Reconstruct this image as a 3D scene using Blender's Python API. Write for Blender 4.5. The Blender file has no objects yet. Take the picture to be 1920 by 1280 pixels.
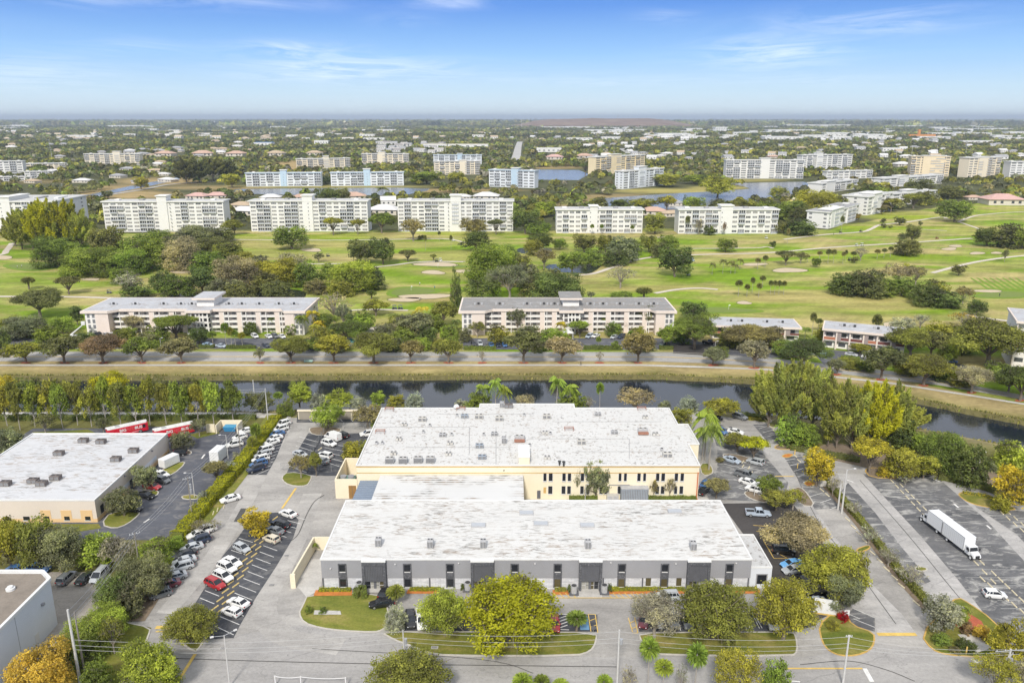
import bpy,math,random
import numpy as np
from math import radians,sin,cos,pi,atan,atan2,sqrt
from mathutils import Vector,Matrix
SC=bpy.context.scene
COL=SC.collection
RND=random.Random(7)
# ------------------------------------------------------------ camera geometry
CAMH=88.0
FPX=1493.0
YH=220.5
PITCH=atan((640-YH)/FPX)
CP,SP=cos(PITCH),sin(PITCH)
def ray(u,v):
 x=(u-960)/FPX;y=-(v-640)/FPX
 return(x,CP+y*SP,-SP+y*CP)
def at(u,v,z=0.0):
 d=ray(u,v);t=(z-CAMH)/d[2]
 return(d[0]*t,d[1]*t,z)
def zat(P,v):
 d=ray(960,v)
 return CAMH+d[2]/d[1]*P[1]
def xat(u,Y,z):
 zc=Y*CP-(z-CAMH)*SP
 return(u-960)/FPX*zc
def pxm(P):
 return FPX/(P[1]*CP-(P[2]-CAMH)*SP)
# ------------------------------------------------------------ object helpers
def link(o,parent=None):
 COL.objects.link(o)
 if parent is not None:
  o.parent=parent
 return o
def tag(o,label=None,cat=None,group=None,kind=None):
 if label:o['label']=label
 if cat:o['category']=cat
 if group:o['group']=group
 if kind:o['kind']=kind
 return o
def empty(name,loc,rz=0.0,label=None,cat=None,group=None):
 o=bpy.data.objects.new(name,None)
 o.empty_display_size=0.3
 o.location=loc;o.rotation_euler=(0,0,rz)
 link(o)
 return tag(o,label,cat,group)
def copy_tree(o,parent=None):
 c=o.copy();COL.objects.link(c);c.parent=parent
 for ch in o.children:
  copy_tree(ch,c)
 return c
class MB:
 """collects polygons for ONE mesh"""
 def __init__(s):
  s.v=[];s.f=[];s.m=[]
 def poly(s,pts,mi=0):
  n=len(s.v);s.v+=[tuple(p) for p in pts]
  s.f.append(tuple(range(n,n+len(pts))));s.m.append(mi)
 def box(s,x0,x1,y0,y1,z0,z1,mi=0,top=None,bottom=True):
  n=len(s.v)
  s.v+=[(x0,y0,z0),(x1,y0,z0),(x1,y1,z0),(x0,y1,z0),(x0,y0,z1),(x1,y0,z1),(x1,y1,z1),(x0,y1,z1)]
  fs=[(0,1,5,4),(1,2,6,5),(2,3,7,6),(3,0,4,7),(4,5,6,7)]
  ms=[mi]*4+[mi if top is None else top]
  if bottom:fs.append((3,2,1,0));ms.append(mi)
  for f,m in zip(fs,ms):
   s.f.append(tuple(n+i for i in f));s.m.append(m)
 def prism(s,poly,z0,z1,mi=0,top=None,bottom=False):
  """poly: CCW list of (x,y)"""
  n=len(poly);a=0
  for i in range(n):
   a+=poly[i][0]*poly[(i+1)%n][1]-poly[(i+1)%n][0]*poly[i][1]
  if a<0:poly=poly[::-1]
  b=len(s.v)
  s.v+=[(p[0],p[1],z0) for p in poly]+[(p[0],p[1],z1) for p in poly]
  for i in range(n):
   j=(i+1)%n
   s.f.append((b+i,b+j,b+n+j,b+n+i));s.m.append(mi)
  s.f.append(tuple(b+n+i for i in range(n)));s.m.append(mi if top is None else top)
  if bottom:
   s.f.append(tuple(b+n-1-i for i in range(n)));s.m.append(mi)
 def obox(s,p0,p1,wid,z0,z1,mi=0,top=None):
  """box along p0->p1 (x,y) with width"""
  dx,dy=p1[0]-p0[0],p1[1]-p0[1];L=sqrt(dx*dx+dy*dy) or 1
  nx,ny=-dy/L*wid/2,dx/L*wid/2
  s.prism([(p0[0]-nx,p0[1]-ny),(p1[0]-nx,p1[1]-ny),(p1[0]+nx,p1[1]+ny),(p0[0]+nx,p0[1]+ny)],z0,z1,mi,top)
 def tube(s,a,b,r0,r1,n=6,mi=0,cap=True):
  a=Vector(a);b=Vector(b);d=(b-a)
  if d.length<1e-6:return
  d.normalize()
  t=d.orthogonal().normalized();w=d.cross(t)
  k=len(s.v)
  for c,r in((a,r0),(b,r1)):
   for i in range(n):
    q=2*pi*i/n
    p=c+t*(r*cos(q))+w*(r*sin(q));s.v.append((p.x,p.y,p.z))
  for i in range(n):
   j=(i+1)%n
   s.f.append((k+i,k+j,k+n+j,k+n+i));s.m.append(mi)
  if cap:
   s.f.append(tuple(k+n+i for i in range(n)));s.m.append(mi)
   s.f.append(tuple(k+n-1-i for i in range(n)));s.m.append(mi)
 def path(s,pts,radii,n=6,mi=0):
  for i in range(len(pts)-1):
   s.tube(pts[i],pts[i+1],radii[i],radii[i+1],n,mi,cap=True)
 def cyl(s,x,y,z0,z1,r,n=12,mi=0,top=None):
  k=len(s.v)
  for z in(z0,z1):
   for i in range(n):
    s.v.append((x+r*cos(2*pi*i/n),y+r*sin(2*pi*i/n),z))
  for i in range(n):
   j=(i+1)%n
   s.f.append((k+i,k+j,k+n+j,k+n+i));s.m.append(mi)
  s.f.append(tuple(k+n+i for i in range(n)));s.m.append(mi if top is None else top)
 def loft(s,rings,mi=0,caps=True,mis=None):
  k=len(s.v);n=len(rings[0])
  for r in rings:s.v+=[tuple(p) for p in r]
  for a in range(len(rings)-1):
   for i in range(n):
    j=(i+1)%n
    s.f.append((k+a*n+i,k+a*n+j,k+(a+1)*n+j,k+(a+1)*n+i));s.m.append(mi)
  if caps:
   s.f.append(tuple(k+n-1-i for i in range(n)));s.m.append(mi)
   b=k+(len(rings)-1)*n
   s.f.append(tuple(b+i for i in range(n)));s.m.append(mi)
 def mesh(s,name,mats,org=(0,0,0),smooth=False):
  me=bpy.data.meshes.new(name)
  v=[(p[0]-org[0],p[1]-org[1],p[2]-org[2]) for p in s.v]
  me.from_pydata(v,[],s.f)
  if not isinstance(mats,(list,tuple)):mats=[mats]
  for m in mats:me.materials.append(m)
  if len(mats)>1:me.polygons.foreach_set('material_index',s.m)
  if smooth:me.polygons.foreach_set('use_smooth',[True]*len(s.f))
  me.update()
  return me
 def build(s,name,mats,parent=None,org=(0,0,0),loc=None,smooth=False):
  o=bpy.data.objects.new(name,s.mesh(name,mats,org,smooth))
  if loc:o.location=loc
  return link(o,parent)
# ------------------------------------------------------------ materials
def new_mat(name):
 m=bpy.data.materials.new(name);m.use_nodes=True
 nt=m.node_tree;nt.nodes.clear()
 out=nt.nodes.new('ShaderNodeOutputMaterial')
 bs=nt.nodes.new('ShaderNodeBsdfPrincipled')
 nt.links.new(bs.outputs[0],out.inputs[0])
 return m,nt,bs,out
def N(nt,typ,**kw):
 n=nt.nodes.new(typ)
 for k,v in kw.items():
  if k in('operation','blend_type','data_type','noise_dimensions','attribute_name','interpolation_type','clamp','wave_type','bands_direction','feature','distance'):
   setattr(n,k,v)
  else:
   n.inputs[int(k[1:]) if k[0]=='i' and k[1:].isdigit() else k].default_value=v
 return n
def mapped(nt,src,scale=(1,1,1),rot=(0,0,0),loc=(0,0,0)):
 mp=nt.nodes.new('ShaderNodeMapping')
 mp.inputs['Scale'].default_value=scale;mp.inputs['Rotation'].default_value=rot;mp.inputs['Location'].default_value=loc
 nt.links.new(src,mp.inputs['Vector'])
 return mp.outputs[0]
def pos(nt,kind='pos'):
 if kind=='pos':
  return nt.nodes.new('ShaderNodeNewGeometry').outputs['Position']
 return nt.nodes.new('ShaderNodeTexCoord').outputs['Object']
def noise(nt,vec,scale=1.0,detail=4.0,rough=0.55,dist=0.0):
 n=nt.nodes.new('ShaderNodeTexNoise')
 n.inputs['Scale'].default_value=scale;n.inputs['Detail'].default_value=detail
 n.inputs['Roughness'].default_value=rough;n.inputs['Distortion'].default_value=dist
 nt.links.new(vec,n.inputs['Vector'])
 return n.outputs['Fac']
def ramp(nt,fac,stops):
 r=nt.nodes.new('ShaderNodeValToRGB')
 e=r.color_ramp.elements
 while len(e)<len(stops):e.new(0.5)
 for el,(p,c) in zip(e,stops):
  el.position=p
  el.color=(c,c,c,1) if isinstance(c,(int,float)) else(c[0],c[1],c[2],1)
 nt.links.new(fac,r.inputs[0])
 return r.outputs[0]
def mix(nt,fac,a,b,mode='MIX'):
 m=nt.nodes.new('ShaderNodeMix');m.data_type='RGBA';m.blend_type=mode
 for idx,val in((0,fac),(6,a),(7,b)):
  if isinstance(val,(int,float)):m.inputs[idx].default_value=val if idx==0 else(val,val,val,1)
  elif isinstance(val,tuple):m.inputs[idx].default_value=(val[0],val[1],val[2],1)
  else:nt.links.new(val,m.inputs[idx])
 return m.outputs[2]
def math_(nt,op,a,b=0.0,clamp=False):
 m=nt.nodes.new('ShaderNodeMath');m.operation=op;m.use_clamp=clamp
 for i,val in((0,a),(1,b)):
  if isinstance(val,(int,float)):m.inputs[i].default_value=val
  else:nt.links.new(val,m.inputs[i])
 return m.outputs[0]
MATS={}
def M(name,col,rough=0.8,var=0.12,scale=0.8,metallic=0.0,spec=0.3,kind='pos',objcol=False,coat=0.0):
 """plain paint/plaster/metal with a slight two-scale variation"""
 if name in MATS:return MATS[name]
 m,nt,bs,out=new_mat(name)
 if objcol:
  oi=nt.nodes.new('ShaderNodeObjectInfo');base=oi.outputs['Color']
 else:
  base=(col[0],col[1],col[2])
 if var>0:
  p=pos(nt,kind)
  a=noise(nt,p,scale,3);b=noise(nt,p,scale*9,2)
  f=math_(nt,'ADD',math_(nt,'MULTIPLY',a,0.7),math_(nt,'MULTIPLY',b,0.3))
  k=ramp(nt,f,[(0.3,1-var),(0.7,1+var*0.4)])
  c=mix(nt,1.0,base,k,'MULTIPLY')
  nt.links.new(c,bs.inputs['Base Color'])
 elif objcol:nt.links.new(base,bs.inputs['Base Color'])
 else:bs.inputs['Base Color'].default_value=(*col,1)
 bs.inputs['Roughness'].default_value=rough
 bs.inputs['Metallic'].default_value=metallic
 bs.inputs['Specular IOR Level'].default_value=spec
 if coat:bs.inputs['Coat Weight'].default_value=coat
 MATS[name]=m
 return m
def glass_mat(name,col,rough=0.08):
 if name in MATS:return MATS[name]
 m,nt,bs,out=new_mat(name)
 bs.inputs['Base Color'].default_value=(*col,1)
 bs.inputs['Roughness'].default_value=rough
 bs.inputs['Specular IOR Level'].default_value=0.6
 MATS[name]=m
 return m
# ------------------------------------------------------------ camera, world, sun
cam=bpy.data.cameras.new('camera');camo=bpy.data.objects.new('camera',cam);link(camo)
cam.sensor_width=36.0;cam.lens=36.0*FPX/1920.0
cam.clip_start=1.0;cam.clip_end=200000.0
camo.location=(0,0,CAMH);camo.rotation_euler=(pi/2-PITCH,0,0)
SC.camera=camo
SUN_EL,SUN_AZ=radians(42),radians(190)
SUN_DIR=Vector((sin(SUN_AZ)*cos(SUN_EL),cos(SUN_AZ)*cos(SUN_EL),sin(SUN_EL)))
sl=bpy.data.lights.new('sun','SUN');so=bpy.data.objects.new('sun',sl);link(so)
sl.energy=2.7;sl.angle=radians(8);sl.color=(1.0,0.95,0.87)
so.rotation_euler=(-SUN_DIR).to_track_quat('-Z','Y').to_euler()
so.location=(-200,-300,400)
def make_world():
 w=bpy.data.worlds.new('World');SC.world=w;w.use_nodes=True
 nt=w.node_tree;nt.nodes.clear()
 out=nt.nodes.new('ShaderNodeOutputWorld');bg=nt.nodes.new('ShaderNodeBackground')
 sky=nt.nodes.new('ShaderNodeTexSky');sky.sky_type='NISHITA';sky.sun_disc=False
 sky.sun_elevation=SUN_EL;sky.sun_rotation=SUN_AZ
 sky.altitude=0;sky.air_density=1.0;sky.dust_density=0.6;sky.ozone_density=1.6
 tc=nt.nodes.new('ShaderNodeTexCoord')
 sep=nt.nodes.new('ShaderNodeSeparateXYZ');nt.links.new(tc.outputs['Generated'],sep.inputs[0])
 X,Y,Z=sep.outputs
 zc=math_(nt,'MAXIMUM',Z,0.02)
 cx=math_(nt,'DIVIDE',X,zc);cy=math_(nt,'DIVIDE',Y,zc)
 cmb=nt.nodes.new('ShaderNodeCombineXYZ');nt.links.new(cx,cmb.inputs[0]);nt.links.new(cy,cmb.inputs[1])
 n1=noise(nt,mapped(nt,cmb.outputs[0],(0.75,0.42,1),(0,0,0.12)),1.0,9,0.66,0.9)
 n2=noise(nt,mapped(nt,cmb.outputs[0],(0.16,0.20,1),(0,0,0.3),(3.1,1.7,0)),1.0,3,0.5,0.3)
 ya=math_(nt,'MAXIMUM',math_(nt,'ABSOLUTE',Y),0.05)
 sx=math_(nt,'DIVIDE',X,ya);sz=math_(nt,'DIVIDE',Z,ya)
 tot=None
 for(u,v,ru,rv,k,sl_) in((545,93,130,20,0.8,0),(660,131,230,26,1.0,0.0),(330,3,300,16,.7,0.02),(1640,38,200,30,.85,-0.05),(1440,100,150,30,0.95,0.0),(60,140,200,40,0.5,0),(1245,30,70,14,0.5,0),(840,6,80,14,.7,0),(1150,152,260,12,0.35,0),(250,85,130,16,.35,0),(1560,150,160,12,.3,0),(750,40,60,14,.4,0)):
  d=ray(u,v);qx,qz=d[0]/d[1],d[2]/d[1]
  a=math_(nt,'MULTIPLY',math_(nt,'SUBTRACT',sx,qx),FPX/ru)
  b=math_(nt,'MULTIPLY',math_(nt,'SUBTRACT',sz,qz),FPX/rv)
  if sl_:b=math_(nt,'ADD',b,math_(nt,'MULTIPLY',a,sl_*ru/rv))
  r2=math_(nt,'ADD',math_(nt,'MULTIPLY',a,a),math_(nt,'MULTIPLY',b,b))
  g=math_(nt,'MULTIPLY',math_(nt,'POWER',2.718,math_(nt,'MULTIPLY',r2,-1.6)),k)
  tot=g if tot is None else math_(nt,'ADD',tot,g)
 wisp=math_(nt,'MULTIPLY',math_(nt,'SUBTRACT',n1,0.40),4.5,True)
 soft=math_(nt,'MULTIPLY',math_(nt,'SUBTRACT',n2,0.5),0.15,True)
 fac=math_(nt,'ADD',math_(nt,'MULTIPLY',math_(nt,'MULTIPLY',wisp,tot),0.46),soft,True)
 fac=math_(nt,'MULTIPLY',fac,math_(nt,'GREATER_THAN',Z,0.0))
 hs=nt.nodes.new('ShaderNodeHueSaturation');hs.inputs['Saturation'].default_value=SKY_SAT
 hs.inputs['Hue'].default_value=SKY_HUE;hs.inputs['Value'].default_value=1.0
 nt.links.new(sky.outputs[0],hs.inputs['Color'])
 low=ramp(nt,Z,[(0.0,(4.3,5.1,5.7)),(0.03,(3.1,4.35,5.6)),(0.07,(1.55,3.1,5.6)),(0.125,(0.42,1.45,4.5)),(0.2,(0.6,1.7,4.4))])
 c=mix(nt,0.88,hs.outputs[0],low)
 c=mix(nt,fac,c,SKY_CLOUD)
 veil=math_(nt,'MULTIPLY',math_(nt,'SUBTRACT',Z,0.145),5.0,True)
 vn=noise(nt,mapped(nt,cmb.outputs[0],(0.5,0.5,1),(0,0,0),(5,2,0)),1.0,5,0.6,0.5)
 c=mix(nt,math_(nt,'MULTIPLY',veil,0.92),c,mix(nt,vn,(3.4,3.7,4.2),(6.6,6.5,6.3)))
 nt.links.new(c,bg.inputs[0]);bg.inputs[1].default_value=SKY_STR
 nt.links.new(bg.outputs[0],out.inputs[0])
SKY_SAT,SKY_HUE,SKY_STR=1.15,0.5,0.12
SKY_CLOUD=(7.0,7.3,7.7)
make_world()
SC.view_settings.view_transform='Standard';SC.view_settings.look='None'
SC.view_settings.exposure=0.60;SC.view_settings.gamma=1.0
try:
 SC.cycles.max_bounces=5;SC.cycles.transparent_max_bounces=6;SC.cycles.volume_bounces=0
 SC.cycles.use_denoising=True;SC.cycles.use_adaptive_sampling=True;SC.cycles.adaptive_threshold=0.02
 SC.cycles.sample_clamp_indirect=4.0
except Exception:pass
# ------------------------------------------------------------ land
def interp(pts,x):
 xs=[p[0] for p in pts];ys=[p[1] for p in pts]
 return np.interp(x,xs,ys)
def ext(pts,lo=-1200,hi=3100):
 """extend a left-to-right pixel polyline outwards along its end slopes"""
 a,b=pts[0],pts[1];c,d=pts[-2],pts[-1]
 l=(lo,a[1]+(b[1]-a[1])/(b[0]-a[0])*(lo-a[0]));r=(hi,d[1]+(d[1]-c[1])/(d[0]-c[0])*(hi-d[0]))
 return[l]+list(pts)+[r]
FAR_EDGE=ext([(0,704),(480,704),(960,703),(1230,702),(1300,705),(1420,711),(1530,719),(1600,727),(1690,741),(1815,767),(1920,787)])
NEAR_EDGE=ext([(0,771),(480,771),(700,768),(960,767),(1250,769),(1360,771),(1450,779),(1600,793),(1727,804),(1802,818),(1877,832),(1960,848)])
def land_material(name,bump=False,tall=False):
 m,nt,bs,out=new_mat(name)
 at_=N(nt,'ShaderNodeAttribute',attribute_name='cover')
 p=pos(nt)
 a=noise(nt,mapped(nt,p,(0.035,0.10,1)),1.0,6,0.6,0.4)
 b=noise(nt,mapped(nt,p,(0.5,0.8,1)),1.0,4,0.6)
 c=noise(nt,mapped(nt,p,(0.012,0.03,1),loc=(7,3,0)),1.0,5,0.55,0.6)
 dry=ramp(nt,c,[(0.43,0.0),(0.60,0.85)])
 sepc=nt.nodes.new('ShaderNodeSeparateColor');nt.links.new(at_.outputs['Color'],sepc.inputs[0])
 grassy=math_(nt,'MULTIPLY',math_(nt,'SUBTRACT',sepc.outputs[1],sepc.outputs[0]),14.0,True)
 col=mix(nt,math_(nt,'MULTIPLY',dry,grassy),at_.outputs['Color'],(0.42,0.34,0.15))
 wv=nt.nodes.new('ShaderNodeTexWave');wv.bands_direction='X';wv.inputs['Scale'].default_value=0.045;wv.inputs['Distortion'].default_value=0.8;wv.inputs['Detail'].default_value=1
 nt.links.new(mapped(nt,p,(1,1,1),(0,0,0.55)),wv.inputs['Vector'])
 col=mix(nt,grassy,col,mix(nt,1.0,col,ramp(nt,wv.outputs['Fac'],[(0.4,0.965),(0.6,1.03)]),'MULTIPLY'))
 k=ramp(nt,a,[(0.30,0.66),(0.70,1.26)])
 col=mix(nt,1.0,col,k,'MULTIPLY')
 k2=ramp(nt,b,[(0.3,0.78),(0.7,1.18)])
 col=mix(nt,1.0,col,k2,'MULTIPLY')
 nt.links.new(col,bs.inputs['Base Color'])
 bs.inputs['Roughness'].default_value=0.95;bs.inputs['Specular IOR Level'].default_value=0.1
 return m
C_GREEN=(0.18,0.275,0.018);C_BRIGHT=(0.27,0.33,0.024);C_DRY=(0.40,0.33,0.13);C_DARKG=(0.05,0.075,0.018)
C_SUB=(0.075,0.082,0.036);C_TAN=(0.38,0.28,0.13);C_SAND=(0.50,0.42,0.28);C_YEL=(0.36,0.31,0.10);C_LAWN=(0.16,0.24,0.016)
BLOBS=[(600,460,230,9,C_DRY,.75),(560,476,150,10,C_DRY,.5),(880,480,120,10,C_DRY,.55),(900,455,90,6,C_DRY,.4),(940,512,160,9,C_DRY,.5),(840,505,100,8,C_TAN,.5),(1250,540,140,7,C_DRY,.7),(1130,545,70,8,C_DRY,.5),(1500,552,130,10,C_DRY,.8),(1560,562,230,8,C_DRY,.75),(1650,572,120,10,C_DRY,.6),(1420,560,60,8,C_DRY,.4),(1330,590,110,8,C_DRY,.4),(1600,578,160,8,C_DRY,.5),(1870,560,80,10,C_DRY,.6),(1840,500,70,10,C_DRY,.55),(1900,572,60,12,C_DRY,.6),(1700,455,60,6,C_DRY,.35),(1400,445,150,6,C_DRY,.5),(1500,438,70,5,C_DRY,.4),(1620,440,80,5,C_DRY,.3),(1660,430,60,5,C_BRIGHT,.6),(1720,405,110,9,C_BRIGHT,.9),(1880,390,60,10,C_BRIGHT,.9),(1750,425,120,10,C_BRIGHT,.5),(1860,435,90,10,C_BRIGHT,.5),(1600,425,50,6,C_BRIGHT,.6),(1640,480,160,14,C_BRIGHT,.35),(1850,530,90,16,C_GREEN,.6),(1450,585,160,12,C_LAWN,.35),(1300,510,120,14,C_GREEN,.5),(1260,475,100,9,C_GREEN,.4),(620,590,170,14,C_DRY,.2),(720,540,
 70,14,C_DRY,.35),(800,560,80,8,C_TAN,.8),(60,480,60,26,C_GREEN,.7),(90,515,90,12,C_GREEN,.6),(60,500,50,10,C_BRIGHT,.5),(20,440,40,8,C_DRY,.6),(180,523,30,5,C_TAN,.8),(60,548,110,8,C_DRY,.35),(120,575,200,12,C_LAWN,.6),(300,578,170,8,C_LAWN,.5),(345,512,30,5,C_TAN,.8),(90,502,45,4,C_TAN,.5),(470,440,50,8,C_BRIGHT,.5),(640,443,110,5,C_BRIGHT,.8),(800,438,150,6,C_BRIGHT,.8),(1200,432,80,4,C_BRIGHT,.6),(1000,440,60,5,C_BRIGHT,.5),(450,452,50,6,C_TAN,.5),(1000,480,70,12,C_DRY,.5),(640,480,90,7,C_GREEN,.4),(800,520,90,10,C_GREEN,.6),(770,500,120,8,C_GREEN,.5),(620,469,110,5,C_GREEN,.6),(860,545,140,14,C_GREEN,.6),(230,365,110,9,C_TAN,.9),(300,340,90,8,C_TAN,.9),(220,352,80,6,C_TAN,.8),(400,352,120,4,C_TAN,.7),(560,309,70,9,C_TAN,.95),(530,316,60,8,C_TAN,.8),(385,247,110,3.0,C_YEL,.9),(520,246,60,2.4,C_YEL,.5),(860,357,130,4,C_TAN,.7),(620,350,200,3,C_YEL,.8),(1150,370,90,7,C_TAN,.7),(1100,383,
 60,8,C_TAN,.8),(1250,358,110,5,C_YEL,1.0),(1350,352,60,4,C_YEL,1.0),(1400,338,80,3,C_YEL,.7),(1040,314,60,3,C_TAN,.8),(840,358,60,4,C_TAN,.6),(1420,310,60,4,C_YEL,.5),(700,296,60,4,C_TAN,.7),(980,305,40,6,C_TAN,.6),(1330,310,60,3,C_YEL,.6),(1740,255,50,2,C_TAN,.8),(1640,236,120,1.6,C_YEL,.5),(880,318,40,4,C_TAN,.7),(60,340,90,5,C_TAN,.4),(900,262,110,2,C_TAN,.5),(650,262,110,2,C_YEL,.3)]
def cover(u,v):
 u=np.asarray(u,float);v=np.asarray(v,float)
 out=np.zeros(u.shape+(3,))
 def setc(mask,c):out[mask]=c
 out[:]=C_SUB
 golf_top=np.interp(u,[-1200,0,150,420,960,1270,1450,1560,1640,1700,1800,1920,3100],[452,446,440,434,434,434,436,430,412,398,382,380,380])
 setc((v>golf_top),C_GREEN)
 setc(v>584+0*u,C_LAWN)
 road_up=np.interp(u,[-1200,1260,1440,1560,1700,1920,3100],[655,655,664,680,694,738,1040])
 setc(v>road_up+20,(0.36,0.285,0.135))
 fe=interp(FAR_EDGE,u)
 g=np.clip(1.25-(fe-v)/10.0+.35*np.sin(u*.05)*np.sin(u*.013+1),0,1)[...,None]
 bank=(v>road_up+18)[...,None]
 out=np.where(bank,out*(1-0.75*g)+np.array((0.20,0.185,0.06))*0.75*g,out)
 for(bu,bv,ru,rv,c,k) in BLOBS:
  r2=((u-bu)/ru)**2+((v-bv)/rv)**2
  w=(np.clip(1.35-r2,0,1)*k)[...,None]
  out=out*(1-w)+np.array(c)*w
 return out
def grid_mesh(name,us,vrows,m,colfn,zfn=None,kind='structure'):
 """vrows: array (R,C) of pixel rows; a real ground sheet, finer near the camera"""
 R_,C_=vrows.shape
 U=np.tile(us,(R_,1));V=vrows
 x=(U-960)/FPX;y=-(V-640)/FPX
 dy=CP+y*SP;dz=-SP+y*CP
 t=-CAMH/dz
 P=np.stack([x*t,dy*t,np.zeros_like(t)],-1)
 if zfn is not None:P[...,2]=zfn(P)
 idx=np.arange(R_*C_).reshape(R_,C_)
 F=np.stack([idx[:-1,:-1],idx[:-1,1:],idx[1:,1:],idx[1:,:-1]],-1).reshape(-1,4)
 a=P.reshape(-1,3)
 f0=F[0];nrm=np.cross(a[f0[1]]-a[f0[0]],a[f0[2]]-a[f0[0]])
 if nrm[2]<0:F=F[:,::-1]
 me=bpy.data.meshes.new(name)
 me.vertices.add(R_*C_);me.vertices.foreach_set('co',a.ravel())
 me.loops.add(F.size);me.loops.foreach_set('vertex_index',F.ravel())
 me.polygons.add(len(F));me.polygons.foreach_set('loop_start',np.arange(0,F.size,4));me.polygons.foreach_set('loop_total',np.full(len(F),4))
 me.update(calc_edges=True)
 ca=me.color_attributes.new('cover','FLOAT_COLOR','POINT')
 cc=np.ones((R_*C_,4));cc[:,:3]=colfn(U,V).reshape(-1,3)
 ca.data.foreach_set('color',cc.ravel())
 me.materials.append(m)
 o=bpy.data.objects.new(name,me);link(o);tag(o,kind=kind)
 return o
MLAND=land_material('land')
us=np.concatenate([np.arange(-1200,-100,60),np.arange(-100,2020,9),np.arange(2020,3101,60)]).astype(float)
fe=interp(FAR_EDGE,us)
tt=np.concatenate([np.linspace(0,1,110)])
rows_a=fe[None,:]+(432-fe[None,:])*tt[:,None]**0.9
vb=np.concatenate([np.linspace(432,250,84)[1:],np.linspace(250,232,19)[1:],[230,228,226.5,225.2,224.4,223.9]])
rows_b=np.tile(vb[:,None],(1,len(us)))
grid_mesh('ground_far_bank',us,np.concatenate([rows_a,rows_b]),MLAND,cover)
def south_cover(u,v):
 out=np.zeros(np.shape(u)+(3,));out[:]=(0.14,0.135,0.045)
 ne=interp(NEAR_EDGE,u)
 w=np.clip(1-(v-ne)/14,0,1)[...,None]
 out=out*(1-w)+np.array((0.25,0.215,0.115))*w
 return out
ne=interp(NEAR_EDGE,us)
rows_s=ne[None,:]+(1600-ne[None,:])*np.linspace(0,1,60)[:,None]
grid_mesh('ground_near_bank',us,rows_s,MLAND,south_cover)
b=MB();b.poly([(-700,-400,-0.02),(700,-400,-0.02),(700,at(960,1590)[1],-0.02),(-700,at(960,1590)[1],-0.02)])
M_BASE=M('bare_ground',(0.2,0.19,0.12),0.95,0.2,0.3)
tag(b.build('ground_below',M_BASE),kind='structure')
M_BANK=M('bank_soil',(0.13,0.115,0.045),0.95,0.35,0.5)
def bank_strip(name,edge,sgn):
 b=MB();pts=[at(u,interp(edge,u)) for u in us]
 low=[(p[0],p[1]+sgn*(2.6+RND.uniform(-.6,.6)),-1.9) for p in pts]
 n=len(pts)
 for i in range(n-1):
  q=[pts[i],pts[i+1],low[i+1],low[i]]
  b.poly(q if sgn<0 else q[::-1])
 return tag(b.build(name,M_BANK),kind='structure')
bank_strip('canal_bank',FAR_EDGE,-1);bank_strip('canal_bank',NEAR_EDGE,+1)
def water_mat(name,col,scale,strength,rough):
 m,nt,bs,out=new_mat(name)
 bs.inputs['Base Color'].default_value=(*col,1);bs.inputs['Roughness'].default_value=rough
 bs.inputs['IOR'].default_value=1.5;bs.inputs['Specular IOR Level'].default_value=0.7
 p=pos(nt)
 a=noise(nt,mapped(nt,p,(scale*0.7,scale*1.6,1),(0,0,0.25)),1.0,4,0.6,0.4)
 c=noise(nt,mapped(nt,p,(0.02,0.06,1)),1.0,3,0.5)
 bp=nt.nodes.new('ShaderNodeBump');bp.inputs['Distance'].default_value=0.3
 nt.links.new(ramp(nt,c,[(0.35,strength*0.5),(0.65,strength)]),bp.inputs['Strength'])
 nt.links.new(a,bp.inputs['Height']);nt.links.new(bp.outputs[0],bs.inputs['Normal'])
 return m
M_WATER=water_mat('canal_water',(0.012,0.017,0.026),0.6,0.10,0.03)
M_LAKE=water_mat('lake_water',(0.17,0.185,0.21),0.2,0.5,0.24)
b=MB()
fpts=[at(u,interp(FAR_EDGE,u)) for u in us[::3]];npts=[at(u,interp(NEAR_EDGE,u)) for u in us[::3]]
for i in range(len(fpts)-1):
 b.poly([(npts[i][0],npts[i][1]-.3,-1.3),(npts[i+1][0],npts[i+1][1]-.3,-1.3),(fpts[i+1][0],fpts[i+1][1]+.3,-1.3),(fpts[i][0],fpts[i][1]+.3,-1.3)])
tag(b.build('canal_water',M_WATER),kind='structure')
def smooth_poly(pts,n=2):
 for _ in range(n):
  q=[]
  for i in range(len(pts)):
   a,b_=pts[i],pts[(i+1)%len(pts)]
   q+=[(a[0]*.75+b_[0]*.25,a[1]*.75+b_[1]*.25),(a[0]*.25+b_[0]*.75,a[1]*.25+b_[1]*.75)]
  pts=q
 return pts
def sheet(name,px,z,mat,kind='structure',smooth=0):
 if smooth:px=smooth_poly(px,smooth)
 P=[at(u,v) for u,v in px]
 a=sum(P[i][0]*P[(i+1)%len(P)][1]-P[(i+1)%len(P)][0]*P[i][1] for i in range(len(P)))
 if a<0:P=P[::-1]
 b=MB();b.poly([(p[0],p[1],z) for p in P])
 o=b.build(name,mat);
 if kind:tag(o,kind=kind)
 return o
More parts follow.
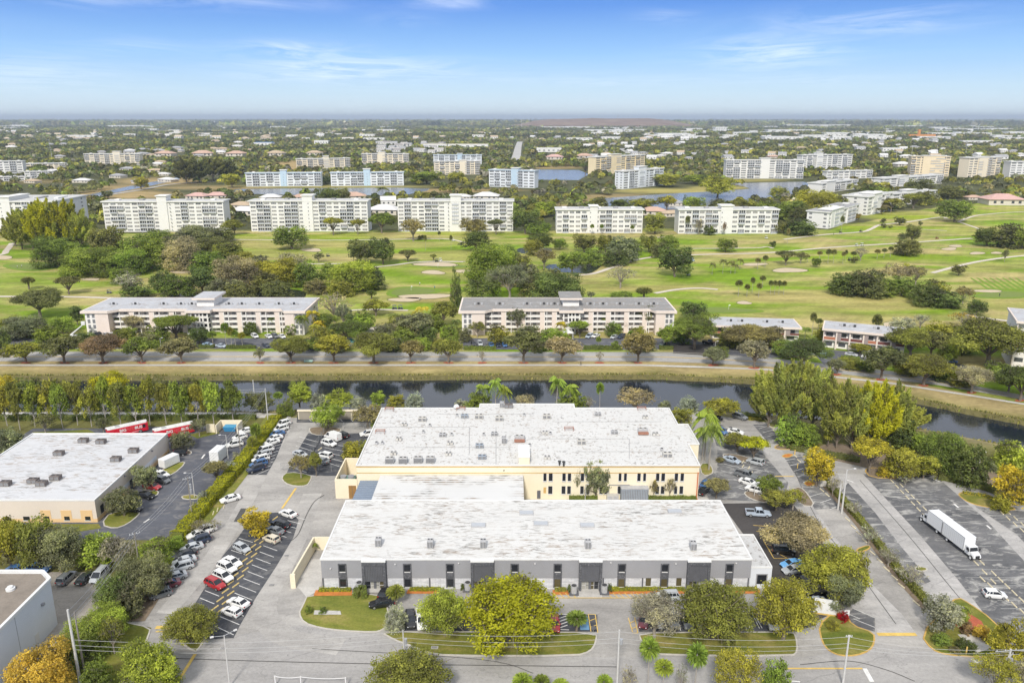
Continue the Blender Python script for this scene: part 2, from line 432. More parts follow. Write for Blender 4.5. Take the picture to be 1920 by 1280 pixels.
def strip_px(name,px,wid,z,mat,kind='structure'):
 """ribbon of width wid metres along a pixel polyline lying on the ground"""
 P=[Vector(at(u,v)) for u,v in px]
 Q=[]
 for i in range(len(P)-1):
  p0,p1,p2,p3=P[max(i-1,0)],P[i],P[i+1],P[min(i+2,len(P)-1)]
  for k in range(6):
   t=k/6
   Q.append(0.5*((2*p1)+(-p0+p2)*t+(2*p0-5*p1+4*p2-p3)*t*t+(-p0+3*p1-3*p2+p3)*t**3))
 Q.append(P[-1])
 b=MB();L=[];R=[]
 for i,q in enumerate(Q):
  d=(Q[min(i+1,len(Q)-1)]-Q[max(i-1,0)]);d.z=0;d.normalize()
  nrm=Vector((-d.y,d.x,0))*wid/2
  L.append(q+nrm);R.append(q-nrm)
 for i in range(len(Q)-1):
  b.poly([(R[i].x,R[i].y,z),(R[i+1].x,R[i+1].y,z),(L[i+1].x,L[i+1].y,z),(L[i].x,L[i].y,z)])
 o=b.build(name,mat)
 if kind:tag(o,kind=kind)
 return o
sheet('lake',[(1108,386),(1112,373),(1260,363),(1360,358),(1407,354),(1395,350),(1365,344),(1505,341),(1545,349),(1500,360),(1470,368),(1400,381),(1300,393),(1180,393)],0.12,M_LAKE)
sheet('lake',[(1003,318),(1085,319),(1105,327),(1085,338),(1003,337)],0.12,M_LAKE)
sheet('lake',[(440,355),(600,353),(740,352),(806,354),(800,358),(760,366),(600,367),(440,363)],0.12,M_LAKE)
sheet('lake',[(152,368),(180,362),(255,347),(335,332),(337,337),(285,348),(215,362),(190,369)],0.12,M_LAKE)
M_POND=water_mat('pond_water',(0.02,0.024,0.02),0.4,0.4,0.2)
sheet('pond',[(968,466),(990,464),(1033,466),(1035,474),(1005,476),(970,475)],0.12,M_POND,smooth=1)
sheet('pond',[(1020,497),(1060,494),(1100,495),(1128,495),(1124,503),(1105,514),(1085,512),(1030,510)],0.12,M_POND,smooth=1)
sheet('pond',[(480,545),(520,541),(575,545),(572,560),(530,566),(478,562)],0.12,M_POND,smooth=1)
sheet('pond',[(316,554),(345,550),(375,552),(372,563),(325,564)],0.12,M_POND,smooth=1)
M_SAND=M('bunker_sand',(0.52,0.43,0.30),0.95,0.12,0.4)
M_LIP=M('bunker_lip',(0.12,0.15,0.03),0.95,0.2,0.4)
M_PATH=M('cart_path',(0.56,0.50,0.42),0.9,0.1,0.3)
M_PUTT=M('putting_green',(0.165,0.215,0.045),0.95,0.1,0.4)
M_FRNG=M('green_fringe',(0.16,0.25,0.02),0.95,0.12,0.4)
def blob(u,v,ru,rv,seed):
 r=random.Random(seed);ph=[r.uniform(0,6.28) for _ in range(3)]
 return[(u+ru*cos(a)*(1+.13*sin(2*a+ph[0])+.1*sin(3*a+ph[1])),v+rv*sin(a)*(1+.13*sin(2*a+ph[0])+.1*sin(3*a+ph[1]))) for a in[2*pi*i/20 for i in range(20)]]
for i,(u,v,ru,rv) in enumerate([(584,469,21,3),(818,496,38,4),(812,511,22,3.6),(872,509,17,3.5),(1480,507,29,4.6),(1780,467,15,2.4),(1792,461.5,14,2),(1832,475,13,2.6),(1868,474.5,9,2.2),(1415,496,22,2.6),(1678,608,24,4.6),(798,556,48,4.6),(760,562,30,4),(170,524,16,2.6),(1848,546,30,2.6),(1395,568,14,3),(340,510,20,2.6),(1240,445,9,1.2),(0,483,22,4)]):
 sheet('bunker_lip',blob(u,v-.35,ru*1.07,rv*1.16,i),0.13,M_LIP);sheet('sand_bunker',blob(u,v,ru,rv,i),0.16,M_SAND)
for i,(u,v,ru,rv) in enumerate([(772,547,50,10),(60,500,48,9),(840,499,40,3),(1880,553,60,7),(1360,582,70,6)]):
 sheet('green_fringe',blob(u,v,ru,rv,50+i),0.08,M_FRNG);sheet('putting_green',blob(u,v-.3,ru*.8,rv*.74,50+i),0.12,M_PUTT)
M_STRIPE=M('mown_stripe',(0.15,0.25,0.016),0.95,0.1,0.3)
for i in range(8):
 u0=1818+i*12
 sheet('mown_stripe',[(u0,521),(u0+4,521),(u0+42,544),(u0+35,544)],0.06,M_STRIPE)
for w,px in[(3.4,[(1085,516),(1113,513),(1150,501),(1190,488),(1240,481),(1330,477),(1440,474),(1560,464),(1690,456),(1822,447)]),(3.0,[(1228,550),(1270,543),(1310,540.5),(1346,543)]),(3.2,[(1748,512),(1800,498),(1850,488),(1925,479),(2100,465)]),(3.4,[(1470,449),(1547,440),(1615,435),(1634,429),(1652,421.5),(1700,416.5),(1762,407.5),(1775,410)]),(2.6,[(1797,416),(1815,422),(1838,430)]),(3,[(1797,416),(1820,407),(1850,402),(1925,397),(2100,392)]),(2.4,[(1725,430),(1745,431),(1775,433)]),(2.6,[(420,449),(500,450),(620,450.5),(720,449.5),(830,448),(872,455)]),(3.2,[(-120,555),(0,556),(110,556.5),(180,558),(260,562),(300,568)]),(2.6,[(566,494.5),(600,495),(642,494.5)]),(3.2,[(703,501),(740,497),(790,491),(872,491)]),(2.4,[(655,582),(700,580.5),(765,582)]),(4,[(-80,490),(0,478),(12,470),(23,456)]),(2.2,[(1363,466),(1420,465),(1438,463),(1450,466)]),(3,[(1810,590),(1850,597),(1900,603)]),(2.4,
 [(1385,464),(1340,466),(1290,466)])]:
 strip_px('cart_path',px,w,0.14,M_PATH)
# ------------------------------------------------------------ paved ground
def asphalt(name,c0,c1,streak,big=0.03,rot=0.0,dirt=None,mott=0.0,dark=(0.06,0.06,0.065)):
 m,nt,bs,out=new_mat(name)
 p=pos(nt)
 a=noise(nt,mapped(nt,p,(big,big*1.4,1),(0,0,rot)),1.0,6,0.62,0.8)
 s=noise(nt,mapped(nt,p,(streak*0.25,streak*0.7,1),(0,0,rot+.5)),1.0,5,0.65,0.8)
 f=noise(nt,p,1.7,4,0.7)
 k=math_(nt,'ADD',math_(nt,'MULTIPLY',a,0.62),math_(nt,'MULTIPLY',s,0.38))
 col=ramp(nt,k,[(0.34,c0),(0.64,c1)])
 col=mix(nt,1.0,col,ramp(nt,f,[(0.25,0.84),(0.75,1.12)]),'MULTIPLY')
 if mott:
  q=noise(nt,mapped(nt,p,(0.16,0.32,1),loc=(3,9,0)),1.0,7,0.68,1.2)
  col=mix(nt,ramp(nt,q,[(0.50,0.0),(0.63,mott)]),col,dirt or(0.3,0.29,0.27))
 o1=noise(nt,mapped(nt,p,(0.9,1.1,1),loc=(5,1,0)),1.0,3,0.6,0.3)
 col=mix(nt,ramp(nt,o1,[(0.66,0.0),(0.74,0.35)]),col,dark)
 t1=noise(nt,mapped(nt,p,(0.10,0.45,1),(0,0,rot+.4)),1.0,3,0.6,0.6)
 col=mix(nt,1.0,col,ramp(nt,t1,[(0.34,0.94),(0.64,1.03)]),'MULTIPLY')
 v=nt.nodes.new('ShaderNodeTexVoronoi');v.feature='DISTANCE_TO_EDGE';v.inputs['Scale'].default_value=1.0
 w=noise(nt,p,0.3,3,0.6)
 dist=nt.nodes.new('ShaderNodeVectorMath');dist.operation='MULTIPLY_ADD'
 cmb=nt.nodes.new('ShaderNodeCombineXYZ');nt.links.new(w,cmb.inputs[0]);nt.links.new(w,cmb.inputs[1])
 nt.links.new(cmb.outputs[0],dist.inputs[0]);dist.inputs[1].default_value=(.5,.5,.5)
 nt.links.new(mapped(nt,p,(0.045,0.075,1)),dist.inputs[2]);nt.links.new(dist.outputs[0],v.inputs['Vector'])
 crack=ramp(nt,v.outputs['Distance'],[(0.0,0.30),(0.006,0.0)])
 col=mix(nt,crack,col,dark)
 nt.links.new(col,bs.inputs['Base Color'])
 bs.inputs['Roughness'].default_value=0.9;bs.inputs['Specular IOR Level'].default_value=0.2
 return m
M_OLD=asphalt('old_asphalt',(0.23,0.22,0.21),(0.43,0.41,0.385),0.35,0.035,0.5)
M_ROADN=asphalt('street_asphalt',(0.28,0.27,0.262),(0.385,0.37,0.355),0.5,0.03,0.0)
M_BLVD=asphalt('boulevard_asphalt',(0.30,0.292,0.28),(0.38,0.368,0.352),0.4,0.02,0.0)
M_SEAL=asphalt('sealed_asphalt',(0.042,0.045,0.055),(0.085,0.088,0.098),0.3,0.05,0.4,(0.19,0.185,0.18),0.55)
M_WORN=asphalt('worn_sealed_asphalt',(0.075,0.077,0.084),(0.19,0.188,0.19),0.45,0.05,0.0,(0.40,0.39,0.37),0.9)
M_LEFT=asphalt('office_lot_asphalt',(0.07,0.074,0.09),(0.115,0.12,0.14),0.3,0.03,0.6,(0.25,0.24,0.23),0.5)
M_PALE=asphalt('pale_asphalt',(0.31,0.30,0.29),(0.50,0.48,0.465),0.35,0.04,0.7,(0.2,0.2,0.2),0.3)
M_NEW=asphalt('fresh_asphalt',(0.05,0.046,0.046),(0.085,0.078,0.075),0.3,0.04)
M_TANLOT=asphalt('tan_lot',(0.27,0.245,0.215),(0.38,0.35,0.31),0.5,0.05)
M_CONC=asphalt('concrete',(0.42,0.405,0.38),(0.55,0.53,0.50),0.5,0.08)
M_KERB=M('kerb_concrete',(0.50,0.47,0.42),0.9,0.2,1.2)
M_KERBY=M('kerb_yellow',(0.55,0.36,0.10),0.8,0.3,1.2)
M_GRASS=None
def grass_mat(name,c0,c1,c2):
 m,nt,bs,out=new_mat(name);p=pos(nt)
 a=noise(nt,mapped(nt,p,(0.10,0.22,1)),1.0,6,0.62,0.6);f=noise(nt,p,2.3,4,0.7)
 col=ramp(nt,a,[(0.36,c0),(0.52,c1),(0.66,c2)])
 col=mix(nt,1.0,col,ramp(nt,f,[(0.25,0.72),(0.75,1.2)]),'MULTIPLY')
 nt.links.new(col,bs.inputs['Base Color']);bs.inputs['Roughness'].default_value=0.95;bs.inputs['Specular IOR Level'].default_value=0.1
 return m
M_GRASS=grass_mat('lawn_grass',(0.11,0.135,0.024),(0.17,0.175,0.035),(0.27,0.23,0.075))
M_GRASSG=grass_mat('green_grass',(0.135,0.16,0.03),(0.20,0.205,0.045),(0.29,0.24,0.085))
M_MULCH=M('orange_mulch',(0.55,0.20,0.05),0.95,0.35,1.0)
M_MULCHR=M('red_mulch',(0.42,0.11,0.06),0.95,0.3,1.0)
M_DIRT=M('brown_dirt',(0.22,0.17,0.12),0.95,0.3,0.6)
M_WHITE=M('white_line',(0.72,0.71,0.69),0.8,0.25,0.9)
M_WHITEF=M('faded_line',(0.42,0.42,0.41),0.9,0.35,0.8)
M_YEL=M('yellow_line',(0.68,0.47,0.13),0.8,0.25,0.9)
sheet('parking_lot',[(545,783),(700,783),(705,776),(1320,772),(1350,780),(1437,792),(1486,835),(1560,858),(1680,884),(1770,899),(1920,940),(2300,1045),(2600,1500),(-300,1500),(-250,1330),(140,1330),(235,1285),(270,1222),(284,1176),(240,1168),(262,1125),(335,1015),(390,945),(430,895),(470,843),(505,795)],0.03,M_OLD)
sheet('office_lot',[(-250,1012),(-250,842),(0,842),(62,803),(170,803),(405,797),(497,808),(455,848),(412,895),(370,945),(330,995),(308,1012)],0.04,M_LEFT)
sheet('small_lot',[(-300,1080),(85,1072),(205,1072),(215,1090),(190,1135),(125,1185),(60,1290),(-300,1350)],0.035,M_TANLOT)
sheet('street',[(-400,1216),(280,1216),(430,1192),(560,1172),(720,1192),(800,1231),(1490,1232),(1640,1206),(1860,1236),(2300,1250),(2600,1520),(-400,1520)],0.045,M_ROADN)
sheet('canal_path',[(-400,772),(0,772.5),(480,773),(545,778),(545,784),(480,783),(0,783),(-400,783)],0.05,M_CONC)
sheet('sealed_bay',[(478,962),(548,960),(560,975),(550,1008),(518,1062),(480,1120),(450,1172),(438,1196),(390,1198),(372,1180),(362,1138),(385,1100),(417,1043),(448,1005)],0.07,M_SEAL)
sheet('sealed_bay',[(505,797),(545,797),(535,815),(518,858),(500,890),(458,890),(470,862)],0.07,M_SEAL)
sheet('sealed_bay',[(578,812),(700,812),(690,836),(655,892),(600,892),(538,886),(552,855)],0.07,M_SEAL)
sheet('sealed_bay',[(558,778),(700,778),(700,792),(556,792)],0.07,M_SEAL)
sheet('sealed_bay',[(1330,792),(1372,800),(1430,850),(1478,905),(1470,935),(1420,940),(1330,935),(1310,905),(1345,880),(1345,840)],0.07,M_WORN)
sheet('sealed_bay',[(1412,796),(1437,795),(1478,832),(1442,832)],0.07,M_WORN)
sheet('sealed_bay',[(1470,856),(1500,852),(1545,905),(1576,952),(1528,955),(1500,905)],0.072,M_WORN)
sheet('fresh_asphalt',[(1352,944),(1484,942),(1540,1010),(1575,1090),(1560,1150),(1500,1180),(1430,1110),(1445,1080),(1395,1003)],0.07,M_NEW)
sheet('sealed_bay',[(1618,888),(1752,890),(1850,975),(1960,1095),(2060,1230),(1895,1215),(1795,1085),(1722,1000)],0.07,M_WORN)
sheet('sealed_bay',[(1830,950),(1990,965),(2100,1080),(1990,1090),(1905,1000)],0.07,M_WORN)
sheet('sealed_bay',[(1590,905),(1640,960),(1690,1025),(1745,1090),(1720,1100),(1640,1010),(1570,930)],0.07,M_WORN)
sheet('sealed_bay',[(1576,1168),(1600,1140),(1640,1158),(1640,1184),(1600,1172)],0.07,M_WORN)
sheet('front_lot',[(1200,1150),(1530,1150),(1530,1190),(1485,1184),(1198,1184)],0.075,M_SEAL)
sheet('front_lot',[(745,1152),(1120,1152),(1120,1184),(745,1182)],0.075,M_SEAL)
sheet('pale_drive',[(1570,888),(1618,889),(1722,1000),(1795,1085),(1893,1212),(1870,1190),(1800,1128),(1745,1140),(1690,1076),(1612,974)],0.05,M_PALE);sheet('pale_drive',[(1752,891),(1800,905),(1830,951),(1905,1001),(1992,1092),(2062,1232),(1960,1096),(1850,976)],0.05,M_PALE)
sheet('pale_drive',[(1460,800),(1486,838),(1500,850),(1470,858),(1505,906),(1530,956),(1560,1000),(1640,1100),(1690,1150),(1720,1190),(1645,1190),(1640,1156),(1598,1140),(1575,1090),(1540,1010),(1480,936),(1476,905),(1432,850),(1425,812)],0.05,M_PALE)
sheet('loading_pad',[(584,1048),(610,1048),(601,1104),(575,1120),(562,1104),(552,1098)],0.06,M_CONC)
BU=ext([(0,660),(640,660),(1260,661),(1340,665),(1440,672),(1560,684),(1700,700),(1920,742)]);BL=ext([(0,677),(700,677),(1210,677),(1310,680),(1435,686.5),(1517,694),(1640,708),(1760,722),(1915,748)])
SW0=ext([(0,683.2),(1200,683),(1330,687),(1435,691),(1535,702),(1665,716),(1815,739),(1920,756)])
def band(name,top,bot,z,mat,lo=-1100,hi=3000,n=140):
 b=MB();xs=np.linspace(lo,hi,n)
 T=[at(u,float(interp(top,u))) for u in xs];Bt=[at(u,float(interp(bot,u))) for u in xs]
 for i in range(n-1):
  b.poly([(Bt[i][0],Bt[i][1],z),(Bt[i+1][0],Bt[i+1][1],z),(T[i+1][0],T[i+1][1],z),(T[i][0],T[i][1],z)])
 return tag(b.build(name,mat),kind='structure')
def shift(pl,d):return[(u,v+d) for u,v in pl]
band('boulevard',BU,BL,0.05,M_BLVD)
def between(a,b,t):return[(u,interp(a,u)*(1-t)+interp(b,u)*t) for u in np.linspace(-1100,3000,140)]
band('lane_line',between(BU,BL,.475),between(BU,BL,.50),0.08,M_YEL);band('lane_line',between(BU,BL,.52),between(BU,BL,.54),0.08,M_YEL)
for e in(BU,BL):
 s=-0.6 if e is BU else 0.0
 band('kerb',shift(e,s),shift(e,s+0.6),0.15,M_KERB)
band('pavement',SW0,shift(SW0,3.0),0.07,M_CONC)
xs=-60
while xs<1960:
 for t in(.24,.76):
  if t==.76 or xs%3:
   v0=float(interp(BU,xs)*(1-t)+interp(BL,xs)*t);v1=float(interp(BU,xs+9)*(1-t)+interp(BL,xs+9)*t)
   strip_px('lane_dash',[(xs,v0),(xs+9,v1)],0.22,0.08,M_WHITE)
 xs+=42
sheet('condo_lot',[(-200,632),(160,634),(560,634),(600,640),(600,650),(480,654),(-200,654)],0.05,M_LEFT)
sheet('condo_lot',[(858,634),(1290,634),(1310,640),(1300,652),(1210,656),(868,655)],0.05,M_LEFT)
sheet('condo_lot',[(1300,640),(1340,642),(1420,648),(1520,654),(1545,664),(1440,672),(1360,666),(1300,655)],0.055,M_LEFT)
sheet('condo_lot',[(1520,654),(1560,656),(1650,664),(1760,676),(1840,690),(1830,700),(1700,684),(1580,672),(1545,684)],0.06,M_LEFT)
sheet('driveway',[(1262,646),(1330,646),(1345,668),(1262,662)],0.065,M_NEW)
sheet('driveway',[(560,648),(585,648),(600,662),(540,662)],0.065,M_LEFT)
sheet('pool_deck',[(632,634),(770,632),(800,640),(770,650),(640,648)],0.05,M_CONC)
M_POOL=M('pool_water',(0.10,0.50,0.62),0.08,0.05,1,spec=0.6)
sheet('swimming_pool',[(648,636),(690,634),(712,638),(690,643),(650,642)],0.09,M_POOL,smooth=1)
M_TAR=M('tar_seam',(0.09,0.088,0.085),.9,.3,1);M_TRACK=asphalt('worn_track',(0.27,0.258,0.245),(0.46,0.44,0.415),0.5,0.06,0.9)
for w,px in[(.2,[(608,928),(590,940),(575,965),(560,1000),(546,1014)]),(.18,[(-40,1228),(250,1232),(480,1239),(692,1244),(900,1247),(1160,1250)]),(.16,[(1500,1246),(1590,1239),(1660,1255),(1715,1277)]),(.14,[(585,1216),(900,1236),(1000,1262)]),(.14,[(1612,900),(1700,1000),(1790,1110),(1860,1190)]),(.14,[(1480,860),(1530,970),(1600,1060),(1680,1170)])]:
 strip_px('tar_seam',px,w,0.085,M_TAR)
for w,px in[(3.6,[(536,800),(512,845),(480,905),(448,965),(395,1050),(345,1110),(310,1150)]),(4.5,[(586,925),(560,1000),(530,1062),(500,1120),(500,1160),(540,1195),(640,1212)]),(3.0,[(330,868),(372,905),(345,950),(280,985)][:0] or[(440,820),(425,870),(395,910),(350,955),(300,990)]),(3.2,[(1450,800),(1480,850),(1505,905)])]:
 strip_px('worn_track',px,w,0.056,M_TRACK if w>3.1 else M_LEFT)
sheet('tar_patch',[(452,953),(463,953),(450,978),(438,978)],0.088,M_TAR);sheet('tar_patch',[(1822,1006),(1834,1010),(1828,1014)],0.088,M_TAR)
def island(px,top=None,kerb=None,smooth=1,h=0.14):
 px=smooth_poly(px,smooth) if smooth else px
 P=[Vector(at(u,v)) for u,v in px]
 a=sum(P[i].x*P[(i+1)%len(P)].y-P[(i+1)%len(P)].x*P[i].y for i in range(len(P)))
 if a<0:P=P[::-1]
 n=len(P);Q=[]
 for i in range(n):
  d=(P[(i+1)%n]-P[i-1]);d.normalize();Q.append(P[i]+Vector((-d.y,d.x,0))*0.28)
 b=MB();b.poly([(q.x,q.y,h-.03) for q in Q])
 tag(b.build('grass_island',top or M_GRASS),kind='structure')
 b=MB()
 for i in range(n):
  j=(i+1)%n
  b.poly([(P[i].x,P[i].y,h),(P[j].x,P[j].y,h),(Q[j].x,Q[j].y,h),(Q[i].x,Q[i].y,h)])
  b.poly([(P[i].x,P[i].y,0),(P[j].x,P[j].y,0),(P[j].x,P[j].y,h),(P[i].x,P[i].y,h)])
 tag(b.build('kerb',kerb or M_KERB),kind='structure')
island([(332,1186),(336,1200),(347,1212),(362,1221),(371,1221),(389,1192),(380,1178),(350,1176)])
island([(284,1176),(280,1192),(268,1220),(250,1250),(222,1300),(120,1300),(100,1240),(140,1180),(185,1140),(230,1165)])
island([(578,1112),(722,1112),(728,1140),(732,1168),(718,1182),(700,1186),(640,1183),(600,1178),(568,1168),(559,1150),(565,1138)],M_GRASSG)
island([(712,1184),(738,1200),(765,1209),(800,1224),(840,1230),(1080,1230),(1108,1222),(1119,1205),(1119,1185),(960,1184),(780,1184)])
island([(1197,1186),(1201,1203),(1220,1221),(1245,1229),(1486,1230),(1497,1222),(1494,1192),(1484,1184),(1300,1185)])
island([(1533,1172),(1540,1205),(1554,1221),(1575,1230),(1606,1230),(1632,1220),(1641,1205),(1640,1186),(1598,1172),(1588,1150),(1560,1148)],kerb=M_KERBY)
island([(1725,1190),(1745,1217),(1772,1228),(1840,1233),(1885,1232),(1900,1205),(1860,1160),(1820,1132),(1795,1118),(1770,1138)],kerb=M_KERBY)
island([(526,895),(540,884),(585,890),(584,900),(576,911),(552,912),(533,906)])
island([(1795,925),(1812,921),(1838,927),(1880,942),(1908,955),(1892,957),(1838,949),(1815,942),(1800,932)],kerb=M_KERBY)
island([(1712,1066),(1720,1061),(1738,1064),(1740,1070),(1725,1072)]);island([(1602,1030),(1628,1021),(1634,1028),(1612,1037)],kerb=M_KERBY)
island([(1450,838),(1466,830),(1482,836),(1490,843),(1470,843),(1455,842)],M_DIRT,M_KERBY);island([(1463,856),(1475,850),(1490,852),(1478,859)],M_MULCH,M_KERBY)
island([(1352,852),(1372,850),(1420,862),(1432,868),(1400,868),(1362,860)],M_DIRT);island([(1393,922),(1412,920),(1435,934),(1440,944),(1420,940),(1400,932)],M_DIRT)
island([(1310,870),(1330,868),(1338,880),(1336,890),(1316,892)],M_GRASSG);island([(1480,918),(1500,912),(1515,925),(1530,950),(1500,948)],M_DIRT)
island([(1402,782),(1412,778),(1442,783),(1450,792),(1430,793),(1410,788)]);island([(1505,905),(1520,900),(1532,908),(1515,913)],M_MULCH,M_KERBY)
island([(1618,880),(1640,876),(1700,884),(1722,895),(1690,898),(1632,896)],M_DIRT,M_KERBY)
island([(577,804),(590,800),(625,800),(645,806),(620,816),(585,816)],M_DIRT);island([(188,984),(207,959),(262,959),(262,965),(240,983),(214,992)],M_GRASSG)
island([(275,921),(296,919),(299,925),(288,933),(270,931)]);island([(338,930),(362,926),(376,931),(374,936),(344,937)]);island([(318,845),(350,842),(362,848),(355,853),(320,850)],M_DIRT)
island([(300,880),(340,865),(350,868),(325,890),(305,893)],M_GRASSG)
sheet('lawn',[(-250,985),(185,982),(190,990),(140,998),(-250,1000)],0.08,M_GRASS);sheet('lawn',[(60,810),(120,808),(165,805),(180,812),(150,816),(70,813)],0.08,M_GRASS)
sheet('lawn',[(355,815),(405,803),(412,812),(370,822)],0.08,M_GRASS);sheet('lawn',[(590,1130),(620,1128),(640,1150),(600,1152)],0.02,M_GRASSG)
strip_px('grass_verge',[(520,778),(492,822),(470,852),(430,903),(395,945),(345,1005),(322,1030)],6.5,0.10,M_GRASSG)
strip_px('dirt_verge',[(300,1050),(285,1100),(262,1140),(245,1165)],5.0,0.10,M_DIRT)
strip_px('dirt_verge',[(1545,902),(1612,978),(1655,1035),(1690,1080),(1745,1142)],3.2,0.10,M_DIRT)
sheet('verge',[(1500,846),(1560,862),(1640,880),(1780,902),(1930,944),(2200,1010),(2200,960),(1930,900),(1780,860),(1560,830)],0.06,M_DIRT)
sheet('driveway_edge',[(1487,1184),(1532,1172),(1552,1224),(1505,1232)],0.09,M_OLD)
sheet('entry_walk',[(1084,1103),(1128,1103),(1129,1121),(1083,1121)],0.10,M_CONC);sheet('entry_walk',[(1288,1103),(1330,1103),(1331,1112),(1286,1112)],0.10,M_CONC)
sheet('entry_walk',[(688,1104),(722,1104),(722,1112),(688,1112)],0.22,M_CONC)
sheet('mulch_bed',[(592,1107),(660,1107),(660,1117),(588,1118)],0.19,M_MULCH);sheet('mulch_bed',[(765,1105),(826,1105),(826,1113),(762,1113)],0.10,M_MULCH)
sheet('mulch_bed',[(1036,1106),(1072,1106),(1066,1115),(1036,1115)],0.11,M_MULCH);sheet('mulch_bed',[(1140,1105),(1286,1105),(1284,1113),(1140,1114)],0.11,M_MULCH);sheet('mulch_bed',[(1332,1105),(1425,1105),(1425,1113),(1332,1113)],0.11,M_MULCH)
sheet('mulch_bed',[(1760,1150),(1800,1140),(1840,1165),(1850,1185),(1800,1180)],0.17,M_MULCHR);sheet('gravel_bed',[(1795,1190),(1830,1190),(1860,1215),(1830,1225)],0.18,M_CONC)
sheet('gravel_bed',[(590,1145),(638,1146),(640,1153),(588,1153)],0.19,M_CONC);sheet('service_yard',[(986,936),(1325,932),(1335,942),(986,944)],0.08,M_CONC)
for i,u in enumerate([48,121,194,266,340,488,546,626,701,770,841,904,982,1054,1124,1196]):
 sheet('mulch_ring',blob(u,680.2,9,1.5,90+i),0.09,M_MULCHR)
for i,(u,v) in enumerate([(1337,684.5),(1414,690),(1569,702),(1652,711.5),(1732,722.5),(1821,736),(1912,751)]):
 sheet('mulch_ring',blob(u,v,10,1.9,120+i),0.09,M_MULCHR)
# ------------------------------------------------------------ painted markings (each line its own sheet)
def seg(name,a,b,w,mat,z=0.10):
 return strip_px(name,[a,b],w,z,mat)
def wline(name,A,B,w,mat,z=0.10):
 b=MB();dx,dy=B[0]-A[0],B[1]-A[1];L=sqrt(dx*dx+dy*dy);nx,ny=-dy/L*w/2,dx/L*w/2
 b.poly([(A[0]-nx,A[1]-ny,z),(B[0]-nx,B[1]-ny,z),(B[0]+nx,B[1]+ny,z),(A[0]+nx,A[1]+ny,z)])
 return tag(b.build(name,mat),kind='structure')
def series(p0,p1,q0,q1,n,w=0.14,mat=None,name='stall_line',z=0.10):
 """n+1 parallel stall lines: first p0-p1, last q0-q1 (pixels)"""
 a,b_,c,d=[Vector(at(*q)) for q in(p0,p1,q0,q1)]
 for i in range(n+1):
  t=i/n
  wline(name,a.lerp(c,t),b_.lerp(d,t),w,mat or M_WHITE,z)
series((448,1009),(474,1017),(375,1121),(402,1132),9)
series((494,1023),(520,1032.5),(413,1156),(449,1171),10);series((503,1009),(528,1016),(548,968),(572,974),5);wline('stall_line',at(404,1174),at(438,1190),.14,M_WHITE)
series((505,880),(481,890),(546,797),(528,799),13);series((561,819),(596,829),(541,873),(575,886),6);series((612,832),(655,838),(598,862),(640,876),4);series((572,780),(584,790),(690,778),(700,790),6)
series((1423,804),(1442,798),(1447,826),(1472,821),3);series((1473,863),(1491,860),(1506,905),(1522,897),4);series((1519,931),(1542,924),(1556,955),(1575,948),2)
series((1380,850),(1398,856),(1352,882),(1372,888),1);series((1358,870),(1400,880),(1385,915),(1425,925),3);series((1390,862),(1440,872),(1405,905),(1445,912),3)
for v,a,b_ in[(909,1640,1680),(917.5,1645,1738),(927,1650,1748),(936.5,1673,1760),(946,1690,1770),(957,1704,1783),(967.5,1718,1792),(978,1725,1800),(990,1775,1815),(1012,1805,1840),(1024,1815,1858),(1037,1820,1868),(1050,1828,1880),(1068,1790,1910),(1083,1810,1930),(1098,1835,1945),(1125,1870,1920),(1141,1876,1945),(1158,1895,1965),(956.5,1828,1872),(967,1840,1910),(978,1852,1940),(989.5,1863,1912),(1001,1880,1960)]:
 seg('stall_line',(a,v),(b_,v),0.14,M_WHITEF)
series((1638,1030),(1655,1024),(1728,1148),(1746,1140),8,0.12,M_WHITEF)
series((1593,1152),(1612,1160),(1600,1160),(1640,1176),1);seg('stall_line',(1598,1140),(1640,1158),.14,M_WHITE)
for u in(1407,1424,1447):
 seg('stall_line',(u-10,1158),(u,1178),0.12,M_WHITE);seg('stall_line',(u-6,1158),(u+5,1178),0.12,M_WHITE)
for k in range(8):seg('stall_line',(1222+k*24,1156),(1226+k*25,1182),0.12,M_WHITE)
seg('bay_edge',(1036,1121),(1300,1121),0.22,M_YEL,.12)
for k in range(4):seg('hatch',(1038+k*11,1112),(1046+k*11,1120),0.16,M_YEL,.12)
for k in range(8):seg('hatch',(1138+k*11,1112),(1147+k*11,1120),0.16,M_YEL,.12)
for a,b_ in[((1103,1152),(1116,1152)),((1116,1152),(1121,1186)),((1103,1152),(1108,1184)),((1178,1158),(1186,1185)),((1186,1187),(1196,1187)),((1190,1158),(1196,1187)),((1105,1164),(1116,1160)),((1107,1176),(1118,1172)),((1181,1168),(1190,1164)),((1184,1179),(1193,1175))]:
 seg('hatch',a,b_,0.16,M_YEL,.12)
for a,b_ in[((1044,1152),(1064,1152)),((1045,1180),(1067,1181)),((1044,1152),(1046,1180))]+[((1047,1160+6*k),(1064,1154+6*k)) for k in range(4)]:
 seg('hatch',a,b_,0.16,M_WHITE,.12)
M_BLUE=M('blue_paint',(0.14,0.28,0.44),0.8,0.2,1)
sheet('accessible_bay',[(1086,1156),(1102,1156),(1105,1181),(1088,1181)],0.11,M_BLUE)
for a,b_ in[((1431,1013),(1451,1047)),((1451,1047),(1490,1047)),((1431,1013),(1436,1008)),((1436,1008),(1480,1025)),((1437,1020),(1482,1036)),((1441,1029),(1475,1046)),((1412,985),(1440,987)),((1418,996),(1440,997)),((1432,1012),(1478,1022)),((1462,1059),(1468,1060))]:
 seg('hatch',a,b_,0.16,M_YEL,.12)
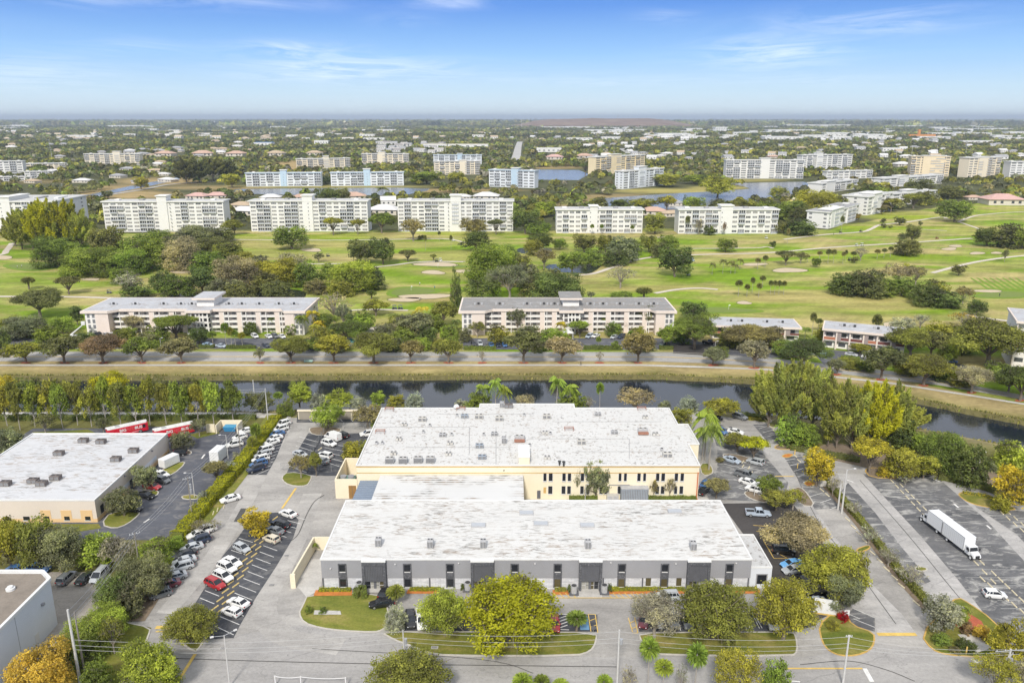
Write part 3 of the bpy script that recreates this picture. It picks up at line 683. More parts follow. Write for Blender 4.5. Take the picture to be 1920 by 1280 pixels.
for a,b_,w in[((1467,1253),(1617,1253),.35),((1645,1189),(1718,1189),.9),((1453,893),(1488,893),.4),((292,1176),(321,1176),.9),((292,1184),(315,1184),.3),((366,1226),(336,1274),.55),((555,915),(529,953),.5)]:
 seg('lane_line',a,b_,w,M_YEL,.09)
seg('stop_line',(1621,1253),(1635,1278),.75,M_WHITE,.09);seg('stop_line',(1822,1235),(1832,1243),.6,M_WHITE,.09);seg('lane_line',(1467,1275),(1500,1278),.3,M_WHITE,.09)
for a,b_ in[((1588,900),(1600,904)),((1750,898),(1762,903)),((1789,945),(1797,952)),((1850,985),(1858,992)),((378,860),(384,852)),((270,980),(280,973))]:
 seg('arrow_mark',a,b_,.45,M_WHITE,.11)
# ------------------------------------------------------------ buildings close by
def roof_mat(name,base,stain,kind):
 m,nt,bs,out=new_mat(name);p=pos(nt)
 col=base
 big=noise(nt,mapped(nt,p,(0.05,0.08,1)),1.0,4,0.6,0.5)
 col=mix(nt,ramp(nt,big,[(0.35,0.0),(0.75,0.35)]),col,tuple(c*0.80 for c in base))
 if kind=='streak':
  a=noise(nt,mapped(nt,p,(0.42,1.5,1)),1.0,5,0.66,0.9);r=noise(nt,mapped(nt,p,(0.06,0.16,1),loc=(4,2,0)),1.0,3,0.5)
  f=math_(nt,'MULTIPLY',ramp(nt,a,[(0.49,0.0),(0.62,0.85)]),ramp(nt,r,[(0.36,0.05),(0.54,1.0)]))
 elif kind=='rows':
  a=noise(nt,mapped(nt,p,(0.5,0.6,1)),1.0,4,0.6,0.2);r=noise(nt,mapped(nt,p,(0.09,0.14,1),loc=(1,5,0)),1.0,3,0.5)
  w=nt.nodes.new('ShaderNodeTexWave');w.bands_direction='Y';w.inputs['Scale'].default_value=0.27;w.inputs['Distortion'].default_value=0.6;w.inputs['Detail'].default_value=2
  nt.links.new(p,w.inputs['Vector'])
  f=math_(nt,'MULTIPLY',ramp(nt,a,[(0.38,0.0),(0.54,1.0)]),ramp(nt,r,[(0.42,0.0),(0.52,1.0)]))
  f=math_(nt,'MULTIPLY',f,ramp(nt,w.outputs['Fac'],[(0.45,0.12),(0.75,1.0)]))
 else:
  a=noise(nt,mapped(nt,p,(0.9,0.8,1)),1.0,4,0.65,0.3);r=noise(nt,mapped(nt,p,(0.13,0.12,1),loc=(8,2,0)),1.0,3,0.5)
  f=math_(nt,'MULTIPLY',ramp(nt,a,[(0.54,0.0),(0.64,0.72)]),ramp(nt,r,[(0.40,0.25),(0.56,1.0)]))
  a2=noise(nt,mapped(nt,p,(1.5,1.1,1),loc=(2,2,0)),1.0,2,0.5,0.1)
  f=math_(nt,'ADD',f,ramp(nt,a2,[(0.615,0.0),(0.69,0.65)]),True)
 br=nt.nodes.new('ShaderNodeTexBrick');br.inputs['Scale'].default_value=1.0
 br.inputs['Brick Width'].default_value=30.0;br.inputs['Row Height'].default_value=2.7;br.inputs['Mortar Size'].default_value=0.035
 nt.links.new(p,br.inputs['Vector'])
 col=mix(nt,math_(nt,'MULTIPLY',br.outputs['Fac'],0.35),col,tuple(c*0.65 for c in base))
 tone=noise(nt,mapped(nt,p,(0.3,0.3,1),loc=(11,0,0)),1.0,2)
 st=mix(nt,ramp(nt,tone,[(0.4,0.0),(0.6,1.0)]),stain,(0.30,0.24,0.19))
 col=mix(nt,f,col,st)
 nt.links.new(col,bs.inputs['Base Color']);bs.inputs['Roughness'].default_value=0.85;bs.inputs['Specular IOR Level'].default_value=0.2
 return m
M_RFRONT=roof_mat('white_roof_streaked',(0.60,0.595,0.58),(0.20,0.19,0.175),'streak')
M_RREAR=roof_mat('white_roof_patched',(0.585,0.58,0.565),(0.22,0.21,0.20),'patch')
M_RLINK=roof_mat('white_roof_rows',(0.59,0.59,0.585),(0.15,0.145,0.135),'rows')
M_RLEFT=roof_mat('pale_roof',(0.55,0.555,0.57),(0.28,0.28,0.28),'streak')
M_RGREY=roof_mat('grey_roof',(0.42,0.43,0.455),(0.55,0.555,0.56),'streak')
M_RDGREY=roof_mat('dark_grey_roof',(0.25,0.245,0.24),(0.42,0.415,0.41),'streak')
M_CAP=M('white_coping',(0.68,0.68,0.67),0.8,0.08,0.6)
M_GREYW=M('grey_stucco',(0.29,0.29,0.305),0.9,0.08,0.4)
M_STONE=None
def stone_mat():
 m,nt,bs,out=new_mat('stone_cladding')
 tc=pos(nt)
 mp=mapped(nt,tc,(1,1,1),(pi/2,0,0))
 br=nt.nodes.new('ShaderNodeTexBrick');br.inputs['Scale'].default_value=1.0;br.inputs['Brick Width'].default_value=1.1;br.inputs['Row Height'].default_value=0.28;br.inputs['Mortar Size'].default_value=0.012
 br.inputs['Color1'].default_value=(0.50,0.505,0.53,1);br.inputs['Color2'].default_value=(0.64,0.64,0.66,1);br.inputs['Mortar'].default_value=(0.3,0.3,0.32,1)
 nt.links.new(mp,br.inputs['Vector'])
 k=ramp(nt,noise(nt,tc,1.2,4,0.7),[(0.3,0.85),(0.7,1.1)])
 nt.links.new(mix(nt,1.0,br.outputs['Color'],k,'MULTIPLY'),bs.inputs['Base Color'])
 bs.inputs['Roughness'].default_value=0.85
 return m
M_STONE=stone_mat()
M_DARK=M('charcoal_metal',(0.115,0.117,0.13),0.6,0.15,0.8)
def speckle_mat():
 m,nt,bs,out=new_mat('charcoal_pebbledash');p=pos(nt)
 n=noise(nt,p,3.2,3,0.75)
 nt.links.new(ramp(nt,n,[(0.45,(0.07,0.072,0.08)),(0.62,(0.12,0.122,0.135)),(0.72,(0.26,0.255,0.25))]),bs.inputs['Base Color'])
 bs.inputs['Roughness'].default_value=0.9
 return m
M_SPECK=speckle_mat()
M_GLASS=glass_mat('dark_glass',(0.02,0.022,0.027),0.06)
M_GLASSW=glass_mat('warm_glass',(0.09,0.075,0.035),0.1)
M_GLASSL=glass_mat('light_glass',(0.33,0.32,0.29),0.12)
M_FRAME=M('white_frame',(0.62,0.61,0.60),0.6,0.1,1)
M_CREAM=M('cream_stucco',(0.75,0.675,0.505),0.9,0.07,0.25)
M_CREAML=M('pale_cream_stucco',(0.76,0.67,0.50),0.9,0.06,0.25)
M_CREAMT=M('ochre_trim',(0.56,0.37,0.14),0.8,0.15,0.5)
M_BROWN=M('brown_door',(0.30,0.17,0.06),0.6,0.2,0.5)
M_BEIGE=M('beige_stucco',(0.64,0.565,0.49),0.9,0.06,0.2)
M_PEACH=M('peach_panel',(0.68,0.47,0.25),0.9,0.06,0.3)
M_BWHITE=M('bluish_white_wall',(0.62,0.64,0.68),0.85,0.06,0.15)
M_PIPEG=M('roof_conduit_grey',(0.42,0.42,0.42),0.6,0.2,2)
M_PIPE=M('copper_red_pipe',(0.58,0.16,0.07),0.6,0.15,2)
def ubox(mb,u0,u1,v0,v1,Y,dy0,dy1,mi=0):
 """box on a facade in plane y=Y covering image columns u0..u1, rows v0(top)..v1(bottom)"""
 P=(0,Y,0);z1,z0=zat(P,v0),max(zat(P,v1),0.0)
 zm=(z0+z1)/2
 mb.box(xat(u0,Y,zm),xat(u1,Y,zm),Y-dy1,Y-dy0,z0,z1,mi)
def grey_building():
 x0,x1,y0,y1,zt=-36.7,46.0,135.65,160.0,6.34
 org=(4.6,148,0)
 R=empty('office_building',org,0,'long grey two-storey front building with charcoal entry bays under a stained white flat roof','building')
 zs=zat((0,y0,0),1083)
 b=MB();b.box(x0,x1,y0+.15,y1,0,zs);b.build('wall',M_STONE,R,org)
 bays=[(680,724.6),(883,926),(1085,1128),(1287,1330)]
 X=lambda u,z=3.5:xat(u,y0,z)
 b=MB();b.box(x0,x1,y0,y1,zs+.003,zt);b.build('upper_wall',M_GREYW,R,org)
 b=MB();b.box(x0-.08,x1+.08,y0-.08,y1+.08,zt+.002,zt+.25)
 roof=b.build('roof',M_RFRONT,R,org)
 b=MB()
 for(xa,xb,ya,yb) in((x0-.12,x1+.12,y0-.12,y0+.2),(x0-.12,x1+.12,y1-.2,y1+.12),(x0-.12,x0+.2,y0+.2,y1-.2),(x1-.2,x1+.12,y0+.2,y1-.2)):b.box(xa,xb,ya,yb,zt+.1,zt+.33)
 b.build('coping',M_CAP,roof,org)
 for(a,c) in bays:
  xa,xb=X(a),X(c)
  w=xb-xa;yb=y0-.75
  fr=MB();zd=zat((0,y0,0),1087)
  fr.box(xa,xa+w*.115,yb,y0-.01,0,zt-.002);fr.box(xb-w*.115,xb,yb,y0-.01,0,zt-.002);fr.box(xa+w*.115,xb-w*.115,yb,y0-.01,zt-.75,zt-.002)
  f=fr.build('entry_bay',M_SPECK,R,org)
  pn=MB();n=22;xs=np.linspace(xa+w*.115+.003,xb-w*.115-.003,n+1)
  for i in range(n):
   pn.box(xs[i],xs[i+1]-(.0),yb+.18+(.09 if i%2 else 0),y0-.01,zd,zt-.753)
  pn.build('ribbed_panel',M_DARK,f,org)
  tp=MB();tp.box(xa-.03,xb+.03,yb-.04,y0-.1,zt+.004,zt+.3);tp.build('bay_roof',M_CAP,f,org)
  dz=zd-.02
  cols=np.linspace(xa+w*.13,xb-w*.13,5)
  for i in range(4):
   g=MB();g.box(cols[i]+.06,cols[i+1]-.06,y0+.03,y0+.1,.12,dz)
   d=g.build('glass_door',[M_GLASS,M_GLASSL,M_GLASSL,M_GLASSW][(i+int(a))%4],R,org)
   k=MB();
   for q in(cols[i],cols[i+1]-.06):k.box(q,q+.06,y0-.02,y0+.12,.1,dz)
   k.box(cols[i]+.062,cols[i+1]-.062,y0-.02,y0+.02,dz*.45,dz*.45+.07)
   k.build('frame',M_FRAME if(i+int(a))%2 else M_DARK,d,org)
  b=MB();b.box((xa+xb)/2-.25,(xa+xb)/2+.25,y0-.06,y0+.14,.0,dz-.01);b.build('entry_pier',M_DARK,R,org)
 zr=zat((0,y0,0),1056)
 for i,u in enumerate((642.5,764,844,965,1045.5,1165.5,1246,1367)):
  xc=X(u);hw=.80
  f=MB();f.box(xc-hw,xc-hw+.22,y0-.16,y0-.01,.5,zr);f.box(xc+hw-.22,xc+hw,y0-.16,y0-.01,.5,zr);f.box(xc-hw+.222,xc+hw-.222,y0-.16,y0-.01,zr-.2,zr);f.box(xc-hw+.222,xc+hw-.222,y0-.15,y0-.01,2.35,3.75)
  wf=f.build('window_strip',M_SPECK,R,org)
  for j,(za,zb) in enumerate(((.62,2.33),(3.93,zr-.21))):
   g=MB();g.box(xc-hw+.23,xc+hw-.23,y0-.07,y0-.01,za,zb);gl=g.build('window_pane',M_GLASSW if(j==0 and i>3) else M_GLASS,wf,org)
  s=MB();s.box(xc-hw+.23,xc+hw-.23,y0-.13,y0-.01,3.76,3.92);s.build('sill',M_FRAME,wf,org);s=MB();s.box(xc-hw+.23,xc+hw-.23,y0-.14,y0-.01,.5,.615);s.build('sill',M_FRAME,wf,org)
 for u in(1216.5,1274):
  xc=X(u);g=MB();g.box(xc-.5,xc+.5,y0+.06,y0+.145,.75,zs-.1);w=g.build('window',M_GLASSW,R,org)
  s=MB();s.box(xc-.55,xc+.55,y0+.02,y0+.14,.6,.745);s.build('sill',M_FRAME,w,org)
 for u in(604.5,805,1004.5,1131.5,1205.5,1404.5):
  xc=X(u);b=MB();b.box(xc-.12,xc+.12,y0-.06,y0+.14,0,zs-.004);b.build('downpipe',M_DARK,R,org)
 for u,v in((620,1065),(741,1057),(860,1055),(1003,1056),(1145,1054),(1267,1056),(1380,1055)):
  z=zat((0,y0,0),v);xc=X(u,z);b=MB();b.cyl(xc,y0-.18,z,z+.12,.16,10);b.box(xc-.05,xc+.05,y0-.1,y0-.001,z+.02,z+.1);b.build('wall_lamp',M_FRAME,R,org)
 return R
grey_building()
def annex():
 zt=4.3;xL,xR=46.15,xat(1447,at(960,1103)[1],2)
 y0=136.2;yb=at(960,1003,zt)[1]
 R=empty('annex_building',((xL+xR)/2,145,0),0,'low white annex with streaked grey roof on the right end of the grey building','building')
 org=((xL+xR)/2,145,0);b=MB();b.box(xL,xR,y0,yb,0,zt);b.build('wall',M_BWHITE,R,org)
 b=MB();b.box(xL+.2,xR-.2,y0+.2,yb-.2,zt+.004,zt+.1);r=b.build('roof',roof_mat('annex_roof',(0.5,0.5,0.5),(0.16,0.15,0.14),'patch'),R,org)
 b=MB()
 for q in((xL,xR,y0-.05,y0+.2),(xL,xR,yb-.2,yb+.05),(xL-.03,xL+.2,y0+.2,yb-.2),(xR-.2,xR+.05,y0+.2,yb-.2)):b.box(*q,zt+.002,zt+.3)
 b.build('coping',M_CAP,r,org)
 xc=xat(1428,y0,2);g=MB();g.box(xc-.9,xc+.9,y0-.06,y0-.002,.9,2.9);w=g.build('window',M_GLASS,R,org)
 s=MB();s.box(xc-1.1,xc-.902,y0-.1,y0-.002,.7,3.1);s.box(xc+.902,xc+1.1,y0-.1,y0-.002,.7,3.1);s.box(xc-.9,xc+.9,y0-.1,y0-.002,2.902,3.1);s.build('frame',M_GREYW,w,org)
annex()
def rear_building():
 x0,x1,y0,y1,zt=-36.8,44.4,173.4,211.9,8.75;org=(4,190,0)
 R=empty('warehouse_building',org,0,'big cream two-storey building behind, its wide white roof patched grey and crowded with air-conditioning units','building')
 yb=at(960,758,zt)[1];xa,xb=at(900,760,zt)[0],at(1076,760,zt)[0]
 yw0,yw1=at(960,833,zt)[1],at(960,796,zt)[1];xw=47.1
 pl=[(x0,y0),(x1,y0),(x1,yw0),(xw,yw0),(xw,yw1),(x1,yw1),(x1,y1),(xb,y1),(xb,yb),(xa,yb),(xa,y1),(x0,y1)]
 b=MB();b.prism(pl,0,zt);b.build('wall',M_CREAM,R,org)
 cx,cy=4,192;inn=[((p[0]-cx)*.994+cx,(p[1]-cy)*.99+cy) for p in pl]
 b=MB();b.prism(inn,zt+.004,zt+.12);r=b.build('roof',M_RREAR,R,org)
 b=MB()
 for i in range(len(pl)):
  p,q=pl[i],pl[(i+1)%len(pl)]
  if abs(p[1]-q[1])<.01:b.box(min(p[0],q[0])+.16,max(p[0],q[0])-.16,p[1]-.15,p[1]+.15,zt+.002,zt+.26)
  else:b.box(p[0]-.15,p[0]+.15,min(p[1],q[1])-.15,max(p[1],q[1])+.15,zt+.002,zt+.262)
 b.build('coping',M_CAP,r,org)
 zb=zat((0,y0,0),886)
 b=MB();b.box(x0-.1,x1+.1,y0-.1,y0-.002,zt-.35,zt-.05);b.build('cornice',M_CREAMT,R,org)
 b=MB();b.box(x0-.06,x1+.06,y0-.07,y0-.002,zb-.1,zb+.08);b.build('string_course',M_CREAMT,R,org)
 def win(u0,u1,v0,v1):
  b=MB();ubox(b,u0,u1,v0,v1,y0,.0,.05);w=b.build('window',M_GLASS,R,org)
  P=(0,y0,0);z1,z0=zat(P,v0),zat(P,v1);xa_,xb_=xat(u0,y0,(z0+z1)/2),xat(u1,y0,(z0+z1)/2)
  f=MB();f.box(xa_-.1,xa_-.002,y0-.12,y0-.002,z0-.2,z1+.05);f.box(xb_+.002,xb_+.1,y0-.12,y0-.002,z0-.2,z1+.05);f.box(xa_,xb_,y0-.16,y0-.002,z0-.2,z0-.002)
  f.build('frame',M_FRAME,w,org)
 for a,c in((1019,1024.5),(1029,1036),(1054.5,1060.5),(1064.7,1070.6),(1089,1095),(1099.5,1105),(1124.5,1130),(1134,1140),(1160,1165),(1170,1175),(1195,1201),(1206,1211),(1230,1236),(1240,1246.5),(1265,1271),(1276,1282)):win(a,c,887,901)
 for a,c in((1028,1035.5),(1053,1060),(1063.6,1070),(1088,1094),(1099.5,1104.5),(1124,1129.5),(1134,1139.5),(1158,1165),(1169,1175),(1194,1200),(1204,1210),(1229,1235.6),(1239,1245.5),(1264,1269.5),(1274,1280.5)):win(a,c,911,925)
 b=MB();ubox(b,1007,1013.5,919,934,y0,.0,.06);b.build('door',M_DARK,R,org)
 b=MB();ubox(b,1019,1024,913,924,y0,.0,.05);b.build('louvre',M_CREAMT,R,org)
 P=(0,at(960,866,zt+.2)[1],0);xa_,xb_=at(973,872,zt)[0],at(993,872,zt)[0];yh=at(960,873,zt)[1]
 b=MB();b.box(xa_,xb_,yh+.3,yh+7.5,zt+.13,zt+2.0);h=b.build('stair_housing',M_CREAML,R,org)
 b=MB();b.box(xa_-.1,xb_+.1,yh+.2,yh+7.6,zt+2.003,zt+2.2);b.build('housing_roof',M_CAP,h,org)
 for(ua,va,ub,vb) in((700,800,880,800),(880,800,880,850),(760,838,960,838),(990,822,1180,822),(1180,822,1180,860),(1040,790,1240,790),(820,776,1000,776),(1080,846,1290,846),(930,870,930,800)):
  p_,q_=at(ua,va,zt+.2),at(ub,vb,zt+.2);b=MB();b.tube(p_,q_,.06,.06,5);b.build('roof_conduit',M_PIPEG,r,org)
 b=MB();xp=x1-.3;b.tube((xp,y0-.2,.05),(xp,y0-.2,zt-1.6),.13,.13,8);b.tube((xp,y0-.2,.6),(xp,y0-1.1,.6),.12,.12,8);b.tube((xp,y0-1.1,.62),(xp,y0-1.1,.05),.12,.12,8);b.build('red_riser_pipe',M_PIPE,R,org)
 b=MB();xq0,xq1=xat(1142,y0,4),xat(1180,y0,4);b.tube((xq0,y0-.15,.1),(xq0,y0-.15,3.9),.09,.09);b.tube((xq0,y0-.15,3.9),(xq1,y0-.15,3.9),.09,.09);b.tube((xq1,y0-.15,3.9),(xq1,y0-.15,2),.09,.09);b.build('conduit',M_GREYW,R,org)
 b=MB();b.box(xw+.002,xw+.06,yw0+2,yw0+3.2,.05,2.3);b.build('door',M_BROWN,R,org)
rear_building()
def link_building():
 zt=6.3;a=at(717,884,zt);c=at(980,884,zt);d=at(699,938,zt);e=at(980,938,zt)
 org=(-10,168,0);R=empty('connecting_building',org,0,'low connecting block with dirt-streaked white roof between the grey building and the cream building','building')
 x0,x1=a[0],c[0];y0,y1=160.15,173.2
 b=MB();b.box(x0,x1,y0,y1,0,zt);b.build('wall',M_CREAM,R,org)
 b=MB();b.box(x0-.1,x1+.1,y0,y1-.02,zt+.004,zt+.2);b.build('roof',M_RLINK,R,org)
 xa=at(660,937,5.2)[0];xb=x0-.15
 RC=empty('steel_canopy',((xa+xb)/2,167,0),0,'blue-grey ribbed steel canopy roof left of the connecting block','canopy')
 org2=((xa+xb)/2,167,0);b=MB();yy=np.linspace(y0+.3,y1-.3,23)
 for i in range(22):
  b.box(xa,xb,yy[i],yy[i+1],5.0,5.1+(.12 if i%2 else 0))
 M_STEEL=M('blue_grey_steel',(0.24,0.29,0.37),0.5,0.1,1,metallic=0.3);b.build('roof_sheet',M_STEEL,RC,org2)
 for y in(y0+.6,y1-.8):
  b=MB();b.box(xa+.1,xa+.3,y,y+.2,0,5.0);b.build('post',M_GREYW,RC,org2)
link_building()
def side_yard():
 xa=at(640,912)[0];xb=-37.0;ya=173.9;yb=at(960,858,5)[1];org=((xa+xb)/2,ya+3,0)
 R=empty('plant_enclosure',org,0,'cream walled plant enclosure with brown doors at the left end of the cream building','enclosure')
 h=5.0;b=MB();t=.3
 b.box(xa,xb,ya,ya+t,0,h);b.box(xa,xa+t,ya+t+.002,yb,0,h);b.box(xa+t+.002,xb,yb-t,yb,0,h);b.build('wall',M_CREAML,R,org)
 xd0,xd1=xat(654,ya,2),xat(668,ya,2);b=MB();b.box(xd0,xd1,ya-.08,ya-.002,0.05,3.4);d=b.build('door',M_BROWN,R,org)
 b=MB();b.box((xd0+xd1)/2-.03,(xd0+xd1)/2+.03,ya-.1,ya-.082,.1,3.3);b.build('handle',M_DARK,d,org)
 t=empty('cooling_tank',(xb-3.2,ya+4,0),0,'green cooling tank standing inside the cream walled enclosure','tank')
 b=MB();b.box(-2,2,-1.4,1.4,.0,3.6);b.build('tank_body',M('green_tank',(0.16,0.28,0.24),.6,.2,1),t);b=MB();b.cyl(-.9,0,3.603,4.1,.8,14);b.cyl(1,0,3.603,4.1,.8,14);b.build('fan_guard',M_GREYW,t)
side_yard()
def ell_wall():
 pts=[at(551,1100),at(590,1030),at(617,1024)]
 P=[Vector(p) for p in pts];P[2]=Vector((-37.2,P[1].y,0))
 o=MB();h=3.0
 o.obox(P[0],P[1],.35,0,h);o.obox((P[1].x+.18,P[1].y,0),P[2],.35,0,h-.003);o.box(P[0].x-.45,P[0].x+.5,P[0].y-.5,P[0].y-.02,0,h)
 w=o.build('boundary_wall',M_CREAM);tag(w,'tall cream L-shaped screen wall left of the grey building','wall')
ell_wall()
def left_building():
 x0,x1,y0,y1,zt=-130.2,-93.6,162.2,201.5,5.3;org=(-112,182,0)
 R=empty('office_building',org,0,'beige single-storey building with peach panels and pale roof at the left, buses parked behind','building')
 b=MB();b.box(x0,x1,y0,y1,0,zt);b.build('wall',M_BEIGE,R,org)
 b=MB();b.box(x0+.25,x1-.25,y0+.25,y1-.25,zt+.003,zt+.06);r=b.build('roof',M_RLEFT,R,org)
 b=MB()
 for q in((x0-.05,x1+.05,y0-.05,y0+.25),(x0-.05,x1+.05,y1-.25,y1+.05),(x0-.05,x0+.25,y0+.252,y1-.252),(x1-.25,x1+.05,y0+.252,y1-.252)):b.box(*q,zt+.002,zt+.3)
 b.build('coping',M_CAP,r,org)
 P=(0,y0,0)
 for i,(ua,ub) in enumerate(((77,96),(115,135),(152,174))):
  b=MB();ubox(b,ua,ub,956,982,y0,.0,.06);p=b.build('peach_panel',M_PEACH,R,org)
 for i,(ua,ub) in enumerate(((6,18),(44,56),(82,93),(121,131),(160,170),(-30,-18))):
  b=MB();ubox(b,ua,ub,967.5,974.5,y0,.061,.1);w=b.build('window',M_GLASS,R,org)
  b=MB();ubox(b,ua-.8,ub+.8,974.7,976,y0,.061,.14);b.build('sill',M_FRAME,w,org)
 b=MB();b.box(x0,x1,y0-.03,y0-.002,.0,.9);b.build('plinth',M_PEACH,R,org)
 b=MB();b.box(x1+.002,x1+.05,y0+.05,y1-.4,0,1.0);b.build('side_plinth',M_PEACH,R,org)
 b=MB();b.box(x1+.002,x1+.045,y0+9,y1-8,1.6,2.6);b.build('side_panel',M_BWHITE,R,org)
 b=MB();b.box(x1+.05,x1+.1,y0+1.8,y0+3.2,1.2,3.2);b.build('window',M_GLASS,R,org)
 b=MB();b.box(x1+.05,x1+.1,y0+16,y0+17.4,.1,2.6);b.build('door',M_DARK,R,org)
 for y in(y0+14,y0+29,y1-.8):
  b=MB();b.box(x1+.002,x1+.4,y,y+.3,zt-.7,zt-.4);b.build('wall_lamp',M_DARK,R,org)
left_building()
def corner_building():
 zt=9.0;pl=[(-82,60),(-82,124.6),(-84.6,127.0),(-130,127.0),(-130,60)];org=(-100,110,0)
 R=empty('warehouse_building',org,0,'white windowless warehouse with brown gravel roof in the lower left corner','building')
 b=MB();b.prism(pl,0,zt);b.build('wall',M_BWHITE,R,org)
 M_GRAVEL=M('brown_gravel_roof',(0.25,0.215,0.18),.95,.3,.3);inn=[(-82.35,60.3),(-82.35,124.45),(-84.75,126.65),(-129.6,126.65),(-129.6,60.3)]
 b=MB();b.prism(inn,zt+.003,zt+.05);r=b.build('roof',M_GRAVEL,R,org)
 b=MB()
 for i in range(3):b.obox(pl[i],pl[i+1],.5,zt+.002+.002*i,zt+.55+.002*i)
 b.build('parapet',M_CAP,r,org)
 b=MB();a=at(20,1105,zt+.06);b.cyl(a[0],a[1],zt+.051,zt+.45,.75,16);b.cyl(a[0],a[1],zt+.45,zt+.75,.45,12);b.build('roof_vent',M_CAP,r,org)
 b=MB();b.box(-130,-93.2,118,126,zt+.06,zt+2.6);b.build('raised_block',M('pale_blue_block',(0.5,0.56,0.66),.85,.1,.4),R,org)
 for y in(103,110.4,118):
  b=MB();b.box(-81.998,-81.93,y,y+1.1,.05,2.4);b.build('door',M_FRAME,R,org)
 for y in(104,121):
  b=MB();b.box(-81.998,-81.5,y,y+.5,6.2,6.6);b.build('wall_lamp',M_GREYW,R,org)
 for y in(75,88,101,114):
  b=MB();b.box(-81.998,-81.97,y,y+.08,.05,zt-.1);b.build('panel_joint',M_GREYW,R,org)
corner_building()
def carport():
 x0=at(561,783)[0];x1=at(712,783)[0];y0=at(960,787)[1];y1=at(960,768,3)[1];org=((x0+x1)/2,(y0+y1)/2,0)
 R=empty('carport',org,0,'long cream flat-roofed carport along the canal path','carport')
 b=MB();b.box(x0,x1,y0,y1,2.7,3.15,0,1);b.build('roof',[M_CREAML,M('cream_carport_roof',(0.62,0.56,0.45),.8,.08,.3)],R,org)
 n=7
 for i in range(n):
  x=x0+.2+(x1-x0-.6)*i/(n-1);b=MB();b.box(x,x+.18,y0+.3,y0+.48,0,2.698);b.build('post',M_CREAM,R,org)
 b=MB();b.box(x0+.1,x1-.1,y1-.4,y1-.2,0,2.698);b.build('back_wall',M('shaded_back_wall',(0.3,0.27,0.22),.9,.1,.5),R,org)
carport()
def dumpster():
 p=at(430,808);R=empty('dumpster_enclosure',p,0,'cream dumpster enclosure at the top of the left lot','enclosure')
 b=MB();b.box(-3.2,-2.9,-2,2.4,0,2.6);b.box(2.9,3.2,-2,2.4,0,2.6);b.box(-2.898,2.898,2.1,2.4,0,2.598);b.build('wall',M_CREAML,R)
 b=MB();b.box(-6.2,-3.7,-1.2,-.9,0,2.6);b.build('gate',M_CREAM,R)
 D=empty('dumpster',(p[0]+.4,p[1]+.2,0),0,'blue dumpster standing inside the cream enclosure','dumpster')
 b=MB();b.loft([[(-1.5,-1,.2),(1.5,-1,.2),(1.5,1,.2),(-1.5,1,.2)],[(-1.8,-1.2,1.5),(1.8,-1.2,1.5),(1.8,1.2,1.5),(-1.8,1.2,1.5)]]);b.build('bin',M('blue_bin',(0.04,0.22,0.42),.5,.1,1),D)
 b=MB();b.box(-1.8,-.02,-1.2,1.2,1.503,1.62);b.box(.02,1.8,-1.2,1.2,1.503,1.6);b.build('lid',M('blue_lid',(0.07,0.3,0.5),.5,.1,1),D)
dumpster()
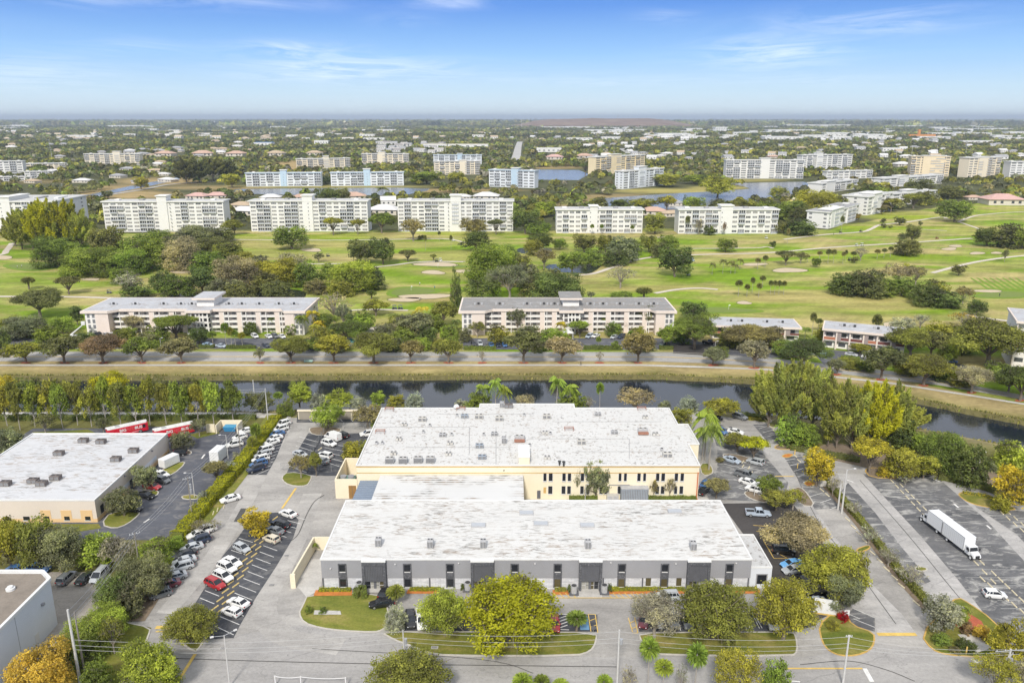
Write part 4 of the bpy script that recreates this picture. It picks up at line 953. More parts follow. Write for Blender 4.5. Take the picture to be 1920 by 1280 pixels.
# ------------------------------------------------------------ rooftop equipment, each unit a thing of its own
M_AC=M('unit_grey',(0.42,0.42,0.425),.6,.2,1.5,kind='obj');M_ACD=M('unit_grille',(0.22,0.22,0.225),.7,.2,3,kind='obj');M_ACC=M('unit_cream',(0.52,0.50,0.46),.6,.15,1.5,kind='obj')
M_FAN=M('fan_dark',(0.06,0.06,0.062),.6,.1,2,kind='obj');M_RUST=M('rust_steel',(0.33,0.16,0.11),.8,.3,2,kind='obj');M_BROWNU=M('unit_brown',(0.17,0.145,0.135),.7,.25,1.5,kind='obj');M_BLUEU=M('unit_bluegrey',(0.30,0.34,0.39),.6,.15,1.5,kind='obj')
PROTO={}
def unit(kind):
 R=empty('rooftop_unit',(0,0,-50))
 if kind=='fanpair':
  for s in(-1,1):
   b=MB();b.box(s*.75-.55,s*.75+.55,-1.1,1.1,.25,1.35,0);b.build('cabinet',M_ACC,R);
   b=MB();b.box(s*.75-.38,s*.75+.38,-1.0,1.0,1.353,1.39);b.build('grille',M_ACD,R)
  b=MB();b.box(-1.5,1.5,-.9,-.7,0,.248);b.box(-1.5,1.5,.7,.9,0,.248);b.build('skid',M_AC,R)
 elif kind in('box','cream','brown','blue','tall'):
  m={'box':M_AC,'cream':M_ACC,'brown':M_BROWNU,'blue':M_BLUEU,'tall':M_AC}[kind]
  h=1.6 if kind!='tall' else 2.2;wx=1.6 if kind!='tall' else.8
  b=MB();b.box(-wx,wx,-1.1,1.1,.2,h);b.build('cabinet',m,R)
  b=MB();b.box(-wx*.9,-wx*.1,-1.14,-1.102,.35,h-.15);b.box(wx*.1,wx*.9,-1.14,-1.102,.35,h-.15);b.build('grille',M_ACD,R)
  for s in(-1,1):
   b=MB();b.cyl(s*wx*.5,0.1,h+.002,h+.14,min(.6,wx*.45),14);f=b.build('fan_guard',m,R);b=MB();b.cyl(s*wx*.5,0.1,h+.143,h+.16,min(.5,wx*.38),14);b.build('fan',M_FAN,f)
  b=MB();b.box(-wx*.95,wx*.95,-1,1,0,.198);b.build('curb',M_ACC,R)
 elif kind=='row':
  b=MB();b.box(-1.7,1.7,-1.25,1.25,.3,2.2);b.build('cabinet',M_AC,R)
  for i in range(8):
   pass
  b=MB();b.box(-1.6,1.6,-1.29,-1.252,.45,2.05);b.build('grille',M('coil_grey',(0.2,0.2,0.205),.7,.2,4,kind='obj'),R)
  for s in(-1,1):
   b=MB();b.cyl(s*.8,0,2.202,2.42,.68,14);f=b.build('fan_guard',M_ACC,R);b=MB();b.cyl(s*.8,0,2.423,2.44,.55,14);b.build('fan',M_FAN,f)
  b=MB();b.box(-1.7,-1.5,-1.2,1.2,0,.298);b.box(1.5,1.7,-1.2,1.2,0,.298);b.build('skid',M_ACD,R)
 elif kind=='small':
  b=MB();b.box(-.45,.45,-.45,.45,.15,1.0);b.build('cabinet',M_AC,R);b=MB();b.cyl(0,0,1.002,1.12,.38,12);b.build('fan',M_FAN,R);b=MB();b.box(-.4,.4,-.4,.4,0,.148);b.build('curb',M_ACC,R)
 elif kind=='vent':
  b=MB();b.cyl(0,0,0,.9,.22,10);b.build('stack',M_FAN,R);b=MB();b.cyl(0,0,.9,1.15,.4,12);b.build('hood',M_FAN,R)
 elif kind=='skylight':
  b=MB();b.box(-1.5,1.5,-.8,.8,0,.25);b.build('curb',M_AC,R);b=MB();b.box(-1.4,1.4,-.7,.7,.252,.34);b.build('skylight_pane',M('skylight_pane',(0.42,0.44,0.47),.3,.1,1),R)
 elif kind=='frame':
  for s in(-1,1):
   b=MB();b.tube((s*1.7,-1,0),(s*1.7,-1,1.0),.09,.09);b.tube((s*1.7,1,0),(s*1.7,1,1.0),.09,.09);b.tube((s*1.7,-1.1,1.0),(s*1.7,1.1,1.0),.09,.09);b.build('leg',M_RUST,R)
  b=MB();b.tube((-1.9,-1,1.05),(1.9,-1,1.05),.1,.1);b.tube((-1.9,1,1.05),(1.9,1,1.05),.1,.1);b.tube((-1.9,0,1.05),(1.9,0,1.05),.08,.08);b.build('beam',M_RUST,R)
 elif kind=='plant':
  b=MB();b.box(-2,2,-2.2,-1.0,.3,1.1);b.build('base_frame',M_RUST,R);b=MB();b.box(-1.9,1.9,-1.0,1.0,.3,2.0);b.build('cabinet',M_AC,R)
  b=MB();b.box(-1.7,1.4,1.1,2.2,.2,1.7);b.build('cabinet',M_ACC,R)
  for s in(-.9,.9):
   b=MB();b.cyl(s,0,2.002,2.3,.6,14);f=b.build('fan_guard',M_ACC,R);b=MB();b.cyl(s,0,2.303,2.32,.5,14);b.build('fan',M_FAN,f)
  b=MB();b.tube((2.1,-1.5,.7),(2.1,1.5,.7),.15,.15);b.tube((2.1,1.5,.7),(2.1,1.5,1.6),.15,.15);b.build('pipe',M_AC,R)
 elif kind=='dome':
  b=MB();n=10;rings=[]
  for k in range(6):
   a=k/6*pi/2;rings.append([(1.1*cos(a)*cos(2*pi*i/n),1.1*cos(a)*sin(2*pi*i/n),.5+1.2*sin(a)) for i in range(n)])
  b.loft(rings);b.build('dome_cover',M_CAP,R,smooth=True);b=MB();b.cyl(0,0,0,.5,.5,10);b.build('pedestal',M_AC,R)
 elif kind=='condenser':
  b=MB();b.box(-.9,.9,-.7,.7,0,.25);b.build('pad',M_DARK,R);b=MB();b.cyl(0,0,.252,1.75,.62,8);b.build('cabinet',M_AC,R);b=MB();b.cyl(0,0,1.752,1.8,.5,12);b.build('fan',M_FAN,R)
 return R
def put_unit(kind,u,v,z,label,name='rooftop_unit',cat='air conditioner',group=None,scale=1.0,rz=0.0):
 first=kind not in PROTO
 if first:PROTO[kind]=unit(kind)
 o=PROTO[kind] if first else copy_tree(PROTO[kind])
 o.name=name;p=at(u,v,z);o.location=p;o.rotation_euler=(0,0,rz);o.scale=(scale*US.get(kind,1),)*3
 tag(o,label,cat,group)
ZR=8.87;g='units on the cream building roof'
W='on the cream roof'
US={'fanpair':.55,'box':.54,'cream':.68,'blue':.6,'row':.6,'small':.72,'tall':.72,'plant':.66,'frame':.68,'brown':.72,'dome':.8}
for k,u,v,l in[('frame',730,769,'rusty red pipe frame in the far left corner '+W),('frame',713,811,'rusty red pipe frame by the left edge '+W),('frame',864,768,'rusty red pipe frame beside the white dome '+W),('frame',1067,806,'rusty portal frame standing alone mid-roof '+W),('frame',1203,768,'orange pipe frame at the far edge '+W)]:
 put_unit(k,u,v,ZR,l,'pipe_frame','frame','pipe frames on the roof')
for k,u,v,l in[('dome',856,766,'white dome cover at the far edge '+W)]:put_unit(k,u,v,ZR,l,'dome_cover','dome',g)
for k,u,v,l in[('cream',792,789,'cream cabinet near the far left '+W),('fanpair',758,798,'twin-fan unit nearest the far left corner '+W),('fanpair',748,825,'twin-fan unit by the left edge '+W),('box',830,818,'grey boxy unit with grille standing alone left of centre '+W),('small',847,817,'little condenser right of the lone grey box '+W),('fanpair',844,833,'twin-fan unit, farther of the left-centre pair '+W),('fanpair',841,853,'twin-fan unit, nearer of the left-centre pair '+W),('fanpair',738,852,'twin-fan unit just behind the leftmost big grey unit '+W),('row',731,867,'leftmost of four big grey units along the front edge '+W),('row',756,867,'second from left of four big grey units along the front edge '+W),('row',784,866,'third from left of four big grey units along the front edge '+W),('row',807,866,'rightmost of four big grey units along the front edge '+W),('blue',871,783,'blue-grey cabinet beside the rusty frame at the far edge '+W),
 ('small',857,781,'small grey unit left of the blue-grey cabinet '+W),('small',794,812,'small grey unit right of the left twin fans '+W),('small',806,800,'small rusty-footed unit behind the lone grey box '+W),('small',706,833,'left one of two small units by the left edge '+W),('small',717,833,'right one of two small units by the left edge '+W),('cream',898,784,'beige cabinet nearest the dome '+W),('cream',936,788,'beige low cabinet behind the roof centre '+W),('cream',1025,784,'big cream cabinet near the far edge '+W),('small',983,780,'small tan unit left of the big cream cabinet '+W),('box',927,816,'grey slatted unit left of the rust-based plant '+W),('tall',945,830,'tall narrow grey unit left of the rust-based plant '+W),('blue',899,839,'farther of two blue-grey units left of centre '+W),('blue',904,860,'nearer of two blue-grey units left of centre '+W),('small',907,817,'small rust-stained unit left of the slatted grey unit '+W),
 ('plant',974,826,'large plant on a rusty base in the middle '+W),('fanpair',1022,813,'twin-fan unit right of the rust-based plant '+W),('small',1032,815,'small grey unit beside the middle twin fans '+W),('cream',1090,832,'cream box with dark end right of the portal frame '+W),('fanpair',1026,860,'twin-fan unit right of the stair housing '+W),('small',993,837,'small unit right of the rust-based plant '+W),('box',1121,779,'white-grey cabinet near the far edge, right of the big cream one '+W),('box',1152,813,'grey flat unit right of the cream box '+W),('plant',1205,812,'twin plant on a rusty base in the right half '+W),('fanpair',1229,816,'twin-fan unit right of the right-hand plant '+W),('fanpair',1210,784,'twin-fan unit below the orange pipe frame '+W),('cream',1251,856,'pale box at the right front '+W),('small',1241,845,'small unit behind the pale box at the right front '+W),('tall',941,
 763,'dark upright unit at the far edge '+W),('brown',954,764,'brown box unit at the far edge '+W)]:
 put_unit(k,u,v,ZR,l,group=g)
for k,u,v,l in[('vent',1049,872,'left one of two black exhaust stacks at the front edge '+W),('vent',1057,873,'right one of two black exhaust stacks at the front edge '+W),('vent',945,888,'black exhaust stack at the back edge of the connecting roof')]:
 put_unit(k,u,v,ZR if v<880 else 6.52,l,'exhaust_stack','vent','exhaust stacks')
for u,v,l in[(157,829,'grey-brown unit nearest the far edge of the beige building roof'),(190,831,'brown unit right of the grey one on the beige building roof'),(251,848,'brown unit nearest the right edge of the beige building roof'),(218,864,'brown unit left of the right-edge one on the beige building roof'),(111,853,'brown unit alone in the middle of the beige building roof'),(105,899,'brown unit behind the pair on the beige building roof'),(63,905,'farther unit of the overlapping pair on the beige building roof'),(79,910,'nearer unit of the overlapping pair on the beige building roof'),(11,910,'brown unit at the left picture edge on the beige building roof')]:
 put_unit('brown',u,v,5.37,l,group='units on the beige building roof')
for k,u,v,l in[('tall',710,1022,'leftmost grey unit on the roof of the grey building'),('tall',807,1025,'second grey unit from the left on the roof of the grey building'),('tall',906,1025,'third grey unit from the left on the roof of the grey building'),('tall',1102,1026,'dark grey unit right of centre on the roof of the grey building'),('tall',1299,1029,'rightmost grey unit on the roof of the grey building')]:put_unit(k,u,v,6.6,l,group='units on the grey building roof')
for u,v,l in[(897,985,'flat skylight left of centre on the grey building roof'),(1014,982,'flat skylight at the centre of the grey building roof'),(1101,985,'flat skylight right of centre on the grey building roof'),(987,962,'flat skylight at the back of the grey building roof'),(1265,959,'flat skylight at the right back of the grey building roof')]:
 put_unit('skylight',u,v,6.6,l,'skylight','skylight','skylights on the grey building roof')
for u,v,l in[(674,1106,'grey condenser in a ring of hedge left of the first entry'),(1076,1112,'grey condenser on a dark pad left of the white entry walk'),(1133,1111,'grey condenser on a dark pad right of the white entry walk'),(877,1106,'grey condenser half hidden by the big lime tree')]:
 put_unit('condenser',u,v,.12,l,'condenser','air conditioner','condensers in front of the grey building')
def ground_plant():
 p=at(1189,941);R=empty('generator_cabinet',(p[0],p[1]+1,0),0,'blue-grey ribbed generator cabinet behind the grey building roof','generator')
 b=MB();b.box(-3.2,3.2,-1.5,1.5,.2,3.6);b.build('cabinet',M_BLUEU,R)
 b=MB()
 for i in range(16):b.box(-3.1+i*.4,-2.95+i*.4,-1.56,-1.502,.4,3.4)
 b.build('ribs',M_ACD,R);b=MB();b.box(-3.3,3.3,-1.6,1.6,3.602,3.75);b.build('cover',M_AC,R);b=MB();b.box(-3,3,-1.3,1.3,0,.198);b.build('base',M_CONC,R)
 p=at(1149,941);R=empty('transformer',(p[0],p[1]+1,0),0,'pale transformer beside the generator cabinet','transformer')
 b=MB();b.box(-1.4,1.4,-.9,.9,0,1.7);b.build('cabinet',M_ACC,R);b=MB();b.box(-1.2,-.1,-.95,-.902,.2,1.5);b.box(.1,1.2,-.95,-.902,.2,1.5);b.build('door',M_AC,R)
ground_plant()
# ------------------------------------------------------------ condominiums and the town beyond
M_CW=M('condo_white',(0.70,0.69,0.665),.85,.05,.08);M_CWB=M('condo_bluish',(0.66,0.69,0.72),.85,.05,.08);M_CBLUE=M('condo_blue',(0.45,0.57,0.68),.85,.05,.08)
M_CCR=M('condo_cream',(0.74,0.66,0.52),.85,.05,.08);M_CYEL=M('condo_yellow',(0.74,0.62,0.40),.85,.05,.08);M_CPEACH=M('condo_peach',(0.74,0.62,0.43),.85,.05,.08)
M_WIN=glass_mat('condo_glass',(0.075,0.08,0.09),.15);M_WINL=glass_mat('condo_blind',(0.26,0.25,0.24),.3);M_WING=glass_mat('condo_glass_grey',(0.20,0.205,0.215),.2);M_RAIL=M('balcony_rail',(0.40,0.42,0.45),.6,.05,1);M_SHADOWW=M('balcony_wall',(0.5,0.5,0.49),.9,.05,1)
M_ROOFW=M('condo_roof_white',(0.50,0.50,0.49),.9,.15,.15);M_ROOFG=M('condo_roof_grey',(0.33,0.33,0.33),.9,.2,.15)
def frame_of(A,B):
 A=Vector(A);B=Vector(B);d=B-A;L=d.length;return A,L,atan2(d.y,d.x)
def condo(label,pA,pB,vt,depth,floors,pattern,wall,name='apartment_tower',roofm=None,group=None,tower=None,side=None,ground=0.0,small=False,overhang=1.0,cap=None):
 A,L,rz=frame_of(at(*pA),at(*pB));mid=((A.x+at(*pB)[0])/2,(A.y+at(*pB)[1])/2,0)
 H=zat(mid,vt)
 R=empty(name,A,rz,label,'apartment building',group)
 if not isinstance(depth,(int,float)):depth=(Vector(at(*depth))-A).length
 b=MB();b.box(0,L,0,depth,0,H);b.build('wall',wall,R)
 o_=overhang;b=MB();b.box(-o_,L+o_,-o_,depth+o_,H+.004,H+.9,0,1);rf=b.build('roof',[cap or M_CW,roofm or M_ROOFW],R)
 r=random.Random(int(L*10))
 for i in range(5):
  x=L*(i+.5)/5;b=MB();b.box(x-2,x+1.5,depth*.35,depth*.65,H+.904,H+1.9);b.build('plant_box',M_ROOFG if i%2 else M_CW,rf)
 if tower:
  a,c,tv=tower;x0,x1=L*a,L*c;ht=zat((mid[0],mid[1]+depth*.3,0),tv);b=MB();b.box(x0,x1,-.9,depth*.55,0,ht);tw=b.build('lift_tower',(cap if cap else wall),R)
  b=MB();b.box(x0-.8,x1+.8,-1.7,depth*.55+.8,ht+.003,ht+.7);b.build('tower_roof',M_CW,tw)
 n=len(pattern);bw=L/n;fh=H/floors
 w=MB();w.box(-bw*.34,bw*.34,-.06,-.002,-fh*.20,fh*.24,0);
 for q in(-.12,.10):w.box(bw*q-.02,bw*q+.12,-.1,-.061,-fh*.2,fh*.24,1)
 wm={}
 for k,mm in(('d',M_WIN),('l',M_WINL),('g',M_WING)):wm[k]=w.mesh('window',[mm,M_CW])
 ba=MB();ba.box(-bw*.47,bw*.47,-.05,-.002,-fh*.32,fh*.42,0);ba.box(-bw*.5,bw*.5,-1.3,-.002,-fh*.5,-fh*.42,1);ba.box(-bw*.5,bw*.5,-1.3,-1.22,-fh*.418,-fh*.10,2)
 for q in(-.5,.46):ba.box(bw*q,bw*(q+.04),-1.3,-.051,-fh*.418,fh*.5,1)
 ba.box(-bw*.16,-bw*.12,-.9,-.051,-fh*.3,fh*.42,1);ba.box(bw*.14,bw*.18,-.9,-.051,-fh*.3,fh*.42,1)
 bm={}
 for k,mm in(('d',M_WIN),('l',M_WINL),('g',M_WING)):bm[k]=ba.mesh('balcony',[mm,wall,M_RAIL])
 f=MB();f.box(-.35,.35,-.05,-.002,-.5,.5);tm=f.mesh('window',M_WING)
 for fl in range(floors):
  z=fh*(fl+.5)
  for i,ch in enumerate(pattern):
   if ch==' ':continue
   x=bw*(i+.5)
   ch=('w' if ch=='b' and r.random()<.22 else ch);me={'w':wm[r.choice('dlglg' if not small else 'dgd')],'b':bm[r.choice('ddgdl' if not small else 'ddg')],'t':tm}[ch]
   o=bpy.data.objects.new('balcony' if ch=='b' else 'window',me);o.location=(x,-.9 if ch=='t' else 0,z);link(o,R)
 if side:
  side_,pat=side;m=len(pat);bw2=depth/m
  s=MB();s.box(-min(1.2,bw2*.3),min(1.2,bw2*.3),-.06,-.002,-fh*.2,fh*.22);sm=s.mesh('window',M_WING)
  for fl in range(floors):
   for i,ch in enumerate(pat):
    if ch==' ':continue
    o=bpy.data.objects.new('window',sm);y=bw2*(i+.5)
    if side_=='R':o.location=(L,y,fh*(fl+.5));o.rotation_euler=(0,0,pi/2)
    else:o.location=(0,depth-y,fh*(fl+.5));o.rotation_euler=(0,0,-pi/2)
    link(o,R)
 return R
gW='white condominium towers along the golf course'
condo('white eight-storey tower at the left picture edge behind feathery yellow-green trees',(-75,437),(112,436),379,(-60,423),8,'wbbwwtwwbbww',M_CW,group=gW,tower=(.46,.55,367),side=('R','w w'))
condo('white eight-storey tower left of the two red-roofed houses, palest lift tower in its middle',(199,435),(423,434),379,16,8,'wbbwwbbwwtwbwwbbw',M_CW,group=gW,tower=(.455,.535,367))
condo('white eight-storey tower behind the round green tree on the fairway edge',(472,434),(691,434),378,16,8,'wbbwwbbwtwbwwbbww',M_CW,group=gW,tower=(.45,.535,366))
condo('white eight-storey tower behind the brown bare-looking tree, right of its twin neighbours',(747,434),(962,434),378,16,8,'wbwwbbwtbwwbbwwbw',M_CW,group=gW,tower=(.46,.55,366))
condo('white five-storey block, narrower one right of the tall towers',(1043,437),(1204,437),394,16,5,'wbwwbtwbbwwbbw',M_CW,group=gW,tower=(.385,.475,386))
condo('white five-storey block with palms in front, right of the narrow five-storey block',(1271,438),(1456,438),394,16,5,'wbbwbbtwwbwwbwb',M_CW,group=gW,tower=(.42,.54,385))
condo('low white four-storey block with grey flat roof stepping away beside the fairway',(1552,429),(1608,411),391,18,4,'wbbwbbw',M_CW,roofm=M_ROOFG,tower=(.05,.4,386),side=('L','w w'))
condo('white five-storey block turned corner-on beside the fairway',(1625,404),(1670,394),366,24,5,'wbbwbb',M_CW,tower=(.2,.5,360),side=('L','w w w'))
condo('low white block behind spreading trees at the far end of the fairway',(1672,386),(1752,378),361,14,4,'wbwwbw',M_CW,tower=(.3,.5,355))
condo('white four-storey block at the end of the lake, behind golden bushes',(1540,363),(1606,354),341,18,4,'wwbwwb',M_CW,tower=(.1,.35,337))
condo('long low white block behind the lake end',(1549,336),(1634,334),321,10,3,'wbwwbwwb',M_CW)
condo('long white four-storey block right of the lake end, half hidden by dark trees',(1655,352),(1766,344),332,18,4,'wwbwwbwwb',M_CW,tower=(.25,.4,328),side=('L','w w'))
condo('wide white nine-storey tower on the far lake shore',(1360,335),(1505,335),301,15,8,'bbwbbwwbbwb',M_CW,tower=(.44,.56,297),small=True)
condo('white seven-storey tower behind the right end of the wide lakeside tower',(1502,318),(1596,316),291,15,7,'wbwbwwbwbw',M_CW,tower=(.28,.4,286),small=True)
condo('peach stepped ten-storey tower right of the lake',(1705,330),(1778,331),294,18,8,'bwwwbbbw',M_CPEACH,small=True,tower=(.3,.85,292),cap=M_CPEACH)
condo('cream ten-storey tower between the peach tower and the right edge',(1813,333),(1872,331),296,18,8,'wwbwbwb',M_CCR,small=True,tower=(.3,.6,294))
condo('plain white tower cut by the right picture edge',(1891,335),(1960,335),304,18,7,'wwwwww',M_CW,small=True)
condo('yellow nine-storey tower with dark balconies beyond the lake arm',(1116,328),(1208,322),293,16,8,'wbbwbwbwbw',M_CYEL,small=True,tower=(.3,.5,289))
condo('white and pale blue seven-storey block in front of the yellow tower',(1168,355),(1243,347),319,13,7,'wbwbwwbw',M_CWB,small=True,tower=(.35,.55,312),side=('L','ww'))
condo('pale blue and white block left of the lake arm, seen end-on',(917,350),(1002,353),320,14,6,'wbwbwbww',M_CWB,small=True,tower=(.5,.65,315),cap=M_CBLUE)
condo('pale blue and white five-storey block, left one of two along the water',(462,350),(603,349),325,13,5,'wbwbwtwbbwb',M_CWB,small=True,tower=(.46,.54,319),cap=M_CBLUE)
condo('pale blue and white five-storey block, right one of two along the water',(621,349),(757,348),324,13,5,'wbwbbtwbwbw',M_CWB,small=True,tower=(.45,.54,317),cap=M_CBLUE)
condo('long cream seven-storey block beyond a brown field',(557,318),(657,316),298,13,6,'bwbwbbwbwb',M_CCR,small=True,tower=(.5,.6,293))
condo('cream block right of the one beyond the brown field',(679,308),(766,308),289,13,6,'bwbwbwbwb',M_CCR,small=True,tower=(.35,.5,285))
condo('pale blue block behind the cream one near the far road',(813,308),(903,308),291,13,6,'wbwbwbwbw',M_CWB,small=True,tower=(.5,.6,288),cap=M_CBLUE)
condo('cream seven-storey block in front of the pale blue one near the far road',(815,328),(900,327),303,14,6,'wbwwbwbwb',M_CCR,small=True,tower=(.55,.7,300))
condo('long cream seven-storey block standing alone on the left among dark trees',(160,309),(264,309),289,13,6,'bwbwbwbwbwb',M_CCR,small=True,tower=(.52,.65,284))
condo('white five-storey block at the left edge with a grey stair strip',(-40,326),(45,325),303,14,5,'wbbwwbw',M_CW,small=True)
condo('long low cream block right of the left-edge block',(48,318),(123,317),307,12,3,'wbwwbwb',M_CCR,small=True)
condo('low white block with grey roof below the long low cream one',(47,334),(102,333),322,12,3,'wbwbw',M_CW,small=True,roofm=M_ROOFG)
condo('lowest flat white block near the left edge among trees',(-5,340),(60,339),332,10,2,'wbwwb',M_CW,small=True,roofm=M_ROOFG)
# ---- pink gallery condominiums across the canal
M_PINK=M('pink_stucco',(0.70,0.605,0.54),.9,.05,.3);M_PWHITE=M('gallery_white',(0.74,0.715,0.685),.85,.05,.3);M_GALW=M('gallery_back_wall',(0.62,0.575,0.53),.9,.08,.4);M_FASCIA=M('pink_fascia',(0.70,0.61,0.54),.85,.06,.3)
def gallery(label,uL,uR,roofm,name='apartment_building'):
 Y=at(960,628)[1];zt=zat((0,Y,0),587.5);x0,x1=xat(uL,Y,5),xat(uR,Y,5);L=x1-x0;D=at(960,562,zt)[1]-Y;rec=5.5
 R=empty(name,(x0,Y,0),0,label,'apartment building','pink condominiums across the canal')
 b=MB();b.box(L*.12,L*.905,rec,D,0,zt-.01);b.build('wall',M_GALW,R)
 for a,c,m in((.015,.062,M_PWHITE),(.9475,.99,M_PWHITE)):
  b=MB();b.box(L*a,L*c,.4,D-.2,0,zt-.012);b.build('wing_wall',m,R)
 for a,c in((.0622,.1198),(.9052,.9473)):
  b=MB();b.box(L*a,L*c,0,D-.1,0,zt-.012);b.build('pink_wall',M_PINK,R)
 fh=zt/4
 for fl in range(1,4):
  for a,c in((.1202,.478),(.562,.905)):
   b=MB();b.box(L*a,L*c,rec-1.7,rec-.002,fh*fl-.15,fh*fl+.1,0);b.box(L*a,L*c,rec-1.78,rec-1.702,fh*fl-.25,fh*fl+.75,1);b.build('gallery_floor',[M_PWHITE,M_PWHITE],R)
 piers=[.195,.285,.375,.43,.60,.68,.765,.85]
 for k,q in enumerate(piers):
  b=MB();b.box(L*q,L*q+1.9,rec-1.9,rec-.003,0,zt-.013);b.build('pink_pier',M_PINK,R)
  b=MB();b.box(L*q+1.902,L*q+2.15,rec-1.95,rec-.003,0,zt-.013);b.build('column',M_PWHITE,R)
 for k,q in enumerate((.15,.24,.33,.405,.56,.64,.72,.81,.88)):
  b=MB();b.box(L*q,L*q+.28,rec-1.95,rec-.003,0,zt-.013);b.build('column',M_PWHITE,R)
 wm=MB();wm.box(-.75,.75,-.05,-.002,-.55,.55);wmesh=wm.mesh('window',M_WING);dm=MB();dm.box(-.45,.45,-.05,-.002,-.9,1.1);dmesh=dm.mesh('door',M_WING)
 for fl in range(4):
  for k,q in enumerate((.135,.17,.225,.26,.31,.35,.40,.455,.585,.63,.66,.71,.745,.79,.83,.875)):
   o=bpy.data.objects.new('window' if k%3 else 'door',wmesh if k%3 else dmesh);o.location=(L*q,rec,fh*(fl+.55));link(o,R)
  for q in(.03,.052,.957,.976):
   o=bpy.data.objects.new('window',wmesh);o.location=(L*q,.4,fh*(fl+.5));o.scale=(.75,1,1.5);link(o,R)
 ta,tb=L*.478,L*.562
 b=MB();b.box(ta,tb,rec-.6,D-3,0,zt-.015);b.build('lobby_wall',M_GALW,R)
 for q in(ta+.2,ta+2.2,(ta+tb)/2-.2,(ta+tb)/2+1.2,tb-.8):
  b=MB();b.box(q,q+.55,1.2,1.75,0,zt-.016);b.build('column',M_PWHITE,R)
 for fl in range(1,4):
  b=MB();b.box(ta,tb,1.3,rec-.602,fh*fl-.15,fh*fl+.12);b.box(ta+2.8,tb-.8,1.22,1.298,fh*fl+.1,fh*fl+.9);b.build('landing',M_PWHITE,R)
 for fl in range(4):
  b=MB();b.box(ta+2.9,tb-1,rec-.66,rec-.602,fh*fl+.2,fh*fl+2.1);b.build('window',M_WIN,R)
 pl=[(0,-.5),(L*.1205,-.5),(L*.155,rec-2.3),(L*.462,rec-2.3),(L*.462,.3),(L*.575,.3),(L*.575,rec-2.3),(L*.885,rec-2.3),(L*.905,-.5),(L,-.5),(L,D+.5),(0,D+.5)]
 b=MB();b.prism(pl,zt,zt+1.0,0);rf=b.build('roof_fascia',M_FASCIA,R)
 cx,cy=L/2,D*.55;inn=[((p[0]-cx)*.985+cx,(p[1]-cy)*.93+cy) for p in pl]
 b=MB();b.prism(inn,zt+1.003,zt+1.05);b.build('roof',roofm,rf)
 b=MB();b.box(ta+.5,tb-.2,D*.35,D*.75,zt+1.053,zt+4.1);h=b.build('lift_house',M_PWHITE,R)
 b=MB();b.box(ta-.8,tb+1,D*.28,D*.82,zt+4.104,zt+4.9,0,1);b.build('lift_roof',[M_FASCIA,roofm],h)
 for i,q in enumerate((.07,.17,.30,.38,.43,.60,.66,.74,.83,.90)):
  for j in range(3):
   b=MB();b.cyl(L*q+j*1.5,D*.45+(j%2)*.6,zt+1.055,zt+1.9,.5,8);b.build('condenser',M_FAN if j%2 else M_AC,rf)
gallery('long pink and white four-storey gallery block across the canal, left one, with light grey roof',154,574,M_RGREY)
gallery('long pink and white four-storey gallery block across the canal, right one, with dark stained roof',860,1268,M_RDGREY)
def lowrise(label,pA,pB,vt,depth,right_end=True):
 A,L,rz=frame_of(at(*pA),at(*pB));mid=((A.x+at(*pB)[0])/2,(A.y+at(*pB)[1])/2,0);H=zat(mid,vt)
 R=empty('apartment_building',A,rz,label,'apartment building','low blocks on the right across the canal')
 M_MAR=M('maroon_panel',(0.17,0.065,0.055),.8,.15,.6);M_TAUPE=M('taupe_panel',(0.30,0.25,0.24),.85,.08,.5)
 b=MB();b.box(0,L,1.6,depth,0,H-.01);b.build('wall',M_PWHITE,R)
 n=6;bw=L/n
 for i in range(n):
  x=bw*i
  b=MB();b.box(x-.3 if i else 0,x+.3,.0,1.597,0,H-.012);b.build('pier',M_FASCIA,R)
  b=MB();b.box(x+.303,x+bw-.303,.1,1.597,H*.46,H*.5,0);b.box(x+.303,x+bw-.303,.05,.12,H*.502,H*.66,1);b.build('balcony',[M_PWHITE,M_MAR if i%3 else M('brick_panel',(0.42,0.17,0.10),.85,.15,.6)],R)
  for z in(H*.22,H*.75):
   b=MB();b.box(x+bw*.2,x+bw*.72,1.54,1.598,z-.8,z+.75);w=b.build('window',M_WIN,R);
  if i%2:
   b=MB();b.box(x+.35,x+bw*.35,-.1,.04,H*.45,H-.013);b.build('taupe_panel',M_TAUPE,R)
 b=MB();b.box(-.6,L+.6,-.7,depth+.6,H,H+.8);f=b.build('roof_fascia',M_FASCIA,R)
 b=MB();b.box(-.1,L+.1,-.2,depth+.1,H+.803,H+.85);b.build('roof',M_RGREY,f)
 for q in(.2,.33,.62,.8):
  for j in range(2):
   b=MB();b.cyl(L*q+j*1.4,depth*.5,H+.852,H+1.7,.5,8);b.build('condenser',M_FAN if j else M_AC,f)
lowrise('low two-storey block with maroon balconies and grey roof, left one of the row',(1334,636),(1498,641),615,14)
lowrise('low two-storey block with brick-red balcony and grey roof, middle one of the row',(1541,652),(1694,668),626,13)
lowrise('pale pink block with grey roof cut by the right edge',(1893,694),(2090,715),614,22)
